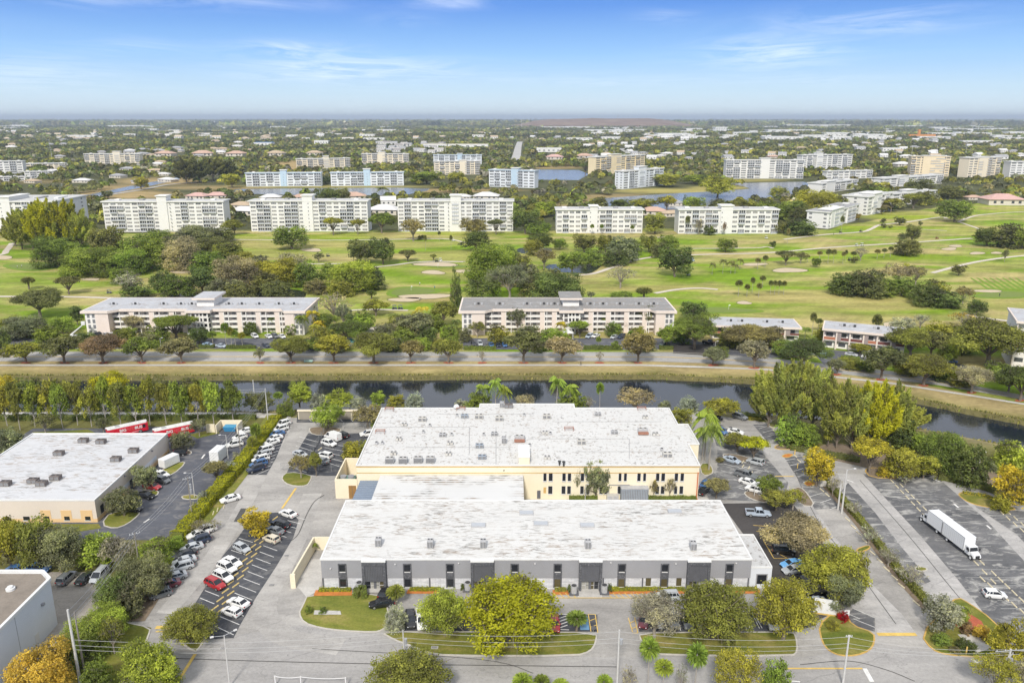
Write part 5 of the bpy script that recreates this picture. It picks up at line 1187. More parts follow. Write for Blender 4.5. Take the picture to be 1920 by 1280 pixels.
# ---- houses: hip-roofed, roof colour on the object
M_HROOF=M('house_roof',(1,1,1),.9,.15,.3,objcol=True);M_HWALL=M('house_wall',(0.60,0.55,0.47),.9,.08,.3)
HOUSE={}
def house_proto(kind):
 R=empty('house',(0,0,-60));w,d,h=(9,6,3.0)
 if kind=='hip':
  b=MB();b.box(-w,w,-d,d,0,h);b.build('wall',M_HWALL,R)
  b=MB();b.v=[(-w-.8,-d-.8,h+.004),(w+.8,-d-.8,h+.004),(w+.8,d+.8,h+.004),(-w-.8,d+.8,h+.004),(-w+d,0,h+2.6),(w-d,0,h+2.6)];b.f=[(0,1,5,4),(1,2,5),(2,3,4,5),(3,0,4),(3,2,1,0)];b.m=[0]*5;b.build('roof',M_HROOF,R)
  for x in(-6,-2.5,3,6.5):
   b=MB();b.box(x-.7,x+.7,-d-.05,-d-.002,1,2.3);b.build('window',M_WIN,R)
 elif kind=='gable':
  b=MB();b.box(-w*.7,w*.7,-d,d,0,h+1.6);b.build('wall',M_CW,R)
  b=MB();q=w*.7+.5;b.v=[(-q,-d-.4,h+1.3),(q,-d-.4,h+1.3),(q,d+.4,h+1.3),(-q,d+.4,h+1.3),(-q,0,h+4.6),(q,0,h+4.6)];b.f=[(0,1,5,4),(2,3,4,5),(1,2,5),(3,0,4),(3,2,1,0)];b.m=[0]*5;b.build('roof',M_HROOF,R)
  for x in(-4,0,4):
   b=MB();b.box(x-.7,x+.7,-d-.05,-d-.002,1.5,3);b.build('window',M_WIN,R)
 else:
  b=MB();b.box(-1,1,-1,1,0,1);b.build('wall',M_CW,R)
  b=MB();b.box(-1.01,1.01,-1.01,1.01,1.002,1.06);b.build('roof',M_HROOF,R)
  for i in range(5):
   b=MB();b.box(-.85+i*.38,-.7+i*.38,-1.02,-1.002,.35,.6);b.build('window',M_WIN,R)
 return R
def color_tree(o,c):
 o.color=(*c,1)
 for ch in o.children:color_tree(ch,c)
def house(u,v,kind,roof,label,group=None,scale=(1,1,1),rz=0.0,name='house',cat='house'):
 first=kind not in HOUSE
 if first:HOUSE[kind]=house_proto(kind)
 o=HOUSE[kind] if first else copy_tree(HOUSE[kind])
 o.name=name;o.location=at(u,v);o.rotation_euler=(0,0,rz);o.scale=scale;color_tree(o,roof);tag(o,label,cat,group)
TERRA=(0.50,0.34,0.26);PINKR=(0.54,0.35,0.31);GREYR=(0.33,0.33,0.34);WHITER=(0.62,0.61,0.60);TANR=(0.46,0.36,0.25);GRNR=(0.27,0.32,0.29)
HS=[(373,373,'hip',PINKR,'pink-red hip-roofed house, left one behind the left-hand white tower',1.3),(408,372,'hip',PINKR,'pink-red hip-roofed house, right one behind the left-hand white tower',1.3),(566,374,'hip',TERRA,'terracotta-roofed house behind the second white tower, beside its lift tower',1.1),(606,373,'hip',GRNR,'grey-green roofed house behind the second white tower',1.5),(662,374,'hip',TERRA,'terracotta-roofed house behind the right end of the second white tower',1.5),(508,375,'hip',WHITER,'white-roofed house left of the terracotta one behind the second white tower',1.2),(728,384,'gable',WHITER,'white gabled house between the second and third tall white towers',1.2),(912,374,'hip',WHITER,'white hip-roofed house behind the right end of the third tall tower',1.5),(868,373,'hip',WHITER,'small white house behind the lift tower of the third tall tower',1.0),(1224,402,'hip',TERRA,'terracotta-roofed house between the two five-storey blocks',
 1.3),(1258,405,'hip',TANR,'tan-roofed house right of the terracotta one between the five-storey blocks',1.0),(1824,374,'hip',TERRA,'small red-roofed house among trees at the right above the fairway',.9),(1876,383,'hip',PINKR,'long pink-roofed house at the right edge above the fairway',2.0),(25,424,'hip',GREYR,'grey-roofed house low at left behind feathery trees',1.0),(720,401,'hip',WHITER,'flat pale house behind the lime trees between two white towers',1.6),(460,402,'hip',WHITER,'pale house at the foot of the gap between the first two towers',1.4),(455,390,'hip',TANR,'tan house in the gap between the first two towers',1.2),(1265,385,'hip',GREYR,'grey house beside the lake behind the five-storey blocks',1.0),(311,293,'hip',TERRA,'long terracotta roof in the left distance, first of three in a row',2.3),(380,293,'hip',TERRA,'long terracotta roof in the left distance, second of three in a row',
 2.5),(444,293,'hip',TERRA,'long terracotta roof in the left distance, third of three in a row',2.3),(518,292,'hip',TANR,'broad tan roof right of the three terracotta roofs',2.2),(590,291,'hip',TANR,'broad tan roof left of the cream blocks',2.0),(1095,297,'hip',TERRA,'orange-roofed house left of the yellow tower',2.0),(1040,299,'hip',PINKR,'pink-roofed house above the lake arm',2.0),(1450,297,'hip',TERRA,'small red roof behind the white lakeside towers',1.4),(1690,312,'hip',WHITER,'white low building right of the seven-storey tower',1.6)]
for u,v,k,c,l,s in HS:house(u,v,k,c,l,None,(s,s,s),RND.uniform(-.25,.25))
FL=[(1029,285,46,14,10,'long white three-storey building beside the far road'),(604,270,26,14,11,'white castle-like building in the left-centre distance'),(702,262,40,20,7,'long white store with tall front in the distance'),(496,273,34,20,10,'bright blue building in the left distance'),(816,276,45,18,9,'long cream block in front of the far highway, left one'),(878,276,75,18,9,'long cream block in front of the far highway, right one'),(1668,284,34,12,9,'white store with a yellow end in the right distance'),(1575,262,34,16,13,'white church-like hall in the right distance'),(240,238,70,60,14,'large white building alone near the left horizon'),(1350,243,24,60,18,'tallest white warehouse in the right-hand industrial strip'),(1260,256,60,60,14,'pale blue warehouse below the industrial strip'),(155,257,55,20,9,'long cream low building in the left distance'),(1800,253,120,40,10,'long pale warehouse row near the right edge'),
 (1480,247,90,60,12,'long white warehouse strip right of centre'),(1820,244,130,60,9,'pale warehouse strip near the right horizon'),(1130,247,70,60,12,'white warehouse strip below the landfill hill'),(1060,240,90,60,10,'white low warehouse at the foot of the landfill hill'),(1430,232,70,90,12,'white strip of buildings right of the landfill hill'),(1530,236,120,80,12,'broad white depot near the right horizon'),(30,238,60,60,9,'white low building at the far left horizon'),(412,231,20,60,22,'pair-like white block on the left horizon'),(432,252,130,30,7,'long cream row beyond the yellow field'),(1750,259,60,20,7,'pale store row right of the orange gantry'),(1830,267,60,20,6,'white flat store in the far right'),(1905,253,50,30,9,'white block at the far right edge')]
for u,v,wpx,d,h,l in FL:
 p=at(u,v);w=wpx/pxm(p)/2;c=(0.05,0.2,0.5) if 'blue b' in l else((0.6,0.55,0.42) if 'cream' in l else(0.68,0.68,0.67))
 house(u,v,'flat',c,l,None,(w,d,h),0,'store_building' if v>250 else 'warehouse_building','building')
hr=random.Random(31)
def rnd_house(u0,u1,v0,v1,n,kinds,roofs,label,group,smin,smax):
 for _ in range(n):
  u=hr.uniform(u0,u1);v=hr.uniform(v0,v1);s=hr.uniform(smin,smax)
  house(u,v,hr.choice(kinds),hr.choice(roofs),label,group,(s*hr.uniform(.9,1.5),s,s),hr.uniform(-.5,.5))
rnd_house(710,830,268,287,34,['gable'],[GREYR,(0.28,0.26,0.25),(0.4,0.38,0.36)],'steep grey-roofed white townhouse in the cluster left of the far highway','townhouses in the distance',1.1,1.5)
rnd_house(1090,1480,268,300,38,['hip','gable'],[GREYR,TANR,WHITER,GREYR],'small pale house among dark trees in the far middle','far houses in the middle',.9,1.4)
rnd_house(0,470,258,300,30,['hip'],[TANR,WHITER,GREYR],'small low house among dark trees in the far left','far houses on the left',1.0,1.6)
rnd_house(0,960,244,262,60,['hip','gable'],[TANR,WHITER,(0.55,0.45,0.33)],'tiny pale house in the far left distance','far distant houses on the left',1.2,1.9)
rnd_house(960,1920,246,266,60,['hip','gable'],[TANR,WHITER,GREYR],'tiny pale house in the far right distance','far distant houses on the right',1.1,1.8)
rnd_house(0,440,302,345,16,['hip'],[TANR,WHITER,GREYR],'low pale house half hidden in the woods left of the far canal','houses left of the far canal',.9,1.2)
rnd_house(1500,1920,262,300,36,['hip','gable'],[WHITER,TANR,WHITER,GREYR],'small pale house among trees in the far right','far houses on the right',.9,1.5)
def rnd_flat(u0,u1,v0,v1,n,label,group,lo,hi,cols):
 for _ in range(n):
  u=hr.uniform(u0,u1);v=v0+(v1-v0)*hr.random();p=at(u,v);w=hr.uniform(lo,hi)/pxm(p)/2
  house(u,v,'flat',hr.choice(cols),label,group,(w,w*hr.uniform(.3,.7),hr.uniform(6,11)),hr.uniform(-.1,.1),'warehouse_building','building')
WH=[(0.7,0.7,0.69),(0.64,0.62,0.57),(0.6,0.6,0.6)]
rnd_flat(1060,1460,238,262,34,'white flat-roofed warehouse in the industrial strip right of centre','industrial strip right of centre',14,48,WH)
rnd_flat(1440,1920,231,262,46,'pale flat-roofed warehouse in the far right strips','industrial strips on the far right',14,55,WH)
rnd_flat(0,960,229,262,40,'pale flat roof among the far trees on the left','pale roofs in the far left',8,36,WH+[(0.6,0.52,0.38)])
rnd_flat(1250,1920,226,232,22,'pale sliver of roof on the right horizon','pale roofs on the right horizon',8,30,WH)
def hill():
 m,nt,bs,out=new_mat('landfill_soil');p=pos(nt);a=noise(nt,mapped(nt,p,(.004,.01,.03)),1,5,.6,.5)
 nt.links.new(ramp(nt,a,[(.35,(0.15,0.095,0.07)),(.6,(0.21,0.14,0.10)),(.75,(0.30,0.24,0.14))]),bs.inputs['Base Color']);bs.inputs['Roughness'].default_value=1
 Y=8300.0;prof=[(930,224.8),(958,235),(985,231),(1000,226.5),(1030,223.6),(1060,223.2),(1090,222.4),(1105,221.6),(1130,222.6),(1160,222.4),(1205,222.2),(1225,224),(1240,226.5),(1262,231),(1290,236)][1:]
 rings=[]
 for u,v in prof:
  z=max(CAMH-(v-YH)*Y/FPX*0.96,1.0);x=(u-960)/FPX*Y*1.03
  rings.append([(x,Y-260-z*2.2,-1),(x,Y-120-z,z*.55),(x,Y-60,z*.97),(x,Y+260,z),(x,Y+700,z*.6),(x,Y+900,-1)])
 b=MB();b.loft(rings);o=b.build('landfill_hill',m,smooth=True);tag(o,kind='structure')
hill()
M_HWY=M('pale_highway',(0.42,0.41,0.39),.95,.1,.02);strip_px('highway',[(966,302),(969,290),(972,275),(975,266)],20,.3,M_HWY);strip_px('highway',[(905,243),(925,240),(950,236),(975,233)],60,.3,M_HWY);strip_px('far_road',[(150,374),(260,357),(330,345),(460,338)],6,.3,M_HWY)
strip_px('far_road',[(425,376),(470,378),(600,378)],6,.3,M_HWY);strip_px('far_road',[(690,399),(740,398),(760,402)],8,.3,M_HWY);strip_px('seawall',[(1107,376),(1105,384),(1090,388),(1060,392)],4,.35,M_CONC);strip_px('far_road',[(150,382),(200,386),(420,392),(480,398)],7,.3,M_HWY)
# ------------------------------------------------------------ vegetation
def leaf_mat(name,use_obj=True,trans=0.28):
 m,nt,bs,out=new_mat(name);nt.nodes.remove(bs)
 t=N(nt,'ShaderNodeAttribute',attribute_name='tint')
 if use_obj:base=nt.nodes.new('ShaderNodeObjectInfo').outputs['Color']
 else:base=N(nt,'ShaderNodeAttribute',attribute_name='leafcol').outputs['Color']
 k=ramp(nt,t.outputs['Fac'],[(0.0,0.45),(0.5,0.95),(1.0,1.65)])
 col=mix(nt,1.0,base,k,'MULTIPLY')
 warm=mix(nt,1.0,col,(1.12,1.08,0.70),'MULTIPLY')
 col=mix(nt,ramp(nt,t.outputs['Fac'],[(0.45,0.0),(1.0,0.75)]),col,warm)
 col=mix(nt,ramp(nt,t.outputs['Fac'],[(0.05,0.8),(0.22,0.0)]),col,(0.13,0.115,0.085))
 d=nt.nodes.new('ShaderNodeBsdfDiffuse');tr=nt.nodes.new('ShaderNodeBsdfTranslucent');mx=nt.nodes.new('ShaderNodeMixShader');mx.inputs[0].default_value=trans
 nt.links.new(col,d.inputs[0]);nt.links.new(mix(nt,1.0,col,(1.05,1.2,0.6),'MULTIPLY'),tr.inputs[0])
 nt.links.new(d.outputs[0],mx.inputs[1]);nt.links.new(tr.outputs[0],mx.inputs[2]);nt.links.new(mx.outputs[0],out.inputs[0])
 return m
M_LEAF=leaf_mat('foliage',True,.36);M_LEAFV=leaf_mat('foliage_far',False,0.2)
M_BARK=M('bark',(0.20,0.165,0.13),.95,.3,2,kind='obj');M_BARKP=M('pale_bark',(0.36,0.33,0.29),.9,.25,2,kind='obj');M_TWIG=M('twig',(0.30,0.265,0.22),.95,.2,2,kind='obj')
def np_mesh(name,V,F,mats,midx=None,tint=None,col=None):
 me=bpy.data.meshes.new(name);F=np.asarray(F)
 me.vertices.add(len(V));me.vertices.foreach_set('co',np.asarray(V,float).ravel())
 k=F.shape[1];me.loops.add(F.size);me.loops.foreach_set('vertex_index',F.ravel())
 me.polygons.add(len(F));me.polygons.foreach_set('loop_start',np.arange(0,F.size,k));me.polygons.foreach_set('loop_total',np.full(len(F),k))
 for m in mats:me.materials.append(m)
 if midx is not None:me.polygons.foreach_set('material_index',np.asarray(midx,dtype=np.int32))
 if tint is not None:
  a=me.attributes.new('tint','FLOAT','FACE');a.data.foreach_set('value',np.asarray(tint,float))
 if col is not None:
  a=me.attributes.new('leafcol','FLOAT_COLOR','FACE');c=np.ones((len(F),4));c[:,:3]=col;a.data.foreach_set('color',c.ravel())
 me.update(calc_edges=True);return me
def unitv(a):return a/np.maximum(np.linalg.norm(a,axis=1,keepdims=True),1e-9)
def leaf_quads(C,Nr,S,asp,rg,tang=None):
 n=len(C);Nr=unitv(Nr)
 t=rg.normal(size=(n,3)) if tang is None else tang+rg.normal(size=(n,3))*.25
 t=t-(t*Nr).sum(1,keepdims=True)*Nr;t=unitv(t);b=np.cross(Nr,t)
 S=np.asarray(S)[:,None]
 V=np.stack([C-t*S,C+b*S*asp+t*S*.1,C+t*S,C-b*S*asp+t*S*.1],1).reshape(-1,3)
 return V,np.arange(n*4).reshape(n,4)
def lobes_for(form,rg):
 L=[]
 if form=='broad':
  n=13
  for i in range(n):
   a=i*2.4+rg.uniform(-.4,.4);r=.36*sqrt((i+.5)/n);z=.58+.24*(1-(r/.36)**2)+rg.uniform(-.06,.06)
   s=rg.uniform(.09,.20);L.append((r*cos(a)*rg.uniform(.85,1.15),r*sin(a)*rg.uniform(.85,1.15),z,s,s,s*rg.uniform(.8,1.15)))
 elif form=='umbrella':
  for i in range(15):
   a=i*2.4;r=.38*sqrt((i+.5)/15);s=rg.uniform(.09,.15);L.append((r*cos(a),r*sin(a),.80+.08*(1-(r/.38)**2)+rg.uniform(-.03,.03),s,s,s*.8))
 elif form=='round':
  for i in range(14):
   a=i*2.4+rg.uniform(-.3,.3);q=(i+.5)/14;zz=.30+.56*q;r=.34*sqrt(max(0.05,1-((zz-.52)/.50)**2))*rg.uniform(.6,1)
   s=rg.uniform(.10,.21);L.append((r*cos(a)*rg.uniform(.8,1.15),r*sin(a)*rg.uniform(.8,1.15),zz,s,s,s))
 elif form=='dome':
  for i in range(34):
   a=i*2.4;q=(i+.5)/34;r=.41*sqrt(q);zz=.30+.52*sqrt(max(0,1-(r/.43)**2))*rg.uniform(.75,1.05);s=rg.uniform(.07,.15);L.append((r*cos(a)*rg.uniform(.9,1.1),r*sin(a)*rg.uniform(.9,1.1),zz-(.08 if r>.36 else 0),s,s,s))
  for i in range(7):
   a=i*.9;L.append((.18*cos(a),.18*sin(a),.45,.16,.16,.15))
 elif form in('bush','shrub'):
  for i in range(15):
   a=i*2.4;q=(i+.5)/15;zz=.10+.70*q;r=.36*sqrt(max(0.05,1-(zz/.98)**2))*rg.uniform(.65,1)
   s=rg.uniform(.13,.21);L.append((r*cos(a),r*sin(a),zz,s,s,s))
 elif form=='tall':
  for i in range(17):
   a=i*2.4;zz=rg.uniform(.36,.92);r=.30*rg.uniform(.3,1)*(1.1-.6*abs(zz-.6)/.4);s=rg.uniform(.08,.15);L.append((r*cos(a),r*sin(a),zz,s,s,s*.8))
 elif form=='col':
  for i in range(16):
   zz=.06+.9*(i+.5)/16;rad=.44*(1-zz)**.6+.04;a=i*2.4;L.append((.25*rad*cos(a),.25*rad*sin(a),zz,rad*.8,rad*.8,.05))
 return L
LODN={'xl':(19000,.014),'hi':(4600,.026),'mid':(1400,.044),'far':(360,.08)}
CROWN={}
def crown_proto(form,lod,seed):
 key=(form,lod,seed)
 if key in CROWN:return CROWN[key]
 rg=np.random.default_rng(hash(form)%1000+seed*17 if False else sum(map(ord,form))*7+seed*101+len(lod))
 n,sz=LODN[lod]
 br=MB()
 if form in('royal','coco','fan','clumpfan'):
  V=[];F=[];T=[]
  def addq(p):
   k=len(V);V.extend(p);F.append((k,k+1,k+2,k+3));T.append(rg.uniform(.25,.95))
  if form in('royal','coco'):
   nf=17 if form=='royal' else 15
   for i in range(nf):
    a=i*2.4+rg.uniform(-.2,.2);up=rg.uniform(-.15,.95);ln=rg.uniform(.44,.53)
    d=np.array((cos(a),sin(a),0.));s=np.array((-sin(a),cos(a),0.));pts=[]
    for k in range(9):
     t=k/8;pts.append(d*ln*(t*.95)*cos(up*.7)+np.array((0,0,1.))*(.30*up*t*1.0-.34*t*t*(1.15-.4*up)))
    m=22 if lod in('xl','hi') else 12
    for j in range(m):
     t=(j+.5)/m;x=t*8;k=min(int(x),7);p=pts[k]*(1-(x-k))+pts[k+1]*(x-k);w=.13*sin(pi*min(1,t*.95+.06))**.7+.015;hw=.016 if m>15 else.028
     for sg in(-1,1):
      tip=p+s*sg*w+d*.06-np.array((0,0,1.))*w*.55
      addq([p-d*hw,p+d*hw,tip+d*hw*.5,tip-d*hw*.3])
   V=[tuple(np.array(v)*np.array((1,1,1))+np.array((0,0,.86 if form=='royal' else.84))) for v in V]
   V=[(v[0],v[1],v[2]) for v in V]
  else:
   nf=46
   for i in range(nf):
    ct=rg.uniform(-.55,1);a=i*2.4;st=sqrt(1-ct*ct);d=np.array((st*cos(a),st*sin(a),ct));s=unitv(np.cross(d,rg.normal(size=3))[None])[0];c=d*.10
    for q in range(6):
     an=(q-2.5)/2.5*1.2;e=d*cos(an)+s*sin(an);tip=c+e*.36-np.array((0,0,.05));w=np.cross(e,np.cross(d,s))*.035
     addq([c,c+e*.22+w,tip,c+e*.22-w])
   zc=.60 if form=='clumpfan' else.80
   V=[(v[0],v[1],v[2]*(.55 if form=='fan' else.62)+zc) for v in V]
  me=np_mesh('crown',V,F,[M_LEAF],None,T)
  pts=[(0,0,0),(.01,0,.3),(0,.01,.6),(0,0,.84 if form!='clumpfan' else.6)]
  rr={'royal':(.030,.026,.02,.017),'coco':(.022,.018,.016,.014),'fan':(.030,.024,.022,.02),'clumpfan':(.05,.05,.05,.045)}[form]
  br.path(pts,rr,6)
  if form=='royal':br.tube((0,0,.76),(0,0,.88),.024,.014,6,1)
  tm=br.mesh('trunk',[M_BARKP if form!='clumpfan' else M_BARK,M('crownshaft',(0.14,0.22,0.05),.6,.1,1,kind='obj')])
 elif form=='feather':
  C=[];D=[];T=[]
  for i in range(48 if lod!='far' else 14):
   a=i*2.4;q=(i+.5)/48;z0=.22+.5*q;out=.30*(1-.6*q)*rg.uniform(.4,1.1);ln=rg.uniform(.24,.42);d=np.array((cos(a)*(1.0-.6*q),sin(a)*(1.0-.6*q),1.));d/=np.linalg.norm(d);c0=np.array((cos(a)*out,sin(a)*out,z0));tb=rg.uniform(.2,.8)
   m=max(8,n//24);t=rg.uniform(0,1,m)**.8;rad=.066*np.sin(np.pi*np.clip(t*.92+.08,0,1))**.8+.006
   ph=rg.uniform(0,6.28,m);off=np.stack([np.cos(ph)*rad,np.sin(ph)*rad,np.zeros(m)],1)*rg.uniform(.4,1,(m,1))
   C.append(c0+d*(t*ln)[:,None]+off);dd=np.tile(d,(m,1))+off*7+rg.normal(size=(m,3))*.18;D.append(dd);T.append(np.clip(tb+rg.normal(size=m)*.16,0,1))
   br.tube((0,0,z0-.16),tuple(c0),.007,.003,4)
  C=np.concatenate(C);D=np.concatenate(D);T=np.concatenate(T)
  V,F=leaf_quads(C,rg.normal(size=C.shape),np.full(len(C),sz*2.0)*rg.uniform(.7,1.3,len(C)),.20,rg,unitv(D))
  me=np_mesh('crown',V,F,[M_LEAF],None,T);br.path([(0,0,0),(.01,.01,.3),(0,0,.75)],(.022,.016,.008),6);tm=br.mesh('trunk',M_BARK)
 else:
  bare=form in('bare','sparse')
  L=lobes_for('broad' if bare else form,rg)
  if form in('broad','umbrella','tall','bare','sparse','round','dome'):
   zt=.26 if form!='tall' else.30
   if form in('round','dome'):zt=.2
   br.path([(0,0,0),(.012,.006,zt*.6),(0,0,zt)],(.032,.026,.024),7) if form!='tall' else br.path([(0,0,0),(.02,.01,.35),(0,0,.8)],(.02,.016,.006),6)
   for i,l in enumerate(L):
    if form=='tall':
     br.tube((0,0,max(.2,l[2]-.22)),l[:3],.009,.004,4);continue
    mid=(l[0]*.5,l[1]*.5,zt+(l[2]-zt)*.55);br.path([(0,0,zt-.03),mid,l[:3]],(.014,.010,.004),5)
    for j in range(5 if bare else 2):
     e=np.array(l[:3])+rg.normal(size=3)*np.array((.11,.11,.08));br.tube(l[:3] if j%2 else mid,tuple(e),.005,.0018,4)
     if bare:
      for q in range(4):br.tube(tuple(e),tuple(e+rg.normal(size=3)*np.array((.055,.055,.045))+np.array((0,0,.015))),.0024,.0010,3,cap=False)
  else:br.path([(0,0,0),(0,0,.45)],(.025,.012),6)
  dens={'bare':.10,'sparse':.42}.get(form,1.0);N_=int(n*dens)
  w=np.array([l[3]*l[4] for l in L]);w/=w.sum();li=rg.choice(len(L),N_,p=w)
  LA=np.array(L);c=LA[li,:3];r=LA[li,3:]
  ns=max(60,N_//13);sd=unitv(rg.normal(size=(ns,3)));sl=rg.choice(len(L),ns,p=w);sr=rg.uniform(.55,1.0,(ns,1))**.5
  si=rg.integers(0,ns,N_);cen=LA[sl,:3][si];rad=LA[sl,3:][si];dirs=sd[si]
  sp=.020+.62*sz*(1 if form!='tall' else 1.2)
  P=cen+dirs*rad*sr[si]+rg.normal(size=(N_,3))*np.array((sp,sp,sp*.8))
  keep=P[:,2]>(.0 if form in('bush','shrub','col') else.18);P=P[keep];dirs=dirs[keep];sl2=sl[si][keep];si=si[keep]
  Nn=dirs*.75+rg.normal(size=P.shape)*.6+np.array((0,0,.25))
  lt=rg.uniform(.22,.78,len(L));st=rg.normal(size=ns)*.16
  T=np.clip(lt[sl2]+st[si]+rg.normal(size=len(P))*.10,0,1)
  asp=.62 if form not in('col',) else.4
  V,F=leaf_quads(P,Nn,sz*rg.uniform(.7,1.35,len(P)),asp,rg)
  me=np_mesh('crown',V,F,[M_LEAF],None,T)
  tm=br.mesh('trunk',M_TWIG if bare else(M_BARKP if form=='tall' else M_BARK))
 CROWN[key]=(tm,me);return CROWN[key]
PAL=dict(olive=(.25,.25,.065),yolive=(.33,.315,.062),lime=(.30,.355,.07),green=(.20,.25,.062),dgreen=(.14,.175,.062),ggreen=(.215,.225,.135),tan=(.38,.33,.21),rust=(.30,.20,.12),gold=(.43,.355,.05),silver=(.36,.37,.30),grey=(.33,.31,.25),ylime=(.37,.365,.032),caso=(.35,.36,.095),brown=(.285,.25,.12),dolive=(.185,.19,.08),red=(.40,.02,.03),orange=(.46,.34,.075),bgreen=(.25,.33,.07))
CWORD=dict(olive='olive-green',yolive='yellow-olive',lime='light green',green='mid-green',dgreen='dark green',ggreen='grey-green',tan='tan',rust='rust-brown',gold='golden-yellow',silver='silvery',grey='grey-brown',ylime='bright yellow-green',caso='pale yellow-green',brown='brownish-olive',dolive='dark olive',red='red',orange='orange',bgreen='fresh green')
FWORD=dict(broad='spreading tree',umbrella='umbrella-crowned tree',dome='broad rounded tree',round='round dense tree',bush='dense bushy tree',shrub='shrub',tall='slender airy tree',feather='feathery upright tree',bare='bare-branched tree',sparse='thin-leaved tree',royal='tall feather palm',coco='slim feather palm',fan='fan palm',clumpfan='squat fan palm',col='columnar conifer')
NWORD=dict(royal='palm_tree',coco='palm_tree',fan='palm_tree',clumpfan='palm_tree',col='conifer_tree',shrub='shrub',bush='tree')
TREES=[]
tree_i=[0]
def plant(x,y,W,H,form,color,label,group=None,px=30,two=False):
 i=tree_i[0];tree_i[0]+=1
 lod='xl' if px>78 else 'hi' if px>27 else 'mid' if px>12 else 'far'
 if form in('royal','coco','fan','clumpfan'):lod='hi'
 tm,me=crown_proto(form,lod,i%3)
 name='bush' if two is True else NWORD.get(form,'tree');cat='bush' if two is True else{'palm_tree':'palm','conifer_tree':'conifer','shrub':'shrub'}.get(name,'tree')  # bush here also covers small bushy trees
 c=PAL[color];k=.88+.26*((i*37%100)/100);h=((i*53%100)/100-.5)*.12;c=(c[0]*k*(1+h),c[1]*k,c[2]*k*(1-h))
 R=empty(name,(x,y,0),(i*1.7)%6.28,label,cat,group);R.scale=(W,W,H)
 t=bpy.data.objects.new('trunk',tm);link(t,R);o=bpy.data.objects.new('crown',me);link(o,R);o.color=(*c,1)
 return R
def tree(u,vb,wpx,vt,form,color,place,group=None):
 P=at(u,vb);s=pxm(P);W=wpx/s*(1.3 if form=='feather' else 1.10 if form in('round','broad','bush') else 1.1 if form=='dome' else 1.0);H=max(zat(P,vt),1.0)
 a=atan2(CAMH,P[1])
 H=max(H-0.18*W*sin(a)*.5,.55*H)
 low=form=='bush' and H<8.5  # bushy trees below this height are named bush, mostly trees
 plant(P[0],P[1],W,H,form,color,f"{CWORD[color]} {'small bushy tree' if low else FWORD[form]} {place}",group,wpx,low)
def rows(lst,group=None):
 for r in lst:tree(*r,group=group)
ORD=['first','second','third','fourth','fifth','sixth','seventh','eighth','ninth','tenth','eleventh','twelfth','thirteenth','fourteenth','fifteenth','sixteenth','seventeenth','eighteenth','nineteenth','twentieth','twenty-first','twenty-second','twenty-third']
st=[(48,679,72,640,'broad','yolive'),(121,680,76,627,'broad','dolive'),(194,680,82,626,'broad','rust'),(266,680,66,631,'broad','green'),(340,680,66,630,'broad','brown'),(488,680,27,650,'sparse','ggreen'),(546,680,80,632,'broad','olive'),(626,680,72,624,'broad','yolive'),(701,680,87,619,'broad','olive'),(770,680,44,635,'broad','brown'),(841,680,58,634,'broad','olive'),(904,680,20,655,'bare','grey'),(982,680,76,614,'broad','dolive'),(1054,680,67,629,'broad','tan'),(1124,680,19,657,'bare','grey'),(1196,680,69,619,'broad','brown'),(1337,684,48,651,'broad','ggreen'),(1414,689.5,60,636,'broad','tan'),(1569,702,34,671,'broad','ggreen'),(1652,711,77,647,'broad','dolive'),(1732,722,92,663,'broad','olive'),(1821,736,79,682,'sparse','tan'),(1912,751,82,682,'broad','dgreen')]
for i,r in enumerate(st):tree(*r,f'on the canal road, street tree {ORD[i]} from the left','street trees in mulch rings along the canal road')
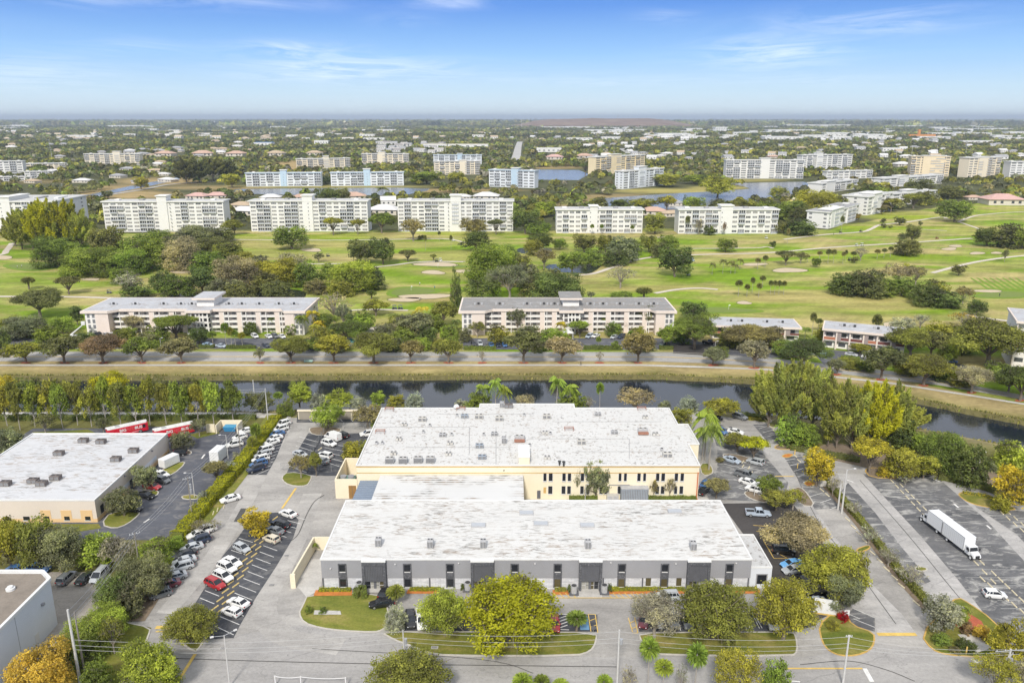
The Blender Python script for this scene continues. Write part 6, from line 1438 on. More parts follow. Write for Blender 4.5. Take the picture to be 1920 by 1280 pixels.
rows([(50,632,88,587,'bush','ggreen','left of the left pink block near its car park'),(120,625,44,592,'round','bgreen','beside the left end of the left pink block'),(146,610,27,573,'round','dgreen','touching the left gable of the left pink block'),(2,660,36,617,'round','dgreen','at the left picture edge beside the canal road'),(76,594,88,538,'broad','dolive','standing alone on the fairway left of the left pink block'),(130,552,50,519,'umbrella','dolive','alone behind the cart path at far left'),(252,626,46,588,'sparse','tan','in front of the left pink block, left half'),(331,637,84,592,'umbrella','green','in front of the left pink block by its entrance'),(246,636,28,614,'round','green','low beside the tan tree before the left pink block'),(277,650,42,620,'round','ggreen','in the car park of the left pink block'),(615,626,46,585,'broad','green','just right of the left pink block'),(645,616,
 36,567,'sparse','ggreen','rising between the two pink blocks, dark one'),(628,604,76,547,'bare','tan','behind the trees right of the left pink block'),(705,592,52,561,'broad','yolive','behind the pool between the pink blocks'),(685,624,46,579,'bush','bgreen','behind the pool building'),(650,640,88,601,'broad','green','left of the swimming pool'),(775,634,78,586,'broad','ggreen','right of the swimming pool'),(735,630,30,604,'sparse','tan','beside the pool terrace'),(812,622,48,584,'bush','green','left of the right pink block, nearer one'),(830,614,50,561,'broad','olive','left of the right pink block, taller one'),(842,642,40,604,'bush','bgreen','at the left gable of the right pink block'),(970,624,42,574,'sparse','ggreen','before the left part of the right pink block'),(1087,633,46,602,'umbrella','bgreen','by the entrance of the right pink block'),(1165,622,42,598,'bare','grey','before the right pink block, right half'),
 (1212,620,46,572,'broad','ggreen','before the right wing of the right pink block'),(1153,656,16,639,'round','green','beside the hedge of the right car park'),(1250,652,46,611,'broad','bgreen','right of the right pink block by the drive'),(1302,654,90,591,'broad','green','big one between the right pink block and the low blocks'),(1296,600,52,564,'round','dgreen','behind the right gable of the right pink block'),(1400,655,92,606,'broad','brown','in front of the left low block'),(1503,690,87,632,'broad','dgreen','between the two low blocks at the roadside'),(1031,642,46,612,'bush','bgreen','at the roadside before the right pink block'),(1705,672,80,611,'broad','olive','in front of the middle low block'),(1745,668,70,618,'broad','dolive','right of the middle low block'),(1725,616,42,587,'bare','silver','behind the middle low block on the fairway edge'),(1805,614,58,584,'bare','orange','right of the middle low block, orange-tinged'),
 (1850,686,145,594,'broad','olive','biggest one near the right edge across the canal'),(1778,680,38,644,'round','lime','by the roadside below the biggest right-hand tree'),(1612,664,38,643,'broad','yolive','low in the car park of the middle low block'),(1890,735,60,690,'broad','dgreen','at the right edge just behind the road'),(1400,648,30,622,'round','dolive','by the left low block end'),(1910,660,50,610,'broad','dgreen','beside the pale pink block at the right edge')])
for u,vb,w,vt,f,c,p in[(222,622,16,594,'royal','green','before the left wing of the left pink block'),(281,630,14,606,'coco','green','before the left pink block, small one'),(400,652,22,620,'fan','green','first of the palm group in the left car park'),(425,653,20,604,'fan','green','second of the palm group in the left car park'),(435,653,18,612,'fan','olive','third of the palm group in the left car park'),(442,653,18,618,'fan','green','fourth of the palm group in the left car park'),(455,653,18,622,'fan','yolive','last of the palm group in the left car park'),(511,622,20,587,'coco','green','before the right half of the left pink block'),(568,630,32,585,'coco','green','at the right wing of the left pink block'),(588,628,34,576,'coco','gold','tallest yellow one right of the left pink block'),(602,630,32,596,'coco','gold','lower yellow one right of the left pink block'),(592,634,30,604,'coco',
 'yolive','lowest of the yellow palms right of the left pink block'),(740,612,28,586,'coco','dgreen','behind the pool, dark one'),(792,602,32,571,'coco','gold','yellow one behind the cart path near the pool'),(780,606,26,580,'coco','yolive','smaller one beside the yellow palm near the pool'),(1006,620,20,579,'fan','olive','first before the right pink block'),(1021,618,15,581,'fan','green','second before the right pink block'),(1110,620,16,582,'fan','yolive','right of the entrance of the right pink block'),(1132,622,15,588,'fan','green','farther right of the entrance of the right pink block'),(1051,634,24,598,'coco','gold','yellow one by the entrance of the right pink block'),(1182,655,17,619,'fan','green','taller one at the hedge of the right car park'),(1122,656,13,631,'fan','green','smaller one at the hedge of the right car park'),(1509,634,28,610,'coco','green','between the low blocks'),
 (1522,630,16,585,'fan','dolive','taller dark one between the low blocks'),(1534,622,17,596,'fan','dolive','shorter dark one between the low blocks'),(1640,642,24,588,'fan','dolive','in front of the roof of the middle low block'),(1652,646,22,610,'fan','ggreen','grey one before the middle low block'),(1775,690,20,662,'fan','green','by the road right of the middle low block'),(855,622,22,596,'coco','dgreen','at the left gable of the right pink block')]:tree(u,vb,w,vt,f,c,p)
tree(853,577,24,496,'col','dgreen','left of the roof of the right pink block');tree(861,577,16,504,'col','dgreen','shorter twin of the tall columnar one by the right pink block')
rows([(70,655,34,636,'bush','green','low at the roadside, far left of the left car park'),(170,656,40,634,'bush','olive','low at the roadside below the brown street tree'),(310,655,36,634,'bush','dgreen','low at the roadside left of the palm group'),(350,655,34,636,'bush','green','low at the roadside beside the palm group'),(590,655,44,630,'bush','green','low at the roadside right of the left car park'),(640,657,44,632,'bush','ggreen','low at the roadside before the pool'),(700,657,50,630,'bush','olive','low at the roadside before the pool house'),(740,657,40,634,'bush','dgreen','low at the roadside right of the pool'),(790,657,44,630,'bush','lime','low at the roadside, light one right of the pool'),(825,656,36,632,'bush','olive','low at the roadside left of the right car park'),(1015,657,40,634,'bush','green','low at the roadside before the right entrance'),(1065,657,36,636,'bush','olive',
 'low at the roadside right of the right entrance'),(1210,657,40,634,'bush','ggreen','low at the roadside at the right car park end'),(1350,668,36,646,'bush','green','low at the roadside by the left low block'),(1590,690,44,668,'bush','olive','low at the roadside below the middle low block'),(1620,694,40,672,'bush','green','low at the roadside beside a street tree at right'),(1760,712,44,686,'bush','dgreen','low at the roadside right of the light green tree'),(1800,722,50,690,'bush','olive','low at the roadside below the biggest right-hand tree')])
rows([(20,628,60,592,'bush','olive','left end of the belt before the pink blocks'),(90,640,50,608,'bush','green','low in the belt left of the left pink block'),(160,645,40,618,'bush','dgreen','roadside belt left of the brown street tree'),(230,640,40,612,'bush','olive','before the left wing car park'),(300,645,46,610,'bush','green','before the left pink block, second from its left'),(375,645,40,612,'round','dgreen','left of the palm group in the left car park'),(470,628,30,600,'bush','dgreen','hugging the right half of the left pink block'),(545,628,24,604,'bush','green','at the right wing of the left pink block'),(610,648,56,612,'bush','olive','roadside belt right of the left pink block'),(665,622,52,584,'bush','dgreen','in the middle of the belt behind the pool'),(720,640,50,602,'bush','ggreen','above the pool, middle of the belt'),(745,622,40,588,'bush','olive','behind the pool terrace in the belt'),
 (760,646,50,610,'bush','green','roadside belt right of the pool'),(800,642,46,606,'bush','dgreen','roadside belt left of the right pink block'),(870,640,30,612,'bush','ggreen','before the left wing of the right pink block'),(895,632,34,600,'sparse','olive','before the left half of the right pink block'),(935,645,44,606,'bush','olive','in the car park belt of the right pink block'),(990,640,44,604,'bush','ggreen','left of the entrance of the right pink block'),(1050,648,40,616,'bush','bgreen','roadside belt by the entrance of the right pink block'),(1075,618,26,592,'bush','dgreen','right beside the entrance of the right pink block'),(1150,630,34,600,'bush','green','hugging the right half of the right pink block'),(1195,640,34,608,'bush','olive','before the right wing car park'),(1275,640,52,598,'bush','bgreen','at the drive right of the right pink block'),(1330,622,56,582,'bush','green','at the back of the left low block'),
 (1365,650,50,610,'bush','olive','before the left low block, left'),(1440,650,60,608,'bush','brown','before the left low block, right'),(1470,668,50,634,'bush','green','roadside before the left low block'),(1545,640,40,606,'bush','olive','at the left end of the middle low block'),(1660,650,60,608,'bush','ggreen','before the right half of the middle low block'),(1690,625,50,592,'bush','silver','behind the right half of the middle low block'),(1765,640,70,600,'bush','yolive','right of the middle low block, big one'),(1800,660,60,620,'bush','dolive','before the biggest right-hand tree'),(1840,640,80,596,'bush','green','behind the biggest right-hand tree'),(1700,700,50,668,'bush','olive','roadside below the middle low block'),(1870,712,60,676,'bush','green','roadside at the right edge'),(1890,640,50,600,'bush','olive','left of the pale pink block'),(90,420,60,392,'bush','dolive','behind the feathery group'),
 (165,440,40,410,'bush','olive','right of the feathery group'),(300,455,60,428,'bush','green','below the second white tower, left part'),(420,452,44,424,'bush','dolive','below the right end of the second white tower'),(230,530,50,500,'bush','green','front of the left thicket, small one'),(520,560,60,524,'bush','dolive','near bank of the long pond'),(640,556,50,520,'bush','olive','near bank of the long pond, right end'),(970,520,60,474,'bush','olive','back of the mid-course mass'),(1000,478,40,446,'bush','olive','left of the small far pond'),(1110,498,44,464,'bush','green','between the ponds and the tree line'),(1185,480,40,444,'bush','dgreen','in the line below the five-storey blocks, low one'),(1235,482,36,450,'bush','dolive','behind the round dark fairway tree'),(1600,546,50,508,'bush','dgreen','back left of the big right-hand thicket'),(1755,560,50,522,'bush','olive','back of the pair beside the big right-hand thicket'),
 (1540,420,60,380,'bush','olive','above the stepping white block'),(1500,420,50,384,'bush','dolive','left of the stepping white block, back one'),(1440,405,50,372,'bush','green','by the lake behind the palmy block, right'),(1400,398,50,370,'bush','olive','by the lake behind the palmy block, middle'),(1345,398,40,372,'bush','dolive','by the lake behind the palmy block, left'),(1120,392,44,368,'bush','olive','behind the narrow five-storey block, left'),(1640,396,40,372,'bush','yolive','between the two white blocks at the fairway'),(1780,372,50,346,'bush','dolive','behind the huge round fairway tree'),(1730,384,40,356,'bush','olive','at the far end of the fairway, dark one')])
for i,(u,vb,w,vt) in enumerate([(42,468,50,398),(62,466,52,388),(84,468,54,378),(106,466,52,384),(128,466,52,376),(150,466,46,396),(30,462,40,410)]):
 tree(u,vb,w,vt,'feather','ylime' if i in(2,4) else 'caso',f'before the left edge tower, {ORD[i]} of its group','feathery group by the left edge tower')
rows([(140,462,60,424,'bush','olive','in the left fairway thicket, back left'),(330,478,70,440,'bush','ggreen','in the left fairway thicket, back right'),(400,474,80,440,'bush','dolive','below the second white tower, low'),(455,505,60,468,'bush','olive','between the thicket and the long pond'),(480,520,70,478,'bush','ggreen','left shoulder of the big one above the pond'),(550,520,70,470,'bush','tan','back of the big one above the pond'),(620,528,50,490,'bush','green','behind the right end of the long pond'),(335,555,70,515,'bush','green','behind the lift house of the left pink block, low'),(450,562,60,528,'bush','dolive','behind the roof of the left pink block, right part'),(940,505,80,452,'bush','green','behind the biggest mid-course one'),(985,540,60,488,'bush','ggreen','right of the biggest mid-course one'),(1030,535,60,500,'bush','dolive','behind the big dark one at the right pink block'),
 (70,450,70,405,'bush','olive','at the foot of the feathery group')])
rows([(110,500,92,438,'bush','green','in the left fairway thicket, foremost left'),(175,515,112,455,'bush','green','in the left fairway thicket, big front middle'),(242,514,84,464,'bush','bgreen','in the left fairway thicket, front right'),(205,490,64,424,'round','dolive','in the left fairway thicket, tall dark one'),(262,490,60,438,'round','green','in the left fairway thicket, right of the tall dark one'),(285,504,78,440,'bush','green','in the left fairway thicket, right end'),(345,505,80,442,'bush','tan','right of the left fairway thicket'),(392,510,72,466,'bush','green','before the tan one right of the left thicket'),(372,457,100,418,'bush','ggreen','at the foot of the second white tower'),(428,482,64,450,'bush','olive','between the second white tower and the thicket'),(445,542,96,474,'bush','tan','left of the long pond, sparse crown'),(380,550,58,500,'round','dgreen','behind the lift house of the left pink block'),
 (420,556,74,518,'bush','ggreen','behind the roof of the left pink block'),(310,552,52,508,'round','dgreen','behind the left pink block, bluish one'),(245,555,64,508,'bare','silver','pale one behind the left pink block'),(256,558,62,528,'bush','dgreen','under the pale bare one behind the left pink block'),(520,535,100,478,'bush','yolive','big one above the long pond'),(575,536,60,486,'bush','green','right of the big one above the long pond'),(500,548,62,508,'bush','dolive','at the left bank of the long pond'),(600,548,62,520,'bush','brown','at the right bank of the long pond'),(660,546,98,483,'bush','lime','round-topped one right of the long pond'),(702,542,48,500,'bush','dgreen','touching the lime one right of the long pond'),(697,562,26,540,'clumpfan','dgreen','before the putting green'),(548,467,70,423,'round','green','alone on the fairway before the third tower'),(676,494,62,449,'round',
 'dolive','left half of the big dark pair on the fairway'),(718,496,46,443,'round','dgreen','right half of the big dark pair on the fairway'),(598,492,24,473,'sparse','dolive','small one near the golf carts'),(765,490,38,469,'umbrella','dolive','small one right of the big dark pair'),(813,490,15,477,'umbrella','olive','tiny one by the sandy cart path'),(893,470,56,433,'round','dgreen','left of the big light green one at mid-course'),(920,532,108,450,'bush','lime','biggest on the middle of the course'),(905,562,68,520,'round','dgreen','behind the roof of the right pink block, left'),(955,562,84,490,'sparse','ggreen','tall thin one behind the right pink block'),(1000,562,60,520,'bush','dolive','low one behind the lift house of the right pink block'),(1042,564,112,502,'bush','dgreen','behind the lift house of the right pink block, big'),(1020,504,46,462,'sparse','brown','left of the middle pond'),
 (1072,512,54,470,'round','green','overhanging the middle pond'),(1013,470,46,437,'round','dgreen','right of the small far pond'),(1050,468,28,446,'round','bgreen','behind the far pond, light one'),(1095,474,54,438,'round','dolive','in the line below the narrow five-storey block, first'),(1135,476,34,439,'round','olive','in the line below the narrow five-storey block, second'),(1165,492,72,438,'bush','ggreen','in the line below the narrow five-storey block, third'),(1152,498,52,466,'bush','dgreen','low one before the line of trees at mid-course'),(1216,473,34,439,'round','olive','in the line below the narrow five-storey block, fourth'),(1252,471,46,440,'round','green','right end of the line below the five-storey blocks'),(1265,519,68,461,'round','dgreen','alone on the fairway, round one right of centre'),(1163,540,60,496,'bare','grey','alone on the fairway, round twiggy one'),(1165,562,52,
 544,'shrub','green','low at the far side of the right pink block'),(1207,563,40,532,'clumpfan','dolive','behind the right pink block, palm clump'),(1108,562,20,546,'sparse','ggreen','leaning dead-looking one behind the right pink block'),(1360,472,40,446,'round','green','on the fairway below the palmy five-storey block'),(853+620,497,42,470,'umbrella','dolive','left one of two dark grey ones by the bunker'),(1501,494,28,471,'sparse','dolive','right one of two dark grey ones by the bunker'),(1530,501,18,483,'round','green','in the palm line at right, low bush'),(1613,489,30,462,'bare','grey','twiggy one in the palm line at right'),(1602,493,15,481,'round','dolive','low round bush in the palm line at right'),(1700,479,54,446,'bush','dolive','lower one of the tall dark stack on the right fairway'),(1709,455,34,421,'round','dolive','upper one of the tall dark stack on the right fairway'),(1695,
 447,24,436,'round','dolive','left part of the dark stack on the right fairway'),(1578,552,62,508,'bush','dgreen','left end of the big right-hand thicket'),(1622,556,78,500,'bush','dolive','second in the big right-hand thicket'),(1652,554,56,519,'bush','green','front of the big right-hand thicket'),(1690,554,58,516,'bush','green','right front of the big right-hand thicket'),(1682,536,66,492,'sparse','tan','pale one at the back of the big right-hand thicket'),(1716,536,44,496,'sparse','brown','pinkish one at the right of the big thicket'),(1735,572,64,526,'bush','dgreen','left one of the pair beside the big right-hand thicket'),(1772,576,66,542,'bush','dgreen','front one of the pair beside the big right-hand thicket'),(1805,569,40,536,'sparse','brown','reddish one right of the big thicket'),(1830,591,38,561,'round','dgreen','alone near the right edge of the course'),(1797,516,26,496,'round',
 'dolive','round one by the right cart path'),(1883,491,15,467,'sparse','dolive','thin one by the right-edge cart path'),(1850,461,52,426,'round','dgreen','left of the right-edge clump'),(1883,463,72,417,'bush','dolive','middle of the right-edge clump'),(1916,466,52,424,'bush','green','right of the right-edge clump'),(1790,416,66,374,'round','green','huge round one at the end of the fairway'),(1656,419,11,409,'round','dolive','tiny upper one by the winding cart path'),(1656,428,12,419,'round','dolive','tiny lower one by the winding cart path'),(1668,428,9,422,'round','dolive','tiniest one by the winding cart path'),(1686,422,22,407,'round','dolive','round one by the winding cart path'),(1725,424,8,414,'round','dolive','tiny one right of the dark stack'),(1448,463,14,452,'round','dgreen','little bush below the palmy five-storey block'),(1500,441,62,407,'bush','dgreen','at the right end of the palmy five-storey block'),
 (1470,438,38,412,'round','dolive','right gable of the palmy five-storey block'),(1605,412,16,400,'round','orange','orange bush at the low white block'),(1670,398,38,372,'umbrella','olive','before the corner-on white block'),(1712,391,44,363,'umbrella','olive','spreading alone at the far end of the fairway'),(1652,402,20,390,'umbrella','dolive','small one before the corner-on white block'),(625,441,40,408,'umbrella','yolive','before the third tower, yellow one'),(671,440,29,411,'umbrella','olive','before the third tower, right one'),(716,437,50,396,'broad','green','between the third and fourth towers'),(775,452,54,406,'sparse','brown','before the left end of the fourth tower'),(888,441,48,408,'round','brown','before the middle of the fourth tower'),(930,440,32,411,'umbrella','dolive','before the right end of the fourth tower'),(985,438,58,392,'round','dgreen','left of the narrow five-storey block'),
 (1012,442,46,414,'round','green','low left of the narrow five-storey block'),(1022,406,46,377,'round','lime','behind the left of the narrow five-storey block'),(1228,438,48,400,'round','olive','between the two five-storey blocks'),(1330,441,26,424,'round','dgreen','before the palmy five-storey block'),(1300,394,42,368,'round','lime','behind the palmy five-storey block by the lake'),(1163,394,38,373,'round','dgreen','behind the narrow five-storey block by the lake'),(1205,394,52,371,'round','yolive','behind the narrow five-storey block, golden one'),(1250,395,40,366,'broad','yolive','by the lake between the five-storey blocks'),(1283,386,10,362,'col','dgreen','beside the lake behind the palmy block'),(185,391,17,364,'col','dgreen','left of the second white tower'),(203,372,22,357,'round','dolive','on the brown field behind the second white tower'),(265,356,28,331,'round','yolive','alone beside the far canal'),
 (440,441,40,410,'broad','olive','between the second and third towers'),(421,432,24,408,'round','bgreen','right gable of the second white tower'),(300,433,22,412,'sparse','brown','before the second white tower'),(1345,370,60,328,'round','yolive','golden one on the sandy spit'),(1300,345,50,327,'round','lime','left one on the sandy spit'),(1250,350,56,326,'round','yolive','beside the white and pale blue block'),(1335,349,42,325,'broad','dgreen','tip one on the sandy spit'),(610,345,24,330,'round','dgreen','between the two pale blue blocks'),(800,345,60,321,'round','green','broad one right of the pale blue blocks'),(855,341,30,321,'round','yolive','before the cream seven-storey block'),(1098,326,30,306,'umbrella','dgreen','left of the yellow tower'),(435,352,36,326,'round','yolive','left of the left pale blue block'),(350,345,40,300,'feather','dolive','tall group right of the far canal, first'),
 (375,342,40,298,'feather','dolive','tall group right of the far canal, second'),(400,338,40,296,'feather','dolive','tall group right of the far canal, third'),(425,336,36,300,'feather','dolive','tall group right of the far canal, fourth'),(615,388,52,352,'round','dgreen','behind the third tower near its lift tower'),(640,384,36,352,'round','dolive','behind the third tower, right of its lift tower'),(717,372,30,348,'coco','dolive','palmy one by the water behind the third tower'),(1530,405,90,352,'bush','yolive','golden thicket by the lake behind the low white blocks'),(1570,400,50,366,'bush','olive','thicket between the low white blocks'),(1480,412,70,372,'bush','green','thicket left of the stepping white block'),(1460,370,40,348,'bush','yolive','by the lake left of the four-storey block'),(1640,376,60,344,'bush','green','below the long white block at the lake end'),(1720,375,60,330,'bush',
 'dolive','before the long white block at the lake end')])
for i,(u,vb,w,vt) in enumerate([(1335,515,15,489),(1355,513,18,482),(1370,513,20,486),(1378,513,18,492),(1387,505,17,482)]):tree(u,vb,w,vt,'coco','dolive',f'in the coconut group mid-fairway, {ORD[i]} from the left','palm group on the fairway')
for i,(u,vb,w,vt) in enumerate([(1384,556,18,524),(1400,557,14,532),(1410,550,12,519),(1422,558,14,530),(1429,540,15,516),(1444,552,12,525),(1452,552,12,525),(1460,552,12,525),(1469,552,13,526)]):tree(u,vb,w,vt,'fan','dolive',f'in the dark palm row, {ORD[i]} from the left','dark palm row on the fairway')
for i,(u,vb,w,vt) in enumerate([(1420,505,14,483),(1434,502,14,478),(1514,492,11,478),(1536,489,13,470),(1552,494,14,466),(1562,494,13,467),(1580,495,10,471),(1585,491,8,468),(1599,490,14,471),(1644,486,15,467),(1657,484,13,465),(1669,482,13,462),(1476,458,9,427),(1577,436,10,404)]):tree(u,vb,w,vt,'fan','dolive' if i%3 else 'brown',f'in the scattered fairway line, number {i+1}','scattered palms on the fairway')
rows([(55,543,30,513,'clumpfan','dolive','shaggy one on the left fairway'),(1695,532,15,489,'coco','yolive','rising from the big right-hand thicket'),(798,470,8,440,'fan','dolive','before the fourth tower, left one'),(824,452,8,433,'fan','dolive','before the fourth tower, right one'),(846,468,8,440,'fan','dolive','bare-stemmed one on the fairway before the fourth tower'),(790,449,16,440,'shrub','dolive','on the fairway before the fourth tower'),(1110,440,10,420,'fan','green','before the narrow five-storey block, left'),(1128,440,10,420,'fan','green','before the narrow five-storey block, middle'),(1185,440,10,422,'fan','green','before the narrow five-storey block, right'),(1288,439,12,404,'fan','dolive','before the palmy five-storey block, left'),(1310,440,18,410,'sparse','grey','before the palmy five-storey block'),(1357,441,10,416,'sparse','rust','reddish one before the palmy five-storey block')])
row=[14,38,66,92,118,146,172,200,228,256,282,312,342,372,402,438]
for i,u in enumerate(row):
 tree(u,[798,806,800,795,803,797,800,796,804,799,797,795,801,796,800,793][i],[48,44,50,46,42,48,44,46,50,48,42,44,48,46,50,52][i],[724,716,722,712,720,715,722,708,714,718,708,716,712,720,713,712][i],'tall',['yolive','olive','lime','yolive','lime','olive','yolive','lime','olive','lime','yolive','olive','lime','yolive','lime','green'][i],f'on the gravel canal path, {ORD[i]} from the left','row along the gravel canal path')
rows([(10,750,54,700,'bush','gold','at the left edge beside the water'),(55,752,60,704,'bush','dgreen','second from the left edge beside the water'),(110,752,60,706,'bush','olive','by the water behind the slender row, left'),(205,748,80,692,'bush','ylime','by the water behind the slender row, yellow-topped'),(300,752,60,706,'bush','dolive','by the water behind the slender row, dark one'),(370,752,70,705,'bush','olive','by the water behind the slender row, right one'),(86,812,42,774,'sparse','dolive','before the slender row at the far left of the bus bays'),(195,812,36,780,'sparse','dolive','behind the left bus'),(374,818,36,782,'sparse','ggreen','right of the right bus'),(22,848,52,796,'bush','ggreen','at the left edge beside the beige building'),(342,842,44,808,'round','ggreen','at the far corner of the beige building'),(273,918,54,873,'round','ggreen','over the red car beside the beige building'),
 (233,967,62,914,'round','ggreen','on the lawn at the front corner of the beige building'),(407,902,50,866,'umbrella','brown','against the hedge of the left lot'),(535,780,36,751,'bush','green','palmy one at the dirt mound by the carport'),(487,772,52,734,'round','dolive','beside the white pole on the canal path'),(562,764,52,716,'round','lime','by the water left of the carport'),(597,765,34,734,'bush','silver','first silvery one behind the carport'),(637,765,52,732,'round','lime','by the water behind the carport'),(672,766,34,741,'bush','silver','second silvery one behind the carport'),(710,764,34,735,'round','lime','by the water behind the carport end'),(743,765,36,737,'bush','yolive','by the water at the far left corner of the cream building'),(778,765,36,734,'bush','silver','third silvery one by the water'),(865,766,26,747,'bush','silver','small silvery one behind the white dome'),(615,
 804,56,754,'round','lime','standing before the carport'),(690,802,72,756,'sparse','brown','beside the cream building left of its roof corner'),(706,808,20,776,'bush','lime','hugging the left edge of the cream building roof'),(662,858,44,824,'bush','yolive','left one of two by the plant enclosure'),(688,858,38,820,'bush','olive','right one of two by the plant enclosure'),(565,896,46,848,'sparse','brown','on the round grass island, left one'),(593,892,28,846,'broad','olive','on the round grass island, right one'),(898,772,54,731,'bush','green','under the three tall palms behind the roof'),(983,772,48,737,'sparse','tan','by the water behind the roof centre'),(1072,772,60,731,'bush','green','under the two tall palms behind the roof'),(1104,772,28,742,'bare','grey','beside the two tall palms behind the roof'),(1190,774,76,724,'sparse','tan','big one by the water behind the roof'),(1245,778,28,
 748,'bush','ggreen','by the water right of the big tan one'),(1291,770,42,742,'bush','silver','by the water right of the roof'),(1350,788,68,745,'broad','yolive','at the top of the right-hand lot'),(1276,798,46,760,'bush','yolive','behind the far right corner of the cream building'),(1382,846,56,813,'broad','olive','on the planted strip of the right-hand lot, left one'),(1412,862,60,820,'umbrella','ylime','on the planted strip of the right-hand lot, bright one'),(1440,928,44,889,'round','green','over the parked white cars of the right-hand lot'),(1343,934,52,899,'umbrella','brown','at the right end of the cream facade'),(1455,956,58,918,'broad','olive','above the fresh asphalt, left one'),(1486,955,54,915,'sparse','yolive','above the fresh asphalt, right one'),(1081,934,22,870,'sparse','ggreen','thin one against the cream facade'),(1117,936,48,866,'round','ggreen','dense one against the cream facade'),
 (1225,936,24,897,'sparse','brown','left one of two small ones before the cream windows'),(1255,936,26,892,'sparse','tan','right one of two small ones before the cream windows'),(481,1002,60,957,'round','gold','on the car park island left of the grey building'),(360,1205,96,1131,'dome','olive','on the small kerbed island at the lower left'),(834,1192,92,1096,'dome','lime','before the grey building, left of the biggest one'),(955,1200,182,1074,'dome','ylime','biggest of all, before the grey building'),(743,1136,44,1088,'clumpfan','olive','beside the black car on the front lawn'),(743,1180,44,1130,'bush','silver','at the road end of the front lawn'),(1081,1184,50,1138,'clumpfan','green','on the blue accessible bay'),(1227,1196,108,1110,'sparse','grey','over the parked cars before the grey building'),(1337,1197,140,1086,'dome','olive','big one before the right end of the grey building'),(1468,
 1198,112,1074,'dome','yolive','at the right front corner of the annex'),(1556,1118,120,1014,'dome','yolive','over the hatched bay right of the annex'),(1600,1110,50,1030,'round','olive','right shoulder of the one over the hatched bay'),(1577,1142,84,1070,'round','ggreen','feathery one above the white sign'),(1494,1042,118,962,'broad','tan','at the end of the fresh asphalt'),(1767,1316,150,1216,'x','olive','')][:-1])
rows([(767,1312,146,1216,'dome','olive','at the bottom edge left of centre'),(1375,1322,114,1210,'sparse','yolive','at the bottom edge right of centre'),(1452,1306,58,1231,'bush','bgreen','at the bottom edge right of the yellow-olive one'),(1178,1310,46,1248,'bare','grey','at the bottom edge beside the white pole'),(1275,1312,30,1244,'bare','silver','at the bottom edge between two palms'),(1890,1246,74,1166,'round','yolive','at the lower right edge behind the pole'),(1862,1306,86,1226,'sparse','yolive','at the lower right corner'),(1912,1300,50,1236,'sparse','tan','in the lower right corner, palest'),(22,1064,70,968,'round','yolive','first in the thicket above the white warehouse'),(78,1068,78,968,'round','olive','second in the thicket above the white warehouse'),(115,1072,92,984,'round','ggreen','grey one in the thicket above the white warehouse'),(190,1058,78,994,'bush','lime','light one in the thicket by the wooden pole'),
 (225,1066,70,1000,'sparse','grey','twiggy one beside the wooden pole'),(292,1062,68,1004,'bush','lime','right of the wooden pole'),(275,1118,92,1038,'round','ggreen','willowy one right of the silver van'),(225,1142,84,1068,'bush','dgreen','before the three cars by the warehouse'),(245,1150,60,1090,'bush','ggreen','beside the grey hatchback'),(200,1188,84,1128,'bush','lime','below the warehouse corner'),(160,1232,88,1158,'bush','green','behind the double pole'),(215,1225,52,1152,'sparse','olive','on the grass strip right of the double pole'),(84,1310,116,1208,'round','orange','at the lower left corner against the white wall'),(185,1292,60,1232,'bush','green','at the bottom edge beside the double pole'),(288,1304,116,1196,'bush','lime','at the bottom edge left'),(130,1260,60,1190,'bush','green','between the white wall and the double pole'),(10,1012,60,972,'bush','yolive','against the front of the beige building'),
 (376,1004,40,972,'bare','brown','over the white car at the hedge end'),(402,996,30,972,'bare','brown','twiggy one beside the white car at the hedge end'),(330,1030,36,1000,'bush','bgreen','at the end of the long hedge'),(1478,834,54,772,'bush','bgreen','below the feathery group, left one'),(1506,837,62,788,'bush','bgreen','below the feathery group, right one'),(1552,838,24,798,'clumpfan','yolive','among the feathery group trunks'),(1615,838,48,784,'bush','dgreen','between the feathery trunks'),(1682,838,60,772,'bush','dgreen','right of the feathery group'),(1722,842,46,806,'bush','bgreen','by the water right of the feathery group'),(1760,884,90,800,'bush','green','big one beside the canal bend'),(1812,908,70,826,'bush','dgreen','right of the big one beside the canal bend'),(1788,896,50,850,'bush','green','low between the two big ones at the canal bend'),(1892,884,72,820,'bush','lime','at the right edge by the canal'),
 (1847,910,36,864,'fan','ggreen','greyish one before the canal bushes'),(1892,950,70,870,'round','gold','at the right edge of the right lot'),(1875,958,36,918,'bush','yolive','low one at the end of the yellow island'),(1630,887,76,823,'umbrella','gold','on the kerbed bed of the right lot'),(1690,896,72,840,'round','yolive','left part of the big one on the kerbed bed'),(1730,897,58,852,'round','yolive','right part of the big one on the kerbed bed'),(1658,893,30,872,'bush','gold','low between the two on the kerbed bed'),(1697,908,36,890,'bare','silver','fallen-looking one at the stall ends'),(1530,912,66,842,'round','gold','at the head of the middle hedge'),(1525,858,34,840,'bush','silver','silver one behind the golden one at the middle hedge'),(1765,1182,72,1120,'round','silver','at the foot of the middle hedge'),(1795,1168,44,1130,'bush','lime','behind the silver one at the foot of the middle hedge'),
 (1560,930,30,890,'bare','grey','between the two concrete poles'),(1628,1020,54,985,'bare','silver','on the middle hedge below the poles'),(1665,1062,50,1028,'bare','silver','on the middle hedge, second from the top'),(1705,1100,66,1058,'bare','grey','on the middle hedge, third from the top'),(1600,968,36,940,'bare','silver','on the middle hedge beside the taller pole')])
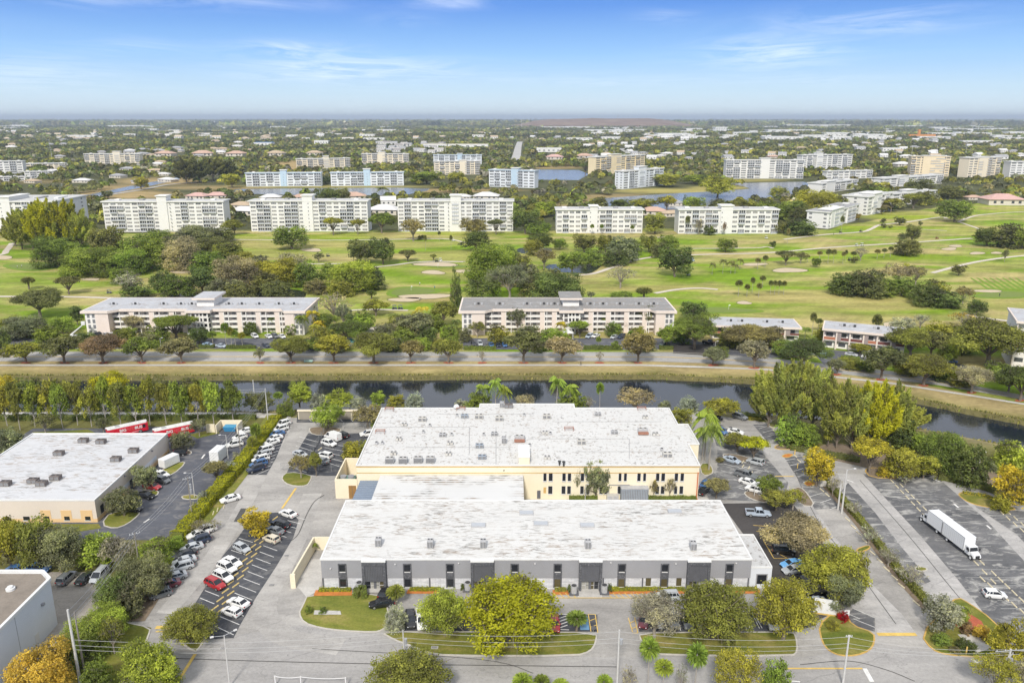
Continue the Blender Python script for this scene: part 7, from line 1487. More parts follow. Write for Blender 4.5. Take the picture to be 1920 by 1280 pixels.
for i,(u,vb,w,vt) in enumerate([(1440,800,64,694),(1466,806,66,684),(1490,802,70,676),(1522,806,66,688),(1568,840,70,714),(1596,842,62,720),(1636,842,74,718),(1668,834,70,724),(1704,806,56,758)]):
 tree(u,vb,w,vt,'feather','ylime' if i in(6,) else 'caso',f'beside the canal, {ORD[i]} from the left','feathery group at the canal')
rows([(523,766,24,734,'fan','green','beside the lime tree left of the carport'),(907,774,36,714,'royal','bgreen','left one of three behind the roof'),(929,774,34,703,'royal','bgreen','middle one of three behind the roof'),(946,774,34,717,'royal','lime','right one of three behind the roof'),(1044,774,38,700,'royal','bgreen','taller one of two behind the roof'),(1068,774,38,713,'royal','bgreen','shorter one of two behind the roof'),(1124,772,20,716,'fan','bgreen','alone behind the roof by the water'),(1321,862,58,760,'royal','bgreen','tallest of three at the right end of the cream building'),(1329,881,54,782,'royal','green','nearest of three at the right end of the cream building'),(1316,864,44,792,'royal','lime','lowest of three at the right end of the cream building'),(1214,1294,46,1192,'fan','bgreen','tall one at the bottom edge by the white pole'),(1302,1306,48,1203,'fan','bgreen','tall one at the bottom edge, right of the others'),
 (1242,1296,46,1236,'fan','lime','short one at the bottom edge between tall ones'),(980,1312,50,1250,'clumpfan','lime','at the bottom edge centre, left'),(1015,1316,40,1252,'clumpfan','green','at the bottom edge centre, second'),(1050,1320,44,1262,'clumpfan','lime','at the bottom edge centre, third'),(1132,1312,40,1254,'clumpfan','bgreen','at the bottom edge left of the white pole'),(1533,1148,26,1116,'coco','gold','little yellow one before the white sign'),(482,838,26,782,'clumpfan','green','on the hedge beside the white cars'),(475,850,24,810,'clumpfan','olive','on the hedge below the first palm'),(590,1036,18,1016,'coco','green','in the corner of the cream screen wall')])
for u,vb,w,vt,c,p in[(432,884,24,862,'silver','first silvery ball along the long hedge'),(444,862,20,846,'silver','second silvery ball along the long hedge'),(381,944,22,918,'silver','third silvery ball along the long hedge'),(367,962,22,940,'silver','fourth silvery ball along the long hedge'),(579,1149,16,1132,'green','left of the gravel strip on the front lawn'),(606,1150,16,1135,'green','right of the gravel strip on the front lawn'),(1067,1111,10,1094,'dgreen','clipped column left of the white entry walk'),(1143,1110,10,1092,'dgreen','clipped column right of the white entry walk'),(668,1112,14,1098,'dgreen','left of the hedge ring condenser'),(1580,1164,22,1144,'red','red-leaved one beside the white notice'),(1560,1176,30,1162,'yolive','on the island below the white sign'),(1765,1208,36,1186,'green','clipped mound, left one on the right island'),(1812,1218,40,1196,'dgreen','clipped mound, right one on the right island'),
 (1812,1188,26,1164,'rust','dark red spiky one on the right island'),(1838,1196,34,1170,'orange','orange-leaved one on the right island'),(1350,866,18,856,'brown','on the planted strip left end'),(867,1106,8,1092,'dgreen','clipped column beside the half-hidden condenser'),(1790,1222,24,1212,'brown','low twiggy one on the right island')]:tree(u,vb,w,vt,'shrub',c,p)
def hedge(name,px,wid,h,color,label,dens=26,leaf=.17,kind=None,cat='hedge'):
 P=[Vector(at(u,v)) for u,v in px];rg=np.random.default_rng(len(px)*7+abs(int(P[0].x)));Cs=[];Ns=[]
 for a,b_ in zip(P[:-1],P[1:]):
  d=(b_-a);L=d.length;d.normalize();nn=Vector((-d.y,d.x,0));m=int(L*(wid+2*h)*dens)
  s=rg.uniform(0,L,m);q=rg.uniform(-h-wid/2,h+wid/2,m);off=np.clip(q,-wid/2,wid/2);z=np.where(np.abs(q)<wid/2,h,h-(np.abs(q)-wid/2));bump=.12*np.sin(s*.9+a.x)+.08*np.sin(s*2.3)
  z=np.maximum(z*(1+bump*.7)+rg.normal(size=m)*.06,.03);off=off*(1+bump*.5)
  Cs.append(np.stack([a.x+d.x*s+nn.x*off,a.y+d.y*s+nn.y*off,z],1));Ns.append(np.stack([nn.x*np.sign(q)*(np.abs(q)>wid/2)+rg.normal(size=m)*.5,nn.y*np.sign(q)*(np.abs(q)>wid/2)+rg.normal(size=m)*.5,(np.abs(q)<wid/2)*1.+rg.normal(size=m)*.5+.2],1))
 C=np.concatenate(Cs);Nn=np.concatenate(Ns);org=np.array(P[0]);V,F=leaf_quads(C-org,Nn,leaf*rg.uniform(.7,1.3,len(C)),.65,rg)
 core=MB()
 for a,b_ in zip(P[:-1],P[1:]):core.obox(a,b_,wid*.82,0,h*.86)
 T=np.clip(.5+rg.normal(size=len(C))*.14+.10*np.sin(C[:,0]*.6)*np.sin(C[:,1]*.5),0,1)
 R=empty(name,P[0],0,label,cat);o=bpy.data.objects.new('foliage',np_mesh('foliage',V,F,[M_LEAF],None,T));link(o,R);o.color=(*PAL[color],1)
 core.build('stems',M('hedge_core',(0.13,0.145,0.03),.95,.3,.8),R,P[0])
hedge('hedge',[(520,788),(497,818),(478,846),(432,898),(388,948),(348,998),(333,1014)],3.0,2.1,'ylime','long bright green clipped hedge dividing the left lot from the middle lot',30,.17)
hedge('hedge',[(1547,905),(1578,938),(1612,978),(1655,1035),(1690,1080),(1743,1138)],1.5,1.3,'olive','long thin green hedge between the right drive and the truck lot',18,.16)
hedge('hedge',[(1482,842),(1530,850),(1612,866)],2.0,1.3,'dolive','dark low hedge under the feathery trees',16,.18)
hedge('hedge',[(1760,897),(1800,905),(1850,918),(1925,944)],2.2,1.4,'dolive','dark hedge along the top of the truck lot',16,.18)
hedge('hedge',[(-60,787),(120,787),(300,787),(480,786)],1.8,1.6,'dgreen','long dark hedge along the gravel canal path behind the slender row',10,.24)
hedge('hedge',[(1067,937),(1120,937)],1.6,1.2,'green','clipped hedge under the dense tree on the cream facade',26,.14);hedge('hedge',[(1209,938),(1305,938)],1.6,1.1,'green','clipped hedge along the right end of the cream facade',26,.14)
hedge('hedge',[(1376,779),(1438,786)],1.8,1.2,'dgreen','dark hedge at the top of the right-hand lot',18,.18)
hedge('hedge',[(668,1116),(676,1118),(688,1116)],2.2,1.6,'green','rounded hedge ring around the condenser',30,.13)
hedge('flower_border',[(598,1108),(658,1108)],1.0,.6,'ylime','yellow-green border plants left of the first entry',36,.12,cat='border');hedge('flower_border',[(768,1106),(826,1106)],1.0,.6,'ylime','yellow-green border plants right of the first entry',36,.12,cat='border')
hedge('flower_border',[(1040,1107),(1062,1107)],1.0,.6,'yolive','short border left of the white entry walk',36,.12,cat='border');hedge('flower_border',[(1146,1106),(1284,1106)],1.0,.6,'ylime','long yellow-green border right of the white entry walk',36,.12,cat='border')
hedge('flower_border',[(1335,1106),(1420,1106)],1.0,.6,'yolive','border plants at the right end of the grey building',36,.12,cat='border')
hedge('hedge',[(425,652.5),(480,653)],1.6,1.2,'dgreen','roadside hedge of the left pink block, right stretch',12,.25);hedge('hedge',[(372,652),(402,652)],1.6,1.2,'dgreen','roadside hedge of the left pink block, left stretch',12,.25)
hedge('hedge',[(870,655),(930,655.5)],1.6,1.3,'green','roadside hedge of the right pink block, left stretch',12,.25);hedge('hedge',[(1094,655),(1167,655.5)],1.8,1.6,'dgreen','roadside hedge of the right pink block, middle stretch',12,.25);hedge('hedge',[(1236,655),(1262,655)],1.8,1.5,'dgreen','roadside hedge of the right pink block, right stretch',12,.25)
hedge('hedge',[(208,622),(232,622)],1.6,1.3,'dgreen','hedge at the left wing of the left pink block',12,.25);hedge('hedge',[(1576,674),(1612,678)],2.6,1.6,'green','hedge at the car park of the middle low block',12,.25)
hedge('hedge',[(1640,684),(1690,690)],2.0,1.4,'green','hedge right of the car park of the middle low block',12,.25)
hedge('flower_border',[(1403,786),(1428,788)],1.8,.7,'gold','yellow border at the top of the right-hand lot',26,.15,cat='border')
hedge('flower_border',[(1806,925),(1842,929),(1885,944)],1.2,.5,'gold','yellow border on the kerbed island of the truck lot',20,.15,cat='border')
def reeds():
 rg=np.random.default_rng(5);n=16000;u=rg.uniform(-300,2250,n);e=np.where(rg.uniform(0,1,n)<.62,0,1);C=[]
 ve=np.where(e==0,interp(FAR_EDGE,u),interp(NEAR_EDGE,u));clump=np.sin(u*.07)*np.sin(u*.019+2)+rg.normal(size=n)*.5;keep=clump>-.25;u=u[keep];ve=ve[keep];e=e[keep];n=len(u)
 P=np.array([at(a,b_) for a,b_ in zip(u,ve)]);off=np.abs(rg.normal(size=n))*1.1;P[:,1]+=np.where(e==0,-off+.8,off-.8);P[:,2]=np.where(off>1.0,-1.1,-.3)+rg.uniform(.1,.45,n)
 V,F=leaf_quads(P,np.stack([rg.normal(size=n),-np.ones(n),rg.normal(size=n)*.4],1),rg.uniform(.3,.85,n),.28,rg,np.tile((0,0,1.),(n,1)))
 col=np.array([(.22,.21,.06),(.30,.26,.12),(.15,.17,.05)])[rg.integers(0,3,n)];o=bpy.data.objects.new('shore_grass',np_mesh('shore_grass',V,F,[M_LEAFV],None,np.clip(.5+rg.normal(size=n)*.2,0,1),col));link(o);tag(o,kind='stuff')
reeds()
def in_poly(u,v,poly):
 c=np.zeros(u.shape,bool);n=len(poly)
 for i in range(n):
  x1,y1=poly[i];x2,y2=poly[(i+1)%n]
  cond=((y1>v)!=(y2>v));
  with np.errstate(divide='ignore',invalid='ignore'):xx=(x2-x1)*(v-y1)/(y2-y1)+x1
  c^=(cond&(u<xx))
 return c
CLEAR=[[(1095,388),(1100,372),(1260,356),(1405,346),(1395,338),(1510,336),(1550,349),(1500,362),(1470,370),(1400,384),(1300,398),(1160,398)],[(1000,314),(1090,314),(1110,328),(1085,342),(1000,342)],[(436,350),(740,345),(815,350),(805,362),(760,370),(600,370),(436,368)],[(140,372),(180,358),(255,343),(340,326),(345,342),(285,354),(215,366),(190,374)],[(190,380),(240,352),(330,340),(450,350),(340,372),(300,378)],[(497,312),(560,302),(620,318),(560,322)],[(956,300),(962,268),(985,262),(982,300)],[(1230,345),(1360,340),(1400,352),(1380,362),(1100,392),(1085,380)],[(280,250),(480,248),(480,244),(280,244)]]
def far_woods(name,vlo,vhi,n,wlo,whi,q,seed):
 rg=np.random.default_rng(seed)
 u=rg.uniform(-500,2420,n);v=rg.uniform(vlo,vhi,n)
 gt=np.interp(u,[-1200,0,150,420,960,1270,1450,1560,1640,1700,1800,1920,3100],[432,428,424,420,418,416,416,416,406,392,377,375,375])
 keep=v<gt
 for c in CLEAR:keep&=~in_poly(u,v,c)
 dens=.5+.5*np.sin(u*.021+v*.11)*np.sin(u*.008-v*.17+1.3);keep&=rg.uniform(0,1,n)<(.45+.6*dens)
 for o in bpy.data.objects:
  if o.get('category') in('apartment building','house','building') and o.location.z>-10:
   P=o.matrix_basis.translation;s=pxm(P);uu=960+P.x*s
   vv=640-FPX*((P.y*SP+(0-CAMH)*CP)/(P.y*CP+CAMH*SP))
   ww=(o.scale.x*(9 if o.get('category')=='house' else 1.05)*s) if o.get('category')!='apartment building' and P.y>500 else 0
   if ww:keep&=~((np.abs(u-uu)<ww+1)&(v>vv-1)&(v<vv+max(1.2,7*s)))
 for(a,b_,vb) in((199,423,435),(472,691,434),(747,962,434),(1043,1204,437),(1271,1456,438),(-75,150,437),(1360,1505,335),(1502,1596,318),(1705,1790,331),(1813,1875,332),(1116,1208,326),(1157,1243,352),(918,1003,352),(462,603,349),(621,757,348),(557,657,318),(679,766,308),(813,903,308),(815,900,328),(160,264,309),(-40,45,326),(1549,1634,336),(1670,1766,346),(1515,1606,362),(1591,1670,402),(1495,1610,425)):
  hh=10 if vb>380 else 4
  keep&=~((u>a-2)&(u<b_+2)&(v>vb-2.5)&(v<vb+hh))
 u=u[keep];v=v[keep];n=len(u)
 x=(u-960)/FPX;y=-(v-640)/FPX;dy=CP+y*SP;dz=-SP+y*CP;t=-CAMH/dz
 X=x*t;Y=dy*t;W=rg.uniform(wlo,whi,n);H=np.minimum(W*rg.uniform(.6,.95,n),rg.uniform(8,13,n))
 m=q;D=unitv(rg.normal(size=(n*m,3)));D[:,2]=np.abs(D[:,2])*1.0
 li=np.repeat(np.arange(n),m);rr=rg.uniform(.6,1.0,(n*m,1))
 C=np.stack([X[li]+D[:,0]*W[li]*.42,Y[li]+D[:,1]*W[li]*.42,H[li]*(.34+.58*D[:,2]*rr[:,0])],1)
 V,F=leaf_quads(C,D+rg.normal(size=C.shape)*.35,W[li]*1.15/sqrt(m)*rg.uniform(.7,1.3,n*m),.8,rg)
 names=['dgreen','dolive','olive','green','ggreen','brown','yolive','grey','lime'];pr=np.array([.15,.19,.24,.09,.12,.11,.06,.03,.02]);pr/=pr.sum()
 bright=np.clip((u-1000)/1200,0,1)*np.clip((v-250)/60,0,1)
 ci=rg.choice(len(names),n,p=pr);ci=np.where(rg.uniform(0,1,n)<.30*bright,6,ci)
 col=np.array([PAL[k] for k in names])[ci]*1.12*rg.uniform(.6,1.15,(n,1))*np.clip(.78+.42*np.sin(v*.55+np.sin(u*.011)*2.2)*np.sin(u*.013+v*.09)+.25*np.sin(u*.045+v*.4),.5,1.25)[:,None]*1.0
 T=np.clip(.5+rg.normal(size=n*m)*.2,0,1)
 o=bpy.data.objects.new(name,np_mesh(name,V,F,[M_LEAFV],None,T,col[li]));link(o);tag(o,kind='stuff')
far_woods('far_woods',330,440,3800,7,15,70,1)
far_woods('far_woods',285,332,11000,8,15,26,2)
far_woods('far_woods',255,290,26000,9,17,12,3)
far_woods('far_woods',234,258,34000,13,28,6,4)
far_woods('far_woods',225,236,16000,30,110,5,5)
# ------------------------------------------------------------ vehicles
M_PAINT=M('car_paint',(1,1,1),.28,0,1,objcol=True,spec=.5,coat=.5);M_TYRE=M('tyre',(0.025,0.025,0.026),.9,0,1);M_RIM=M('rim',(0.38,0.38,0.39),.35,0,1,metallic=.6);M_CGLASS=glass_mat('car_glass',(0.018,0.022,0.028),.04)
M_HEAD=M('headlight',(0.75,0.76,0.78),.15,0,1);M_TAIL=M('taillight',(0.35,0.01,0.01),.25,0,1);M_TRIM=M('black_trim',(0.03,0.03,0.032),.6,0,1);M_BOXW=M('truck_box_white',(0.70,0.71,0.72),.5,.05,.5,kind='obj')
def ring(x,w,zl,zb,k=.93):
 return[(x,-w*.94,zl),(x,-w,zl+(zb-zl)*.3),(x,-w,zb-(zb-zl)*.22),(x,-w*k,zb),(x,w*k,zb),(x,w,zb-(zb-zl)*.22),(x,w,zl+(zb-zl)*.3),(x,w*.94,zl)]
SPEC={'sedan':dict(st=[(-2.38,.74,.46,.84),(-2.28,.86,.30,1.0),(-1.6,.91,.21,1.03),(-.8,.92,.19,.99),(.9,.92,.19,.97),(1.5,.90,.21,.90),(2.15,.83,.27,.76),(2.38,.68,.40,.60)],gb=(-1.72,1.12),gt=(-.98,.30),gw=(.84,.66),zr=1.43,wx=(-1.42,1.42),r=.33),'hatch':dict(st=[(-2.02,.76,.46,.95),(-1.95,.85,.30,1.05),(-1.3,.88,.22,1.04),(.8,.88,.2,1.0),(1.4,.86,.22,.95),(1.95,.78,.30,.78),(2.1,.66,.42,.62)],gb=(-1.93,1.15),gt=(-1.55,.25),gw=(.82,.66),zr=1.52,wx=(-1.25,1.28),r=.32),'suv':dict(st=[(-2.34,.80,.52,1.0),(-2.26,.91,.36,1.12),(-1.5,.95,.28,1.12),(.9,.95,.27,1.08),(1.5,.93,.29,1.05),(2.15,.87,.36,.95),(2.36,.74,.48,.75)],gb=(-2.24,1.22),gt=(-1.90,.38),gw=(.87,.70),zr=1.72,wx=(-1.42,1.42),r=.37),'minivan':dict(st=[(-2.55,.84,.46,1.0),(-2.48,.95,.30,1.1),(-1.5,.98,.22,1.08),(1.0,.98,.2,1.02),(1.7,.95,.22,.98),(2.35,.86,.30,.82),(2.52,.72,.42,.66)],gb=(-2.46,1.62),gt=(-2.2,.55),gw=(.90,.74),zr=1.76,
 wx=(-1.5,1.55),r=.34),'pickup':dict(st=[(-2.85,.88,.55,1.02),(-2.8,.94,.42,1.1),(.9,.96,.36,1.1),(1.7,.96,.36,1.12),(2.6,.92,.42,1.04),(2.85,.80,.55,.80)],gb=(-.75,1.40),gt=(-.55,.75),gw=(.88,.72),zr=1.86,wx=(-1.8,1.85),r=.40),'van':dict(st=[(-2.9,.92,.55,1.3),(-2.86,.99,.38,1.36),(1.3,1.0,.3,1.34),(1.9,.98,.32,1.15),(2.65,.88,.38,.95),(2.85,.72,.5,.72)],gb=(.4,1.95),gt=(.45,1.15),gw=(.94,.78),zr=2.2,wx=(-1.75,1.9),r=.37)}
CAR={}
def car_proto(kind):
 s=SPEC[kind];R=empty('parked_car',(0,0,-70))
 b=MB();b.loft([ring(*q) for q in s['st']]);body=b.build('body',M_PAINT,R)
 (g0,g1),(t0,t1),(wb,wt),zr=s['gb'],s['gt'],s['gw'],s['zr']
 zb=max(q[3] for q in s['st'])-.03
 if kind=='van':
  b=MB();b.loft([[(-2.86,-.98,1.3),(-2.86,.98,1.3),(-2.8,.86,2.42),(-2.8,-.86,2.42)],[(.45,-.99,1.3),(.45,.99,1.3),(.4,.86,2.46),(.4,-.86,2.46)]]);b.build('cargo_body',M_PAINT,R)
 b=MB();lo=[(g0,-wb,zb),(g1,-wb*.96,zb-.04),(g1,wb*.96,zb-.04),(g0,wb,zb)];hi=[(t0,-wt,zr),(t1,-wt,zr),(t1,wt,zr),(t0,wt,zr)]
 b.loft([lo,hi]);b.build('windows',M_CGLASS,R)
 b=MB();b.loft([[(t0-.06,-wt-.03,zr-.02),(t1+.08,-wt-.03,zr-.02),(t1+.08,wt+.03,zr-.02),(t0-.06,wt+.03,zr-.02)],[(t0+.1,-wt+.06,zr+.06),(t1-.1,-wt+.06,zr+.06),(t1-.1,wt-.06,zr+.06),(t0+.1,wt-.06,zr+.06)]])
 for sg in(-1,1):
  for p,q in zip(lo[:2] if sg<0 else lo[3:1:-1],hi[:2] if sg<0 else hi[3:1:-1]):b.tube(p,q,.055,.055,4)
  if kind!='van':
   xm=(t0+t1)/2-.05;b.tube((xm,sg*(wb+.005),zb),(xm,sg*(wt+.01),zr),.05,.05,4)
   if kind in('suv','minivan','hatch'):xq=t0+.35;b.tube((xq-.15,sg*(wb+.005),zb),(xq,sg*(wt+.01),zr),.09,.07,4)
 b.build('roof',M_PAINT,R)
 if kind=='pickup':
  b=MB();b.box(-2.7,-.85,-.80,.80,1.103,1.13);b.build('bed_floor',M_TRIM,R)
  b=MB();b.box(-2.82,-.82,-.95,-.83,1.1,1.32);b.box(-2.82,-.82,.83,.95,1.1,1.32);b.box(-2.84,-2.72,-.828,.828,1.1,1.32);b.build('bed_side',M_PAINT,R)
 if kind in('suv','minivan'):
  b=MB()
  for sg in(-1,1):b.tube((t0+.1,sg*.58,zr+.09),(t1-.2,sg*.58,zr+.09),.025,.025,4)
  b.build('roof_rail',M_TRIM,R)
 x0,x1=s['st'][0][0],s['st'][-1][0];r=s['r'];hw=max(q[1] for q in s['st'])
 for x in s['wx']:
  for sg in(-1,1):
   b=MB();b.tube((x,sg*(hw-.22),r),(x,sg*(hw+.015),r),r,r,14);w=b.build('wheel',M_TYRE,R);b=MB();b.tube((x,sg*(hw+.016),r),(x,sg*(hw+.028),r),r*.66,r*.60,12);b.build('rim',M_RIM,w)
 for sg in(-1,1):
  zf=s['st'][-1][3];b=MB();b.loft([[(x1-.32,sg*.86*hw,zf-.02),(x1-.32,sg*.58*hw,zf+.04),(x1-.32,sg*.58*hw,zf+.15),(x1-.32,sg*.86*hw,zf+.12)],[(x1-.03,sg*.72*hw,zf-.03),(x1+.01,sg*.5*hw,zf-.03),(x1-.02,sg*.5*hw,zf+.06),(x1-.06,sg*.72*hw,zf+.06)]]);b.build('headlight',M_HEAD,R)
  zt=s['st'][0][3];b=MB();b.box(x0-.01,x0+.16,min(sg*.62*hw,sg*.92*hw),max(sg*.62*hw,sg*.92*hw),zt-.16,zt+.05);b.build('taillight',M_TAIL,R)
  b=MB();xm=g1-.28;b.box(xm-.1,xm+.08,min(sg*(hw+.02),sg*(hw+.17)),max(sg*(hw+.02),sg*(hw+.17)),zb-.02,zb+.12);b.build('mirror',M_PAINT,R)
 b=MB();b.box(x1-.10,x1+.012,-hw*.42,hw*.42,.42,.42+.16);b.build('grille',M_TRIM,R)
 b=MB();b.box(x0-.012,x0+.05,-.26,.26,.62,.74);b.build('number_plate',M_HEAD,R)
 return R
def car(u,v,fu,fv,kind,color,label,group=None,name='parked_car'):
 first=kind not in CAR
 if first:CAR[kind]=car_proto(kind)
 o=CAR[kind] if first else copy_tree(CAR[kind])
 p=at(u,v);q=at(u+fu*.5,v+fv*.5);rz=atan2(q[1]-p[1],q[0]-p[0])
 o.name=name;o.location=(p[0],p[1],.07);o.rotation_euler=(0,0,rz);color_tree(o,color)
 tag(o,label,{'van':'van','pickup':'pickup'}.get(kind,'car'),group)
 return o
WHT=(0.72,0.72,0.71);SIL=(0.42,0.44,0.46);GRY=(0.15,0.16,0.17);BLK=(0.012,0.012,0.014);NAV=(0.02,0.03,0.06);BLU=(0.05,0.13,0.30);RED=(0.36,0.015,0.02);CRM=(0.62,0.56,0.44);LBL=(0.36,0.50,0.68);SKY=(0.16,0.42,0.78);MAR=(0.12,0.02,0.03);PLB=(0.40,0.46,0.54)
g='cars nosed up to the long hedge'
for u,v,k,c,l in[(531,798,'suv',WHT,'white suv, farthest in the row along the long bright hedge'),(526,808,'suv',WHT,'white suv, second farthest in the row along the long bright hedge'),(519,817,'sedan',BLU,'dark blue car between white ones in the row along the bright hedge'),(515,825,'sedan',WHT,'white sedan just below the dark blue car in the row along the bright hedge'),(509,833,'sedan',WHT,'white sedan above the white van in the row along the bright hedge'),(496,848,'minivan',WHT,'tall white minivan in the row along the bright hedge'),(493,857,'suv',SIL,'silver suv below the tall white minivan by the bright hedge'),(489,865,'suv',WHT,'white suv between the silver one and the blue ones by the bright hedge'),(485,874,'suv',BLU,'blue suv, upper of two at the near end of the row by the bright hedge'),(480,883,'suv',NAV,'dark blue suv nearest the grass in the row by the bright hedge'),(386,
 998,'suv',WHT,'white suv behind bare twigs at the hedge end'),(371,1006,'sedan',WHT,'white sedan half under the bare twigs at the hedge end'),(375,1018,'suv',NAV,'navy suv in the lower row, next to the twigs'),(360,1031,'sedan',SIL,'silver sedan between the navy suv and a black car'),(347,1044,'sedan',BLK,'black sedan in the lower hedge row'),(346,1056,'sedan',SIL,'silver sedan between the black sedan and the roof-rack suv'),(341,1068,'suv',SIL,'silver boxy suv with roof rails in the lower hedge row'),(328,1086,'sedan',SIL,'silver sedan half under the willowy tree'),(315,1101,'sedan',MAR,'dark maroon car mostly hidden under the willowy tree'),(302,1118,'hatch',GRY,'grey hatchback, last in the lower hedge row')]:
 car(u,v,-26,7.5,k,c,l,g)
g='cars in the middle double row'
for u,v,k,c,l in[(454,1032,'hatch',SIL,'silver hatchback alone at the top of the left side of the double row'),(436,1058,'sedan',WHT,'white sedan, uppermost of four side by side in the double row'),(426,1069,'suv',WHT,'white suv, second of four side by side in the double row'),(419,1086,'suv',WHT,'white suv beside the red car in the double row'),(404,1100,'suv',RED,'bright red suv in the double row')]:car(u,v,28,13,k,c,l,g)
for u,v,k,c,l in[(509,1015,'hatch',CRM,'cream hatchback right of the yellow tree'),(516,999,'sedan',GRY,'grey sedan just above the cream hatchback'),(526,988,'suv',BLK,'black suv beside the yellow tree'),(540,967,'sedan',WHT,'white dark-roofed sedan at the top of the double row'),(447,1135,'sedan',WHT,'white coupe-like sedan low in the double row'),(435,1152,'hatch',WHT,'white hatchback, lowest in the double row')]:car(u,v,-27,-10,k,c,l,g)
car(432,939,-30,8,'sedan',WHT,'white sedan driving alone on the pale drive beside the hedge');car(624,824,-24,-8,'van',WHT,'big white van in the fenced middle lot');car(617,835,28,8,'suv',WHT,'white suv in front of the big white van');car(641,820,-24,-9,'suv',BLK,'black suv half hidden behind the big white van');car(690,817,-24,3,'suv',WHT,'white suv against the left edge of the big roof')
car(609,858,-26,-6,'suv',WHT,'white suv above the brown tree on the round island');car(603,868,-26,-6,'sedan',GRY,'grey car behind the brown tree on the round island');car(563,855,26,8,'sedan',SIL,'silver sedan behind the brown-olive tree on the round island')
g='cars in the left lot'
for u,v,fu,fv,k,c,l in[(462,811,-26,6,'sedan',WHT,'white sedan beside the dumpster enclosure'),(450,823,-26,6,'hatch',WHT,'white hatchback, second below the dumpster enclosure'),(440,837,-26,5,'suv',WHT,'white suv, third below the dumpster enclosure'),(333,854,-20,2,'minivan',BLK,'black van behind the white container'),(303,893,26,7,'sedan',WHT,'white sedan under the tree beside the white container'),(306,904,24,7,'hatch',GRY,'grey car between the white sedan and the red car'),(286,916,26,5,'sedan',RED,'red sedan beside the beige building'),(274,933,26,4,'sedan',BLK,'black sedan on the bay below the red car'),(250,956,24,4,'sedan',BLK,'black car half under the front lawn tree of the beige building')]:car(u,v,fu,fv,k,c,l,g)
g='cars beside the white warehouse'
car(126,1089,17,-15,'suv',GRY,'grey suv, leftmost of three behind the white warehouse',g);car(161,1088,17,-15,'sedan',(0.03,0.035,0.035),'dark sedan, middle of three behind the white warehouse',g);car(187,1084,-13,14,'minivan',SIL,'silver and black van, rightmost of three behind the white warehouse',g);car(74,1071,26,2,'suv',BLU,'blue car peeking over the white warehouse parapet',g);car(36,1072,26,2,'sedan',BLU,'second blue car behind the parapet corner of the white warehouse',g)
g='cars right of the cream building'
for u,v,fu,fv,k,c,l in[(1387,785,20,6,'suv',GRY,'dark grey suv at the very top of the right-hand lot'),(1341,786,22,8,'suv',BLK,'black suv under the yellow-olive tree at the top right'),(1352,811,18,10,'sedan',BLU,'bright blue car behind the tall palms'),(1379,813,28,5,'sedan',WHT,'white sedan behind the bright yellow-green tree'),(1376,824,24,5,'sedan',WHT,'white car mostly hidden under the olive tree strip'),(1372,866,29,9,'sedan',PLB,'pale blue-silver sedan beside the planted strip'),(1416,870,-29,-8,'suv',SIL,'silver suv right of the pale blue sedan'),(1398,895,32,8,'pickup',GRY,'grey pickup with black bed above the white cars'),(1403,908,30,9,'sedan',WHT,'white sedan below the grey pickup'),(1415,922,-28,-8,'suv',WHT,'white black-roofed suv beside the kerbed bed'),(1323,911,16,-16,'sedan',BLU,'blue car at the right end of the cream facade'),(1319,924,16,-14,'sedan',BLK,'black car half hidden beside the blue one'),
 (1421,967,40,2,'pickup',PLB,'pale green-grey pickup on the fresh black asphalt'),(1470,1037,30,2,'minivan',BLK,'black van on the yellow hatched bay'),(1484,1062,-28,4,'sedan',SKY,'sky-blue sedan poking out from the trees'),(1487,1073,-28,4,'sedan',SIL,'silver car just below the sky-blue sedan'),(1512,1092,-28,3,'suv',BLK,'black suv in the shade below the silver car'),(1520,1100,-28,3,'suv',BLK,'second black suv in the shade'),(1532,1114,-26,3,'suv',BLK,'black suv with ladder rack near the white sign'),(1527,1134,-28,4,'sedan',PLB,'pale grey car behind the white sign'),(1536,1142,-28,4,'sedan',SIL,'silver car touching the white sign'),(1449,1172,2,14,'suv',WHT,'white suv under the annex corner tree')]:car(u,v,fu,fv,k,c,l,g)
g='cars before the grey building'
for u,v,fu,fv,k,c,l in[(716,1136,-32,4,'sedan',BLK,'black sedan on the front lawn edge beside the squat palm'),(722,1116,6,-10,'hatch',BLK,'black hatchback behind the squat palm'),(770,1168,1,14,'suv',BLK,'black boxy suv facing the road beside the white pickup'),(791,1168,1,14,'pickup',WHT,'white pickup facing the road beside the black suv'),(1040,1174,1,14,'sedan',RED,'red car under the right edge of the lime tree'),(1207,1168,-2,14,'sedan',MAR,'maroon car under the bare tree, first in the row'),(1233,1168,2,14,'sedan',WHT,'white sedan under the bare tree, second in the row'),(1261,1168,3,14,'suv',GRY,'dark grey suv under the bare tree, third in the row'),(1289,1170,3,14,'suv',GRY,'grey suv left of the big olive tree trunk'),(1313,1168,3,14,'sedan',WHT,'white car behind the big olive tree'),(1250,1123,-30,1,'suv',SIL,'silver suv parked lengthwise before the orange bed')]:car(u,v,fu,fv,k,
 c,l,g)
car(1864,1119,40,3,'hatch',WHT,'white hatchback alone in the truck lot')
g='cars at the pink condominiums'
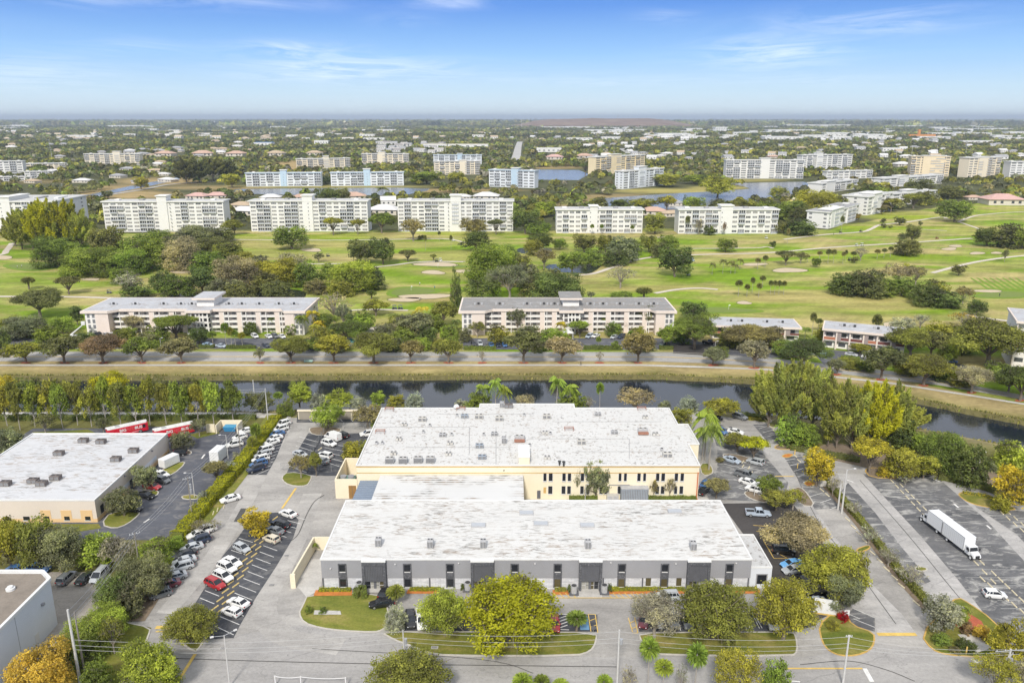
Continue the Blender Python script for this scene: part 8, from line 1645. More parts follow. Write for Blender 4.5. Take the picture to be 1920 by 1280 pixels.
for u,v,fu,fv,k,c,l in[(211,630,20,4,'sedan',WHT,'white car at the left wing of the left pink block'),(180,631,-18,3,'suv',BLK,'black car left of the white ones at the left pink block'),(200,630,20,4,'sedan',SIL,'silver car touching the white one at the left pink block'),(231,649,20,3,'sedan',NAV,'navy car between two street trees at left'),(390,649,14,2,'sedan',LBL,'light blue car left of the car park palms'),(415,651,14,2,'sedan',PLB,'pale blue car at the foot of the car park palms'),(478,633,12,7,'suv',WHT,'white suv, leftmost of four before the right half of the left pink block'),(504,633,12,7,'sedan',WHT,'white sedan, second of four before the left pink block'),(516,633,12,7,'suv',GRY,'dark grey suv, third of four before the left pink block'),(529,633,12,7,'sedan',WHT,'white sedan, last of four before the left pink block'),(499,650,12,6,'sedan',NAV,'navy car on the drive above the olive street tree'),
 (925,633,10,5,'sedan',PLB,'pale blue car at the left wing of the right pink block'),(888,647,3,6,'sedan',BLK,'black car at the hedge of the right pink block'),(900,647,3,6,'suv',SIL,'silver suv at the hedge of the right pink block'),(921,649,3,6,'sedan',BLU,'blue car at the hedge of the right pink block, left'),(934,649,3,6,'sedan',NAV,'navy car at the hedge of the right pink block'),(946,649,3,6,'sedan',BLU,'blue car at the hedge of the right pink block, right'),(1105,633,-10,5,'suv',PLB,'pale suv right of the entrance of the right pink block'),(1117,632,-12,5,'sedan',WHT,'white car right of the entrance of the right pink block'),(1152,634,-12,5,'sedan',SIL,'silver car behind the tan street tree'),(1165,634,-12,5,'suv',NAV,'navy suv behind the tan street tree'),(1245,648,-12,3,'sedan',(0.02,0.06,0.07),'dark teal car beside the drive'),(1330,645,20,2,'pickup',BLK,'black pickup under the tree by the left low block'),
 (1539,664,-14,-2,'sedan',LBL,'light blue car beside the dark roadside tree'),(1596,667,20,3,'sedan',SIL,'silver car above the hedge at the middle low block'),(1627,672,18,3,'sedan',WHT,'white car right of the silver one at the middle low block'),(1782,680,18,3,'suv',BLU,'blue car under the light green roadside tree')]:car(u,v,fu,fv,k,c,l,g)
def box_truck(u,v,fu,fv,L,label,conv=True):
 p=at(u,v);q=at(u+fu*.3,v+fv*.3);R=empty('box_truck',(p[0],p[1],.07),atan2(q[1]-p[1],q[0]-p[0]),label,'truck','white box trucks')
 b=MB();b.box(-L/2,L/2,-1.25,1.25,1.05,3.9);box=b.build('cargo_box',M_BOXW,R)
 b=MB();
 for z in(1.02,3.88):b.box(-L/2-.02,L/2+.02,-1.28,-1.252,z,z+.08);b.box(-L/2-.02,L/2+.02,1.252,1.28,z,z+.08)
 for x in(-L/2,L/2-.1):b.box(x,x+.1,-1.285,-1.253,1.1,3.88);b.box(x,x+.1,1.253,1.285,1.1,3.88)
 b.build('edge_trim',M_AC,box)
 b=MB();n=12
 for i in range(n):x=-L/2+L*(i+.5)/n;b.box(x,x+.04,-1.265,-1.252,1.15,3.8)
 b.build('side_seam',M('seam_grey',(0.5,0.51,0.52),.6,.05,1),box)
 x=L/2+.15
 b=MB();b.loft([[(x,-1.05,.75),(x,1.05,.75),(x,1.0,2.45),(x,-1.0,2.45)],[(x+1.35,-1.05,.75),(x+1.35,1.05,.75),(x+1.1,.95,2.4),(x+1.1,-.95,2.4)]]);cab=b.build('cab',M_BOXW,R)
 b=MB();b.loft([[(x+1.36,-.95,.6),(x+1.36,.95,.6),(x+1.36,.9,1.55),(x+1.36,-.9,1.55)],[(x+2.6,-.85,.6),(x+2.6,.85,.6),(x+2.5,.7,1.3),(x+2.5,-.7,1.3)]]);b.build('bonnet',M_BOXW,R)
 b=MB();b.loft([[(x+1.37,-.88,1.57),(x+1.37,.88,1.57),(x+1.34,.9,1.6),(x+1.34,-.9,1.6)],[(x+1.18,-.82,2.3),(x+1.18,.82,2.3),(x+1.12,.8,2.3),(x+1.12,-.8,2.3)]]);b.build('windscreen',M_CGLASS,R)
 for s in(-1,1):
  b=MB();b.box(x+.35,x+1.05,min(s*1.0,s*1.04),max(s*1.0,s*1.04),1.55,2.2);b.build('side_window',M_CGLASS,R)
  b=MB();b.box(x+1.3,x+1.4,min(s*1.15,s*1.4),max(s*1.15,s*1.4),1.6,2.15);b.build('mirror',M_TRIM,R)
  b=MB();b.box(x+2.5,x+2.62,min(s*.5,s*.8),max(s*.5,s*.8),.85,1.05);b.build('headlight',M_HEAD,R)
  for wx in(-L/2+1.6,x+1.9):
   b=MB();b.tube((wx,s*.75,.5),(wx,s*1.12,.5),.5,.5,14);w=b.build('wheel',M_TYRE,R);b=MB();b.tube((wx,s*1.121,.5),(wx,s*1.15,.5),.3,.26,12);b.build('rim',M_BOXW,w)
 b=MB();b.box(x+2.55,x+2.66,-.45,.45,.65,1.2);b.build('grille',M_TRIM,R)
 b=MB();b.box(-L/2+.2,x+2.4,-.5,.5,.6,1.04);b.build('chassis',M_TRIM,R)
box_truck(1794,1023,58,45,7.0,'white box truck with bonnet cab facing the camera in the right-hand lot');box_truck(1759,995.5,-25,-19,5.0,'white box truck backed against the other one, cab at the far end')
def bus(u0,v0,u1,v1,label):
 A=Vector(at(u0,v0));B=Vector(at(u1,v1));mid=(A+B)/2;d=B-A;rz=atan2(d.y,d.x);L=10.8
 R=empty('tour_bus',(mid.x,mid.y,.07),rz,label,'bus','red tour buses');m=M('bus_red',(0.56,0.012,0.03),.35,.05,.4,kind='obj',spec=.5)
 b=MB();b.loft([[(x,-w,.4),(x,-w,2.55),(x,-w*.93,2.75),(x,w*.93,2.75),(x,w,2.55),(x,w,.4)] for x,w in((-L/2,1.18),(-L/2+.12,1.26),(L/2-.5,1.26),(L/2,1.12))]);body=b.build('body',m,R)
 b=MB();b.box(-L/2+.1,L/2-.35,-1.2,1.2,2.753,2.95);roof=b.build('roof',M_CAP,R)
 for x in(-5,-2.6,0,2.6,4.8):
  b=MB();b.box(x-.55,x+.55,-.55,.55,2.953,3.15);b.build('roof_hatch',M_CAP if x!=-2.6 else M_AC,roof)
 for s in(-1,1):
  for wx in(-L/2+2.8,L/2-2.2):
   b=MB();b.tube((wx,s*.9,.52),(wx,s*1.275,.52),.52,.52,14);w=b.build('wheel',M_TYRE,R);b=MB();b.tube((wx,s*1.276,.52),(wx,s*1.29,.52),.32,.3,12);b.build('rim',M_RIM,w)
 b=MB();b.box(L/2-.06,L/2+.02,-.98,.98,1.3,2.45);b.build('windscreen',M_CGLASS,R);b=MB();b.box(L/2-1.5,L/2-.7,-1.275,-1.262,1.4,2.4);b.build('side_window',M_CGLASS,R)
 b=MB();b.box(1.0,3.2,-1.275,-1.262,.75,.86);b.box(-4.8,-3.2,-1.275,-1.262,.95,1.1);b.build('stripe',M_CAP,R)
 mr=M('bus_word_red',(0.66,0.10,0.11),.5,.25,2,kind='obj')
 for word,x,sz,mm in(('BIG',-2.3,1.15,M_CAP),('RED',-.35,1.15,mr),('BUS',1.75,1.15,M_CAP)):
  fc=bpy.data.curves.new('lettering','FONT');fc.body=word;fc.size=sz;fc.extrude=.01;fc.offset=.035;fc.align_x='LEFT';fc.materials.append(mm)
  tmp=bpy.data.objects.new('lettering',fc);COL.objects.link(tmp);bpy.context.view_layer.update();me=bpy.data.meshes.new_from_object(tmp.evaluated_get(bpy.context.evaluated_depsgraph_get()));bpy.data.objects.remove(tmp);o=bpy.data.objects.new('lettering',me);link(o,R);o.location=(x,-1.285,1.5);o.rotation_euler=(pi/2,0,0);o.scale=(1.02,1,1)
bus(203,822,276,806,'red bus lettered BIG RED BUS, left one behind the beige building');bus(287,825,366,808,'red bus lettered BIG RED BUS, right one at the corner of the beige building')
def cargo(u,v,L,W,H,rz,label,name,cat):
 p=at(u,v);R=empty(name,(p[0],p[1],.06),rz,label,cat);b=MB();b.box(-L/2,L/2,-W/2,W/2,.25,H);c=b.build('box_body',M_BOXW,R)
 b=MB()
 for i in range(int(L/.5)):b.box(-L/2+i*.5+.1,-L/2+i*.5+.3,-W/2-.04,-W/2-.002,.35,H-.12);b.box(-L/2+i*.5+.1,-L/2+i*.5+.3,W/2+.002,W/2+.04,.35,H-.12)
 b.build('side_rib',M_CAP,c);b=MB();b.box(-L/2-.06,-L/2-.002,-W/2+.1,-.03,.35,H-.1);b.box(-L/2-.06,-L/2-.002,.03,W/2-.1,.35,H-.1);b.build('door',M_CAP,c);b=MB();b.box(-L/2,L/2,-W/2,-W/2+.3,0,.248);b.box(-L/2,L/2,W/2-.3,W/2,0,.248);b.build('skid',M_TRIM,R)
cargo(410,862,4.6,2.5,3.3,1.45,'white cargo trailer parked by the hedge in the left lot','cargo_trailer','trailer');cargo(318,872,4.8,2.3,2.5,1.12,'white storage container beside the beige building','storage_container','container')
GC={}
def golf_cart(u,v,rz,roofc,label):
 if 'a' not in GC:
  R=empty('golf_cart',(0,0,-80));b=MB();b.loft([[(-1.2,-.6,.3),(-1.2,.6,.3),(-1.15,.55,.8),(-1.15,-.55,.8)],[(-.1,-.62,.3),(-.1,.62,.3),(-.1,.6,.72),(-.1,-.6,.72)],[(.7,-.58,.3),(.7,.58,.3),(.7,.55,.85),(.7,-.55,.85)],[(1.2,-.45,.35),(1.2,.45,.35),(1.1,.4,.6),(1.1,-.4,.6)]]);b.build('body',M_PAINT,R)
  b=MB();b.box(-.6,-.1,-.55,.55,.75,.9);b.box(-.7,-.6,-.55,.55,.9,1.35);b.build('seat',M_TRIM,R)
  b=MB();b.box(-1.0,.75,-.65,.65,1.86,1.95);b.build('canopy',M_PAINT,R)
  for x in(-.9,.65):
   for s in(-.58,.58):
    b=MB();b.tube((x,s,.8),(x,s,1.86),.03,.03,4);b.build('canopy_post',M_TRIM,R)
  for x in(-.75,.8):
   for s in(-1,1):
    b=MB();b.tube((x,s*.48,.24),(x,s*.66,.24),.24,.24,10);b.build('wheel',M_TYRE,R)
  GC['a']=R;o=R
 else:o=copy_tree(GC['a'])
 p=at(u,v);o.location=(p[0],p[1],.1);o.rotation_euler=(0,0,rz);color_tree(o,roofc);tag(o,label,'golf cart','golf carts on the course')
for u,v,rz,c,l in[(615,481,.6,NAV,'dark golf cart by the small tree on the fairway'),(819,491,.1,BLK,'dark golf cart on the sandy path, left of two'),(826,490,.1,WHT,'pale golf cart on the sandy path, right of two'),(740,580,.1,BLK,'dark golf cart on the path near the pool, left of two'),(751,580,.1,BLK,'dark golf cart on the path near the pool, right of two'),(1299,490,.2,LBL,'blue golf cart right of the round dark tree'),(1291,517,.1,GRY,'grey golf cart below the round dark tree'),(1576,437,.2,BLK,'dark golf cart on the winding path, left of two'),(1614,435,.2,BLK,'dark golf cart on the winding path, right of two'),(1606,462,.2,WHT,'white golf cart on the long path, left of two'),(1616,461,.2,WHT,'white golf cart on the long path, right of two'),(1757,448,.2,(0.30,.10,.05),'rust-red cart beside the long path end'),(1593,489,.3,BLK,'dark golf cart in the palm line'),(205,550,.2,GRY,'grey golf cart left of the pale bare tree'),
 (850,452,.2,WHT,'white golf cart on the path before the fourth tower'),(1437,447.5,.2,WHT,'white golf cart far out on the path below the palmy block')]:golf_cart(u,v,rz,c,l)
def person(u,v,rz,shirt,label,stride=.0):
 p=at(u,v);b=bpy.data.meshes.new('person')
 V=[(0,0,.92),(0,0,1.15),(0,0,1.40),(0,0,1.52),(0.02,0,1.62),(0.02,0,1.74),(0,.19,1.40),(.06,.25,1.12),(.14+stride*.3,.24,.88),(0,-.19,1.40),(-.04,-.25,1.12),(.06-stride*.3,-.25,.88),(0,.10,.88),(stride*.6+.03,.11,.48),(stride,.11,.06),(stride+.16,.12,.03),(0,-.10,.88),(-stride*.5+.03,-.11,.48),(-stride,-.11,.06),(-stride+.16,-.12,.03)]
 E=[(0,1),(1,2),(2,3),(3,4),(4,5),(2,6),(6,7),(7,8),(2,9),(9,10),(10,11),(0,12),(12,13),(13,14),(14,15),(0,16),(16,17),(17,18),(18,19)]
 rad=[.15,.15,.16,.06,.10,.07,.075,.05,.035,.075,.05,.035,.095,.07,.05,.035,.095,.07,.05,.035]
 b.from_pydata(V,E,[]);o=bpy.data.objects.new('person',b);link(o);o.location=(p[0],p[1],.15);o.rotation_euler=(0,0,rz)
 m=o.modifiers.new('skin','SKIN');
 for i,q in enumerate(b.skin_vertices[0].data):q.radius=(rad[i],rad[i]*1.05);
 b.skin_vertices[0].data[0].use_root=True
 s=o.modifiers.new('sub','SUBSURF');s.levels=1;s.render_levels=1
 mt,nt,bs,out=new_mat('person_clothes');tc=nt.nodes.new('ShaderNodeTexCoord');sp=nt.nodes.new('ShaderNodeSeparateXYZ');nt.links.new(tc.outputs['Object'],sp.inputs[0])
 r=ramp(nt,math_(nt,'MULTIPLY',sp.outputs[2],.5),[(0.0,(0.03,0.03,0.035)),(.05,(0.05,0.05,0.06)),(.47,shirt),(.755,(0.42,0.27,0.19)),(.84,(0.05,0.035,0.03))])
 nt.nodes[-1].color_ramp.interpolation='CONSTANT' if hasattr(nt.nodes[-1],'color_ramp') else None
 for nd in nt.nodes:
  if nd.type=='VALTORGB':nd.color_ramp.interpolation='CONSTANT'
 nt.links.new(r,bs.inputs['Base Color']);b.materials.append(mt);tag(o,label,'person')
person(1089,685,0.1,(0.03,0.03,0.035),'person in dark clothes walking on the canal pavement',.28);person(787,535,1.2,(0.7,0.7,0.7),'golfer in white behind the putting green flag');person(815,542,2.0,(0.05,0.3,0.35),'golfer in teal at the right end of the putting green');person(1874,556,1.5,(0.02,0.02,0.02),'golfer in black on the right-edge green');person(787,564,.5,(0.7,0.7,0.72),'golfer in white beside the big bunker');person(33,503,.5,(0.7,0.7,0.7),'golfer in white on the left-edge green, left');person(41,502,.9,(0.65,0.65,0.68),'golfer in pale clothes on the left-edge green, right');person(1563,441,.4,(0.05,0.05,0.06),'person in dark clothes beside the winding path')
for u,v,l in[(771,545,'thin white flagstick on the putting green'),(1685,546,'thin white flagstick on the right-edge bunker green'),(1366,581,'thin white flagstick on the green before the low blocks'),(821,502,'thin white flagstick behind the twin bunkers')]:
 p=at(u,v);R=empty('golf_flag',p,0,l,'flag');b=MB();b.tube((0,0,0),(0,0,2.6),.05,.05,5);b.build('flagstick',M_FRAME,R);b=MB();b.box(.05,.7,-.02,.02,2.1,2.6);b.build('flag_cloth',M_CAP,R)
# ------------------------------------------------------------ wheel stops
M_STOP=M('wheel_stop_paint',(0.66,0.50,0.20),.85,.25,1.5,kind='obj');M_STOPW=M('wheel_stop_pale',(0.68,0.60,0.42),.85,.25,1.5,kind='obj')
def stop_mesh(m):
 b=MB();b.loft([[(x,-w,0),(x,w,0),(x,w*.55,h),(x,-w*.55,h)] for x,w,h in((-.92,.10,.10),(-.86,.13,.15),(.86,.13,.15),(.92,.10,.10))]);return b.mesh('wheel_stop',m)
SM={'y':stop_mesh(M_STOP),'w':stop_mesh(M_STOPW)}
def stops(pts,ang,kind,label,group):
 for(u,v) in pts:
  p=at(u,v);q=at(u+ang[0],v+ang[1]);o=bpy.data.objects.new('wheel_stop',SM[kind]);o.location=(p[0],p[1],.085);o.rotation_euler=(0,0,atan2(q[1]-p[1],q[0]-p[0]));link(o);tag(o,label,'wheel stop',group)
def lerp_pts(a,b_,n):
 A=Vector(at(*a));B=Vector(at(*b_));out=[]
 for i in range(n):
  P=A.lerp(B,i/(n-1));s=P.y*CP+CAMH*SP;out.append((960+P.x/s*FPX,640-FPX*((P.y*SP-CAMH*CP)/s)))
 return out
stops(lerp_pts((482.5,1012),(403,1140),10),(11,-8),'y','yellow wheel stop in the left line of the dark double row','wheel stops, left line of the double row')
stops(lerp_pts((492,1015.5),(413,1145),10),(11,-8),'y','yellow wheel stop in the right line of the dark double row','wheel stops, right line of the double row')
stops([(402,1161),(506,985),(516,972),(500,978)],(11,-8),'y','yellow wheel stop at an end of the dark double row beside a tree','wheel stops at the ends of the double row')
stops(lerp_pts((1672,902),(1733,967),7)+lerp_pts((1830,1056),(1862,1090),3)+lerp_pts((1842,1074+12),(1917,1147),6),(9.5,9.5),'w','pale wheel stop in the left line of the truck lot double row','wheel stops, left line of the truck lot')
stops(lerp_pts((1690,910),(1745,965),6)+lerp_pts((1829,1043),(1841,1055),2)+lerp_pts((1863,1075),(1944,1152),7),(9.5,9.5),'w','pale wheel stop in the right line of the truck lot double row','wheel stops, right line of the truck lot')
stops([(1865,951),(1878,961.5),(1890,972),(1903,983),(1916,994)],(9,9),'w','pale wheel stop in the left line of the second truck lot row','wheel stops, second row of the truck lot');stops([(1891,961.5),(1904,972),(1917,983)],(9,9),'w','pale wheel stop in the right line of the second truck lot row','wheel stops, second row right line')
stops([(1491,855),(1498,864),(1541,919),(1551,928),(1589,974),(1600,988),(1610,1000),(1621,1014),(1636,1037),(1649,1051),(1662,1067),(1677,1083),(1690,1098),(1718,1131)],(11,9),'w','pale wheel stop along the thin middle hedge','wheel stops along the middle hedge')
stops([(1439,794),(1448,802),(1453,809),(1460,817),(1468,825)],(9,5),'w','pale wheel stop at the bush line in the top right lot','wheel stops in the top right lot');stops([(1393,866),(1393,874),(1404,877),(1398,883),(1409,887),(1432,919)],(5,-7),'w','pale wheel stop between the two silver cars','wheel stops among the silver cars')
stops([(600,842),(250,1147),(263,1143)],(9,-6),'w','stray pale wheel stop by itself','stray wheel stops')
stops([(420,950),(400,962),(408,956)],(3,-10),'w','worn wheel stop along the dirt edge of the long hedge','wheel stops along the hedge dirt')
# ------------------------------------------------------------ poles, lamps and wires
M_WOOD=M('weathered_pole',(0.26,0.235,0.21),.9,.2,2);M_CPOLE=M('concrete_pole',(0.52,0.51,0.49),.85,.12,1.5);M_WIRE=M('wire',(0.42,0.42,0.42),.5,0,1);M_MET=M('galvanised',(0.45,0.46,0.48),.4,.1,2,metallic=.4)
def pole(u,vb,vt,label,m=None,r0=.17,arms=(),lamp=None,name='utility_pole',cat='pole',gear=0,group=None):
 P=at(u,vb);H=zat(P,vt);R=empty(name,P,0,label,cat,group);b=MB();b.tube((0,0,0),(0,0,H),r0,r0*.62,9);b.build('shaft',m or M_CPOLE,R)
 for(z,w,rz) in arms:
  b=MB();b.tube((-cos(rz)*w,-sin(rz)*w,H-z),(cos(rz)*w,sin(rz)*w,H-z),.07,.07,5);a=b.build('crossarm',M_MET,R)
  for s in(-.9,-.35,.35,.9):
   b=MB();b.cyl(cos(rz)*w*s,sin(rz)*w*s,H-z+.05,H-z+.3,.06,6);b.build('insulator',M_FRAME,a)
 for i in range(gear):
  b=MB();b.cyl(.38,0,H-2.6-i*1.3,H-1.7-i*1.3,.26,10);b.build('transformer_can',M_MET,R)
 if lamp:
  for(dx,dy) in lamp:
   b=MB();b.tube((0,0,H-.1),(dx,dy,H+.15),.05,.04,5);b.build('lamp_arm',M_MET,R)
   b=MB();d=sqrt(dx*dx+dy*dy);ex,ey=dx/d*.55,dy/d*.55;b.obox((dx,dy),(dx+ex,dy+ey),.3,H+.08,H+.24);b.build('lamp_head',M_FRAME,R)
 return R,P,H
pl={}
pl['a']=pole(151,1283,1142,'taller white concrete pole of the pair at the lower left',r0=.26);pole(159,1262,1146,'shorter pole beside the tall one at the lower left',M_WOOD,.18)
pl['b']=pole(262,1068,998,'weathered wooden pole in the lime thicket at the lower left',M_WOOD,.16,arms=((.3,1.0,.6),));pl['c']=pole(361,973,894,'dark wooden pole with gear at the hedge of the left lot',M_WOOD,.16,arms=((.3,1.1,.7),),gear=2)
pl['d']=pole(451,846,800,'wooden pole beside the white hatchback in the left lot',M_WOOD,.15,arms=((.3,1.0,.7),));pl['e']=pole(503,793,728,'slim white pole on the canal path by the carport',M_CPOLE,.2);pole(479,764,712,'slim white pole on the canal path left of the other',M_CPOLE,.2)
pl['f']=pole(758,1240,1180,'slender pole with gear behind the bottom-edge olive tree',M_CPOLE,.14,gear=2);pl['g']=pole(1157,1282,1180,'white concrete pole in front of the entry drive',M_CPOLE,.2,gear=1);pl['h']=pole(1580,1283,1190,'white concrete pole on the road at the lower right',M_CPOLE,.2,arms=((.3,.5,0),));pl['i']=pole(1882,1284,1216,'white pole with crossarm and street lamp at the lower right corner',M_CPOLE,.24,arms=((.3,2.6,.1),(1.4,1.2,.6)),gear=2)
pole(431,1287,1190,'twin-headed road light at the bottom left',M_CPOLE,.13,lamp=((-1.4,-.6),(1.2,.9)),name='street_lamp',cat='street lamp');pole(1571,955,906,'shorter of two concrete poles on the middle hedge',M_CPOLE,.22);pole(1578,962,880,'taller of two concrete poles on the middle hedge, with lamp',M_CPOLE,.22,lamp=((1.6,.2),),name='street_lamp',cat='street lamp')
pole(428,860,815,'slim car park lamp by the white trailer',M_CPOLE,.1,lamp=((-1.2,-.3),),name='street_lamp',cat='street lamp');pole(365,932,886,'slim car park lamp on the small island of the left lot',M_CPOLE,.1,lamp=((-1.2,-.3),),name='street_lamp',cat='street lamp');pole(1836,872,848,'car park lamp among the canal bushes',M_CPOLE,.12,lamp=((-.7,0),(.7,0)),name='street_lamp',cat='street lamp')
pole(1414,930,905,'short lamp post on the kerbed bed right of the cream building',M_CPOLE,.09,name='street_lamp',cat='street lamp',lamp=((.4,0),));pole(303,660,634,'roadside lamp before the left pink block',M_CPOLE,.1,name='street_lamp',cat='street lamp',lamp=((.6,0),));pole(1340,663,640,'roadside lamp by the drive of the low blocks',M_CPOLE,.1,name='street_lamp',cat='street lamp',lamp=((.6,0),));pole(1097,940,908,'white lamp post before the cream facade',M_CPOLE,.09,name='street_lamp',cat='street lamp',lamp=((.3,0),))
pole(188,1016,992,'white post in the kerb of the beige building lot',M_CPOLE,.1,name='post',cat='post')
def wire(A,B,sag,label,n=14,r=.032):
 A=Vector(A);B=Vector(B);pts=[]
 for i in range(n+1):
  t=i/n;p=A.lerp(B,t);p.z-=4*sag*t*(1-t);pts.append(p)
 b=MB();rings=[]
 for p in pts:rings.append([(p.x,p.y,p.z+r),(p.x+r*.8,p.y-r*.3,p.z-r*.6),(p.x-r*.8,p.y+r*.3,p.z-r*.6)])
 b.loft(rings);o=b.build('power_line',M_WIRE);tag(o,label,'wire','overhead power lines')
def top(k,dx=0,dz=0):R,P,H=pl[k];return(P[0]+dx,P[1],H+dz)
for j,(dz,nm) in enumerate(((-.3,'top'),(-1.5,'middle'),(-2.3,'lower'))):
 wire(top('a',0,dz-5 if j else-5.5),top('f',0,dz),1.3,f'{nm} wire crossing the road from the lower left pole to the pole with gear');wire(top('f',0,dz),top('g',0,dz),.9,f'{nm} wire above the front strip, left of the entry drive');wire(top('g',0,dz),top('h',0,dz),1.1,f'{nm} wire above the front strip, right of the entry drive');wire(top('h',0,dz),top('i',(j-1)*1.5,dz*.4),.9,f'{nm} wire over the right road end');wire(top('i',(j-1)*1.5,-.1),(150+j,95,13-j*.8),.6,f'{nm} wire leaving the corner pole to the right')
 wire(top('a',0,dz),top('b',(j-1)*.7,-.2),.8,f'{nm} wire from the lower left pole to the wooden pole');wire(top('b',(j-1)*.7,-.2),top('c',(j-1)*.8,-.2),.8,f'{nm} wire along the hedge above the left lot');wire(top('c',(j-1)*.8,-.2),top('d',(j-1)*.8,-.2),.8,f'{nm} wire from the dark wooden pole up the left lot');wire(top('d',(j-1)*.8,-.2),top('e',0,dz*.5),.7,f'{nm} wire from the left lot to the canal path pole')
 wire(top('e',0,dz*.5),(-190,at(0,778)[1]+j,12.5-j),2.5,f'{nm} wire along the canal path')
def sign_board():
 p=at(1546,1152);R=empty('sign_board',(p[0],p[1],0),-.25,'large white sign board on the corner island beside silver cars','sign');b=MB();b.box(-2.0,2.0,-.2,.2,.4,3.2);b.build('panel',M_CAP,R);b=MB();b.box(-1.9,1.9,-.18,.18,0,.398);b.build('plinth',M_YEL,R)
 p=at(1586,1163);R=empty('notice_sign',(p[0],p[1],0),.1,'small white square notice in front of the red-leaved shrub','sign');b=MB();b.tube((0,.05,0),(0,.05,1.2),.04,.04,5);b.build('post',M_MET,R);b=MB();b.box(-.5,.5,-.03,.0,1.0,2.2);b.build('panel',M_CAP,R)
 p=at(1112,1192);R=empty('round_sign',(p[0],p[1],0),0,'small round dark sign at the left corner of the entry drive','sign');b=MB();b.tube((0,.05,0),(0,.05,1.4),.04,.04,5);b.build('post',M_MET,R);b=MB();b.tube((0,-.02,1.7),(0,.02,1.7),.42,.42,14);b.build('panel',M_DARK,R)
 p=at(1811,1226);R=empty('bollard',(p[0],p[1],.1),0,'yellow bollard on the right kerbed island','bollard');b=MB();b.cyl(0,0,0,1.3,.12,10);b.build('post',M_YEL,R);b=MB();b.cyl(0,0,1.3,1.4,.1,10);b.build('cap',M_YEL,R)
 for k,(u,v,h) in enumerate([(1495,878,1.2),(1490,852,1.2)]):
  p=at(u,v);R=empty('bollard',(p[0],p[1],.1),0,['pale yellow bollard by the small hedge in the right lot','second pale bollard at the island by the small hedge'][k],'bollard');b=MB();b.cyl(0,0,0,h,.13,10);b.build('post',M_YEL,R);b=MB();b.cyl(0,0,h,h+.1,.11,10);b.build('cap',M_YEL,R)
 p=at(1541,912);R=empty('utility_cabinet',(p[0],p[1],.1),.2,'pale utility cabinet beside the golden tree on the middle hedge','cabinet');b=MB();b.box(-.8,.8,-.5,.5,.15,1.5);b.build('cabinet_body',M_ACC,R);b=MB();b.box(-.7,-.02,-.54,-.502,.25,1.4);b.box(.02,.7,-.54,-.502,.25,1.4);b.build('door',M_ACC,R)
sign_board()
def chain_fence():
 P=[at(517,1284),at(565,1286),at(649,1288)];R=empty('chain_fence',P[0],0,'white post and rope barrier at the bottom edge','barrier');H=[zat(P[i],v) for i,v in enumerate((1266,1267,1269))]
 for p,h in zip(P,H):
  b=MB();b.box(-.09+p[0],.09+p[0],-.09+p[1],.09+p[1],0,h);b.build('post',M_FRAME,R,P[0])
 for i in(0,1):
  b=MB();A=Vector((P[i][0],P[i][1],H[i]-.1));B=Vector((P[i+1][0],P[i+1][1],H[i+1]-.1));pts=[]
  for k in range(9):t=k/8;q=A.lerp(B,t);q.z-=.5*4*t*(1-t)*.5;pts.append(q)
  b.path(pts,[.06]*9,5);b.build('rope',M_FRAME,R,P[0])
chain_fence()
def mesh_fence():
 M_LINK=M('chain_link',(0.16,0.165,0.17),.7,.1,2)
 for A,B,l in[((645,803),(682,806),'dark chain-link gate before the brown tree by the carport'),((527,880),(645,884),'low chain-link fence across the bottom of the middle lot'),((612,806),(577,862),'pale chain-link fence between the middle bays')]:
  a=Vector(at(*A));b_=Vector(at(*B));d=b_-a;R=empty('chain_link_fence',a,atan2(d.y,d.x),l,'fence');L=d.length;n=max(2,int(L/3));h=1.9
  for i in range(n+1):
   b=MB();b.tube((L*i/n,0,0),(L*i/n,0,h),.05,.05,6);b.build('post',M_MET,R)
  b=MB()
  for k in range(5):b.tube((0,0,.15+k*(h-.2)/4),(L,0,.15+k*(h-.2)/4),.022,.022,4)
  m=int(L/.35)
  for k in range(m):b.tube((L*k/m,0,.1),(L*k/m+.0,0,h-.03),.010,.010,3,cap=False)
  b.build('mesh_panel',M_LINK,R)
mesh_fence()
def drains():
 for u,v,l in[(538,1042,'square drain grate in the drive left of the screen wall'),(510,1097,'square drain grate lower on the drive left of the screen wall'),(419,1216,'dark drain grate below the double row'),(815,1214,'concrete drain slab on the front strip')]:
  p=at(u,v);R=empty('drain_grate',(p[0],p[1],.10),0,l,'drain');b=MB();b.box(-.6,.6,-.4,.4,0,.03);b.build('grate_frame',M_CONC,R);b=MB();
  for i in range(6):b.box(-.5+i*.17,-.4+i*.17,-.32,.32,.032,.045)
  b.build('grate_bars',M_DARK,R)
drains()
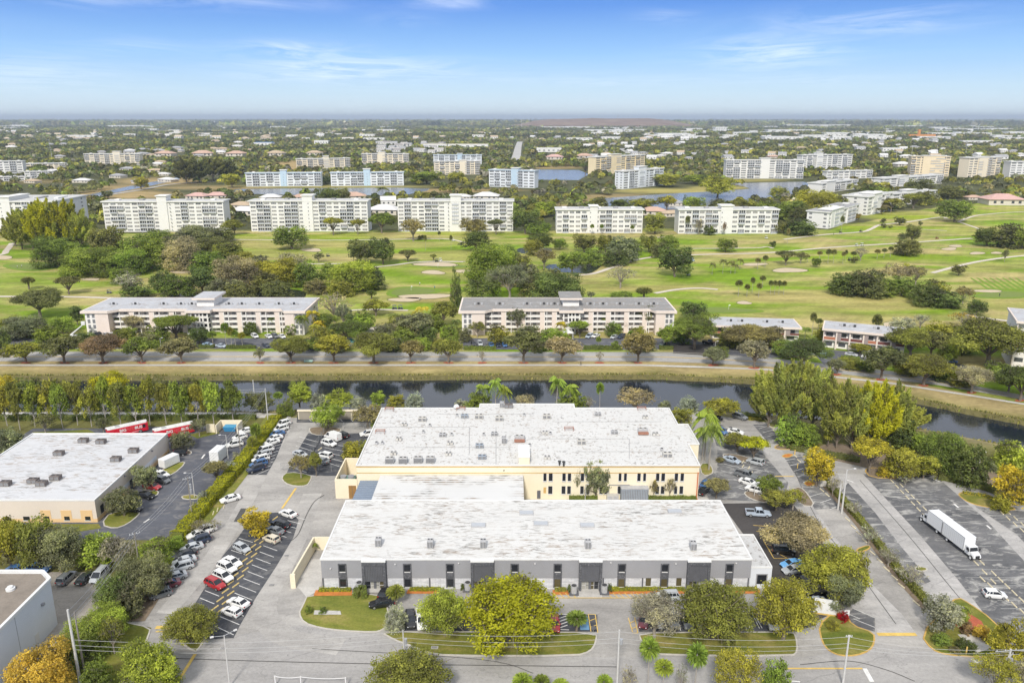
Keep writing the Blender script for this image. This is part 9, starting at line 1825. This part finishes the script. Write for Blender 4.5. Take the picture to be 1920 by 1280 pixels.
def pool_things():
 p=at(700,628);R=empty('pool_house',(p[0],p[1],0),0,'flat pale pool house between the pink blocks','building');b=MB();b.box(-5,5,-2,2,0,2.8);b.build('wall',M_PWHITE,R);b=MB();b.box(-5.6,5.6,-2.6,2.6,2.803,3.1);b.build('roof',M_FASCIA,R)
 p=at(362,634);R=empty('garden_umbrella',p,0,'white dome umbrella by the entrance of the left pink block','umbrella');b=MB();b.tube((0,0,0),(0,0,2.6),.05,.05,6);b.build('pole',M_MET,R);b=MB();n=10;b.loft([[(r*cos(2*pi*i/n),r*sin(2*pi*i/n),z) for i in range(n)] for r,z in((2.2,2.2),(1.7,2.8),(.8,3.2),(.1,3.35))]);b.build('canopy',M_CAP,R)
 p=at(1065,634);R=empty('entrance_canopy',(p[0],p[1],0),0,'small white hipped canopy before the entrance of the right pink block','canopy');b=MB();b.v=[(-2.2,-2,2.6),(2.2,-2,2.6),(2.2,2,2.6),(-2.2,2,2.6),(0,0,3.8)];b.f=[(0,1,4),(1,2,4),(2,3,4),(3,0,4),(3,2,1,0)];b.m=[0]*5;b.build('roof',M_CAP,R)
 for x in(-1.9,1.9):
  b=MB();b.box(x-.1,x+.1,-1.8,-1.6,0,2.6);b.box(x-.1,x+.1,1.6,1.8,0,2.6);b.build('post',M_CAP,R)
 p=at(139,634);R=empty('boom_lift',(p[0],p[1],0),.2,'white boom lift beside the left gable of the left pink block','lift');b=MB();b.box(-1.5,1.5,-.9,.9,.5,1.6);b.build('chassis',M_CAP,R);b=MB();b.tube((-1,0,1.6),(4,0,5.5),.3,.2,6);b.build('boom',M_CAP,R);b=MB();b.box(3.6,5.0,-.5,.5,5.5,6.9);b.build('basket',M_CAP,R)
 for x in(-1,1):
  b=MB();b.tube((x,-1,.45),(x,1,.45),.45,.45,10);b.build('wheel',M_TYRE,R)
 p=at(578,680);R=empty('bench',(p[0],p[1],.05),0,'pale green bench on the canal pavement','bench');b=MB();b.box(-1.6,1.6,-.3,.3,.42,.5);b.build('seat',M('pale_green_bench',(0.35,.5,.45),.6,.1,1),R);b=MB();b.box(-1.6,1.6,.3,.38,.5,1.0);b.build('backrest',M('pale_green_bench',(0.35,.5,.45),.6,.1,1),R)
 for x in(-1.3,1.3):
  b=MB();b.box(x-.06,x+.06,-.28,.28,0,.418);b.build('leg',M_DARK,R)
pool_things()
for i,(u,vb,vt,l) in enumerate([(95,284,262,'thin pale mast among the dark trees in the far left, left one'),(98,300,280,'thin pale mast in the far left, lower one'),(978,240,224,'dark lattice mast left of the landfill hill'),(835,290,268,'thin pale mast left of the far highway'),(1158,236,216,'thin mast on the landfill hill'),(1680,300,270,'thin curved-top mast in the right distance, left one'),(1708,300,272,'thin curved-top mast in the right distance, middle one'),(1755,295,272,'thin curved-top mast in the right distance, right one'),(1810,292,276,'short pale mast at the far right'),(1877,290,270,'tall pale mast at the far right'),(118,360,344,'roadside lamp by the far canal')]):
 P=at(u,vb);H=zat(P,vt);R=empty('radio_mast',P,0,l,'mast');w=.35/pxm(P)*1.0;b=MB();b.tube((0,0,0),(0,0,H),w,w*.6,5);b.build('shaft',M_CPOLE,R);b=MB();b.tube((-w*4,0,H*.96),(w*4,0,H*.96),w*.6,w*.6,4);b.build('crossarm',M_CPOLE,R)
P=at(1722,258);H=zat(P,243);R=empty('gantry_crane',P,0,'orange gantry crane in the right distance','crane');b=MB();b.box(-5,5,-5,5,0,H);b.build('tower',M('crane_orange',(0.6,0.25,0.06),.7,.1,.1),R);b=MB();b.box(-45,75,-6,6,6,14);b.build('beam',M('crane_orange',(0.6,0.25,0.06),.7,.1,.1),R)
# ------------------------------------------------------------ the air: one even haze box round the whole scene
def haze():
 b=MB();b.box(-60000,60000,-600,70000,-3,190);o=b.build('haze',None) if False else None
 me=b.mesh('haze',[]);o=bpy.data.objects.new('haze',me);link(o);tag(o,kind='stuff')
 m=bpy.data.materials.new('haze_air');m.use_nodes=True;nt=m.node_tree;nt.nodes.clear();out=nt.nodes.new('ShaderNodeOutputMaterial');v=nt.nodes.new('ShaderNodeVolumePrincipled')
 v.inputs['Color'].default_value=(0.72,0.82,0.95,1);v.inputs['Density'].default_value=HAZE;v.inputs['Anisotropy'].default_value=0.2
 nt.links.new(v.outputs[0],out.inputs['Volume']);me.materials.append(m)
HAZE=6.2e-5
haze()
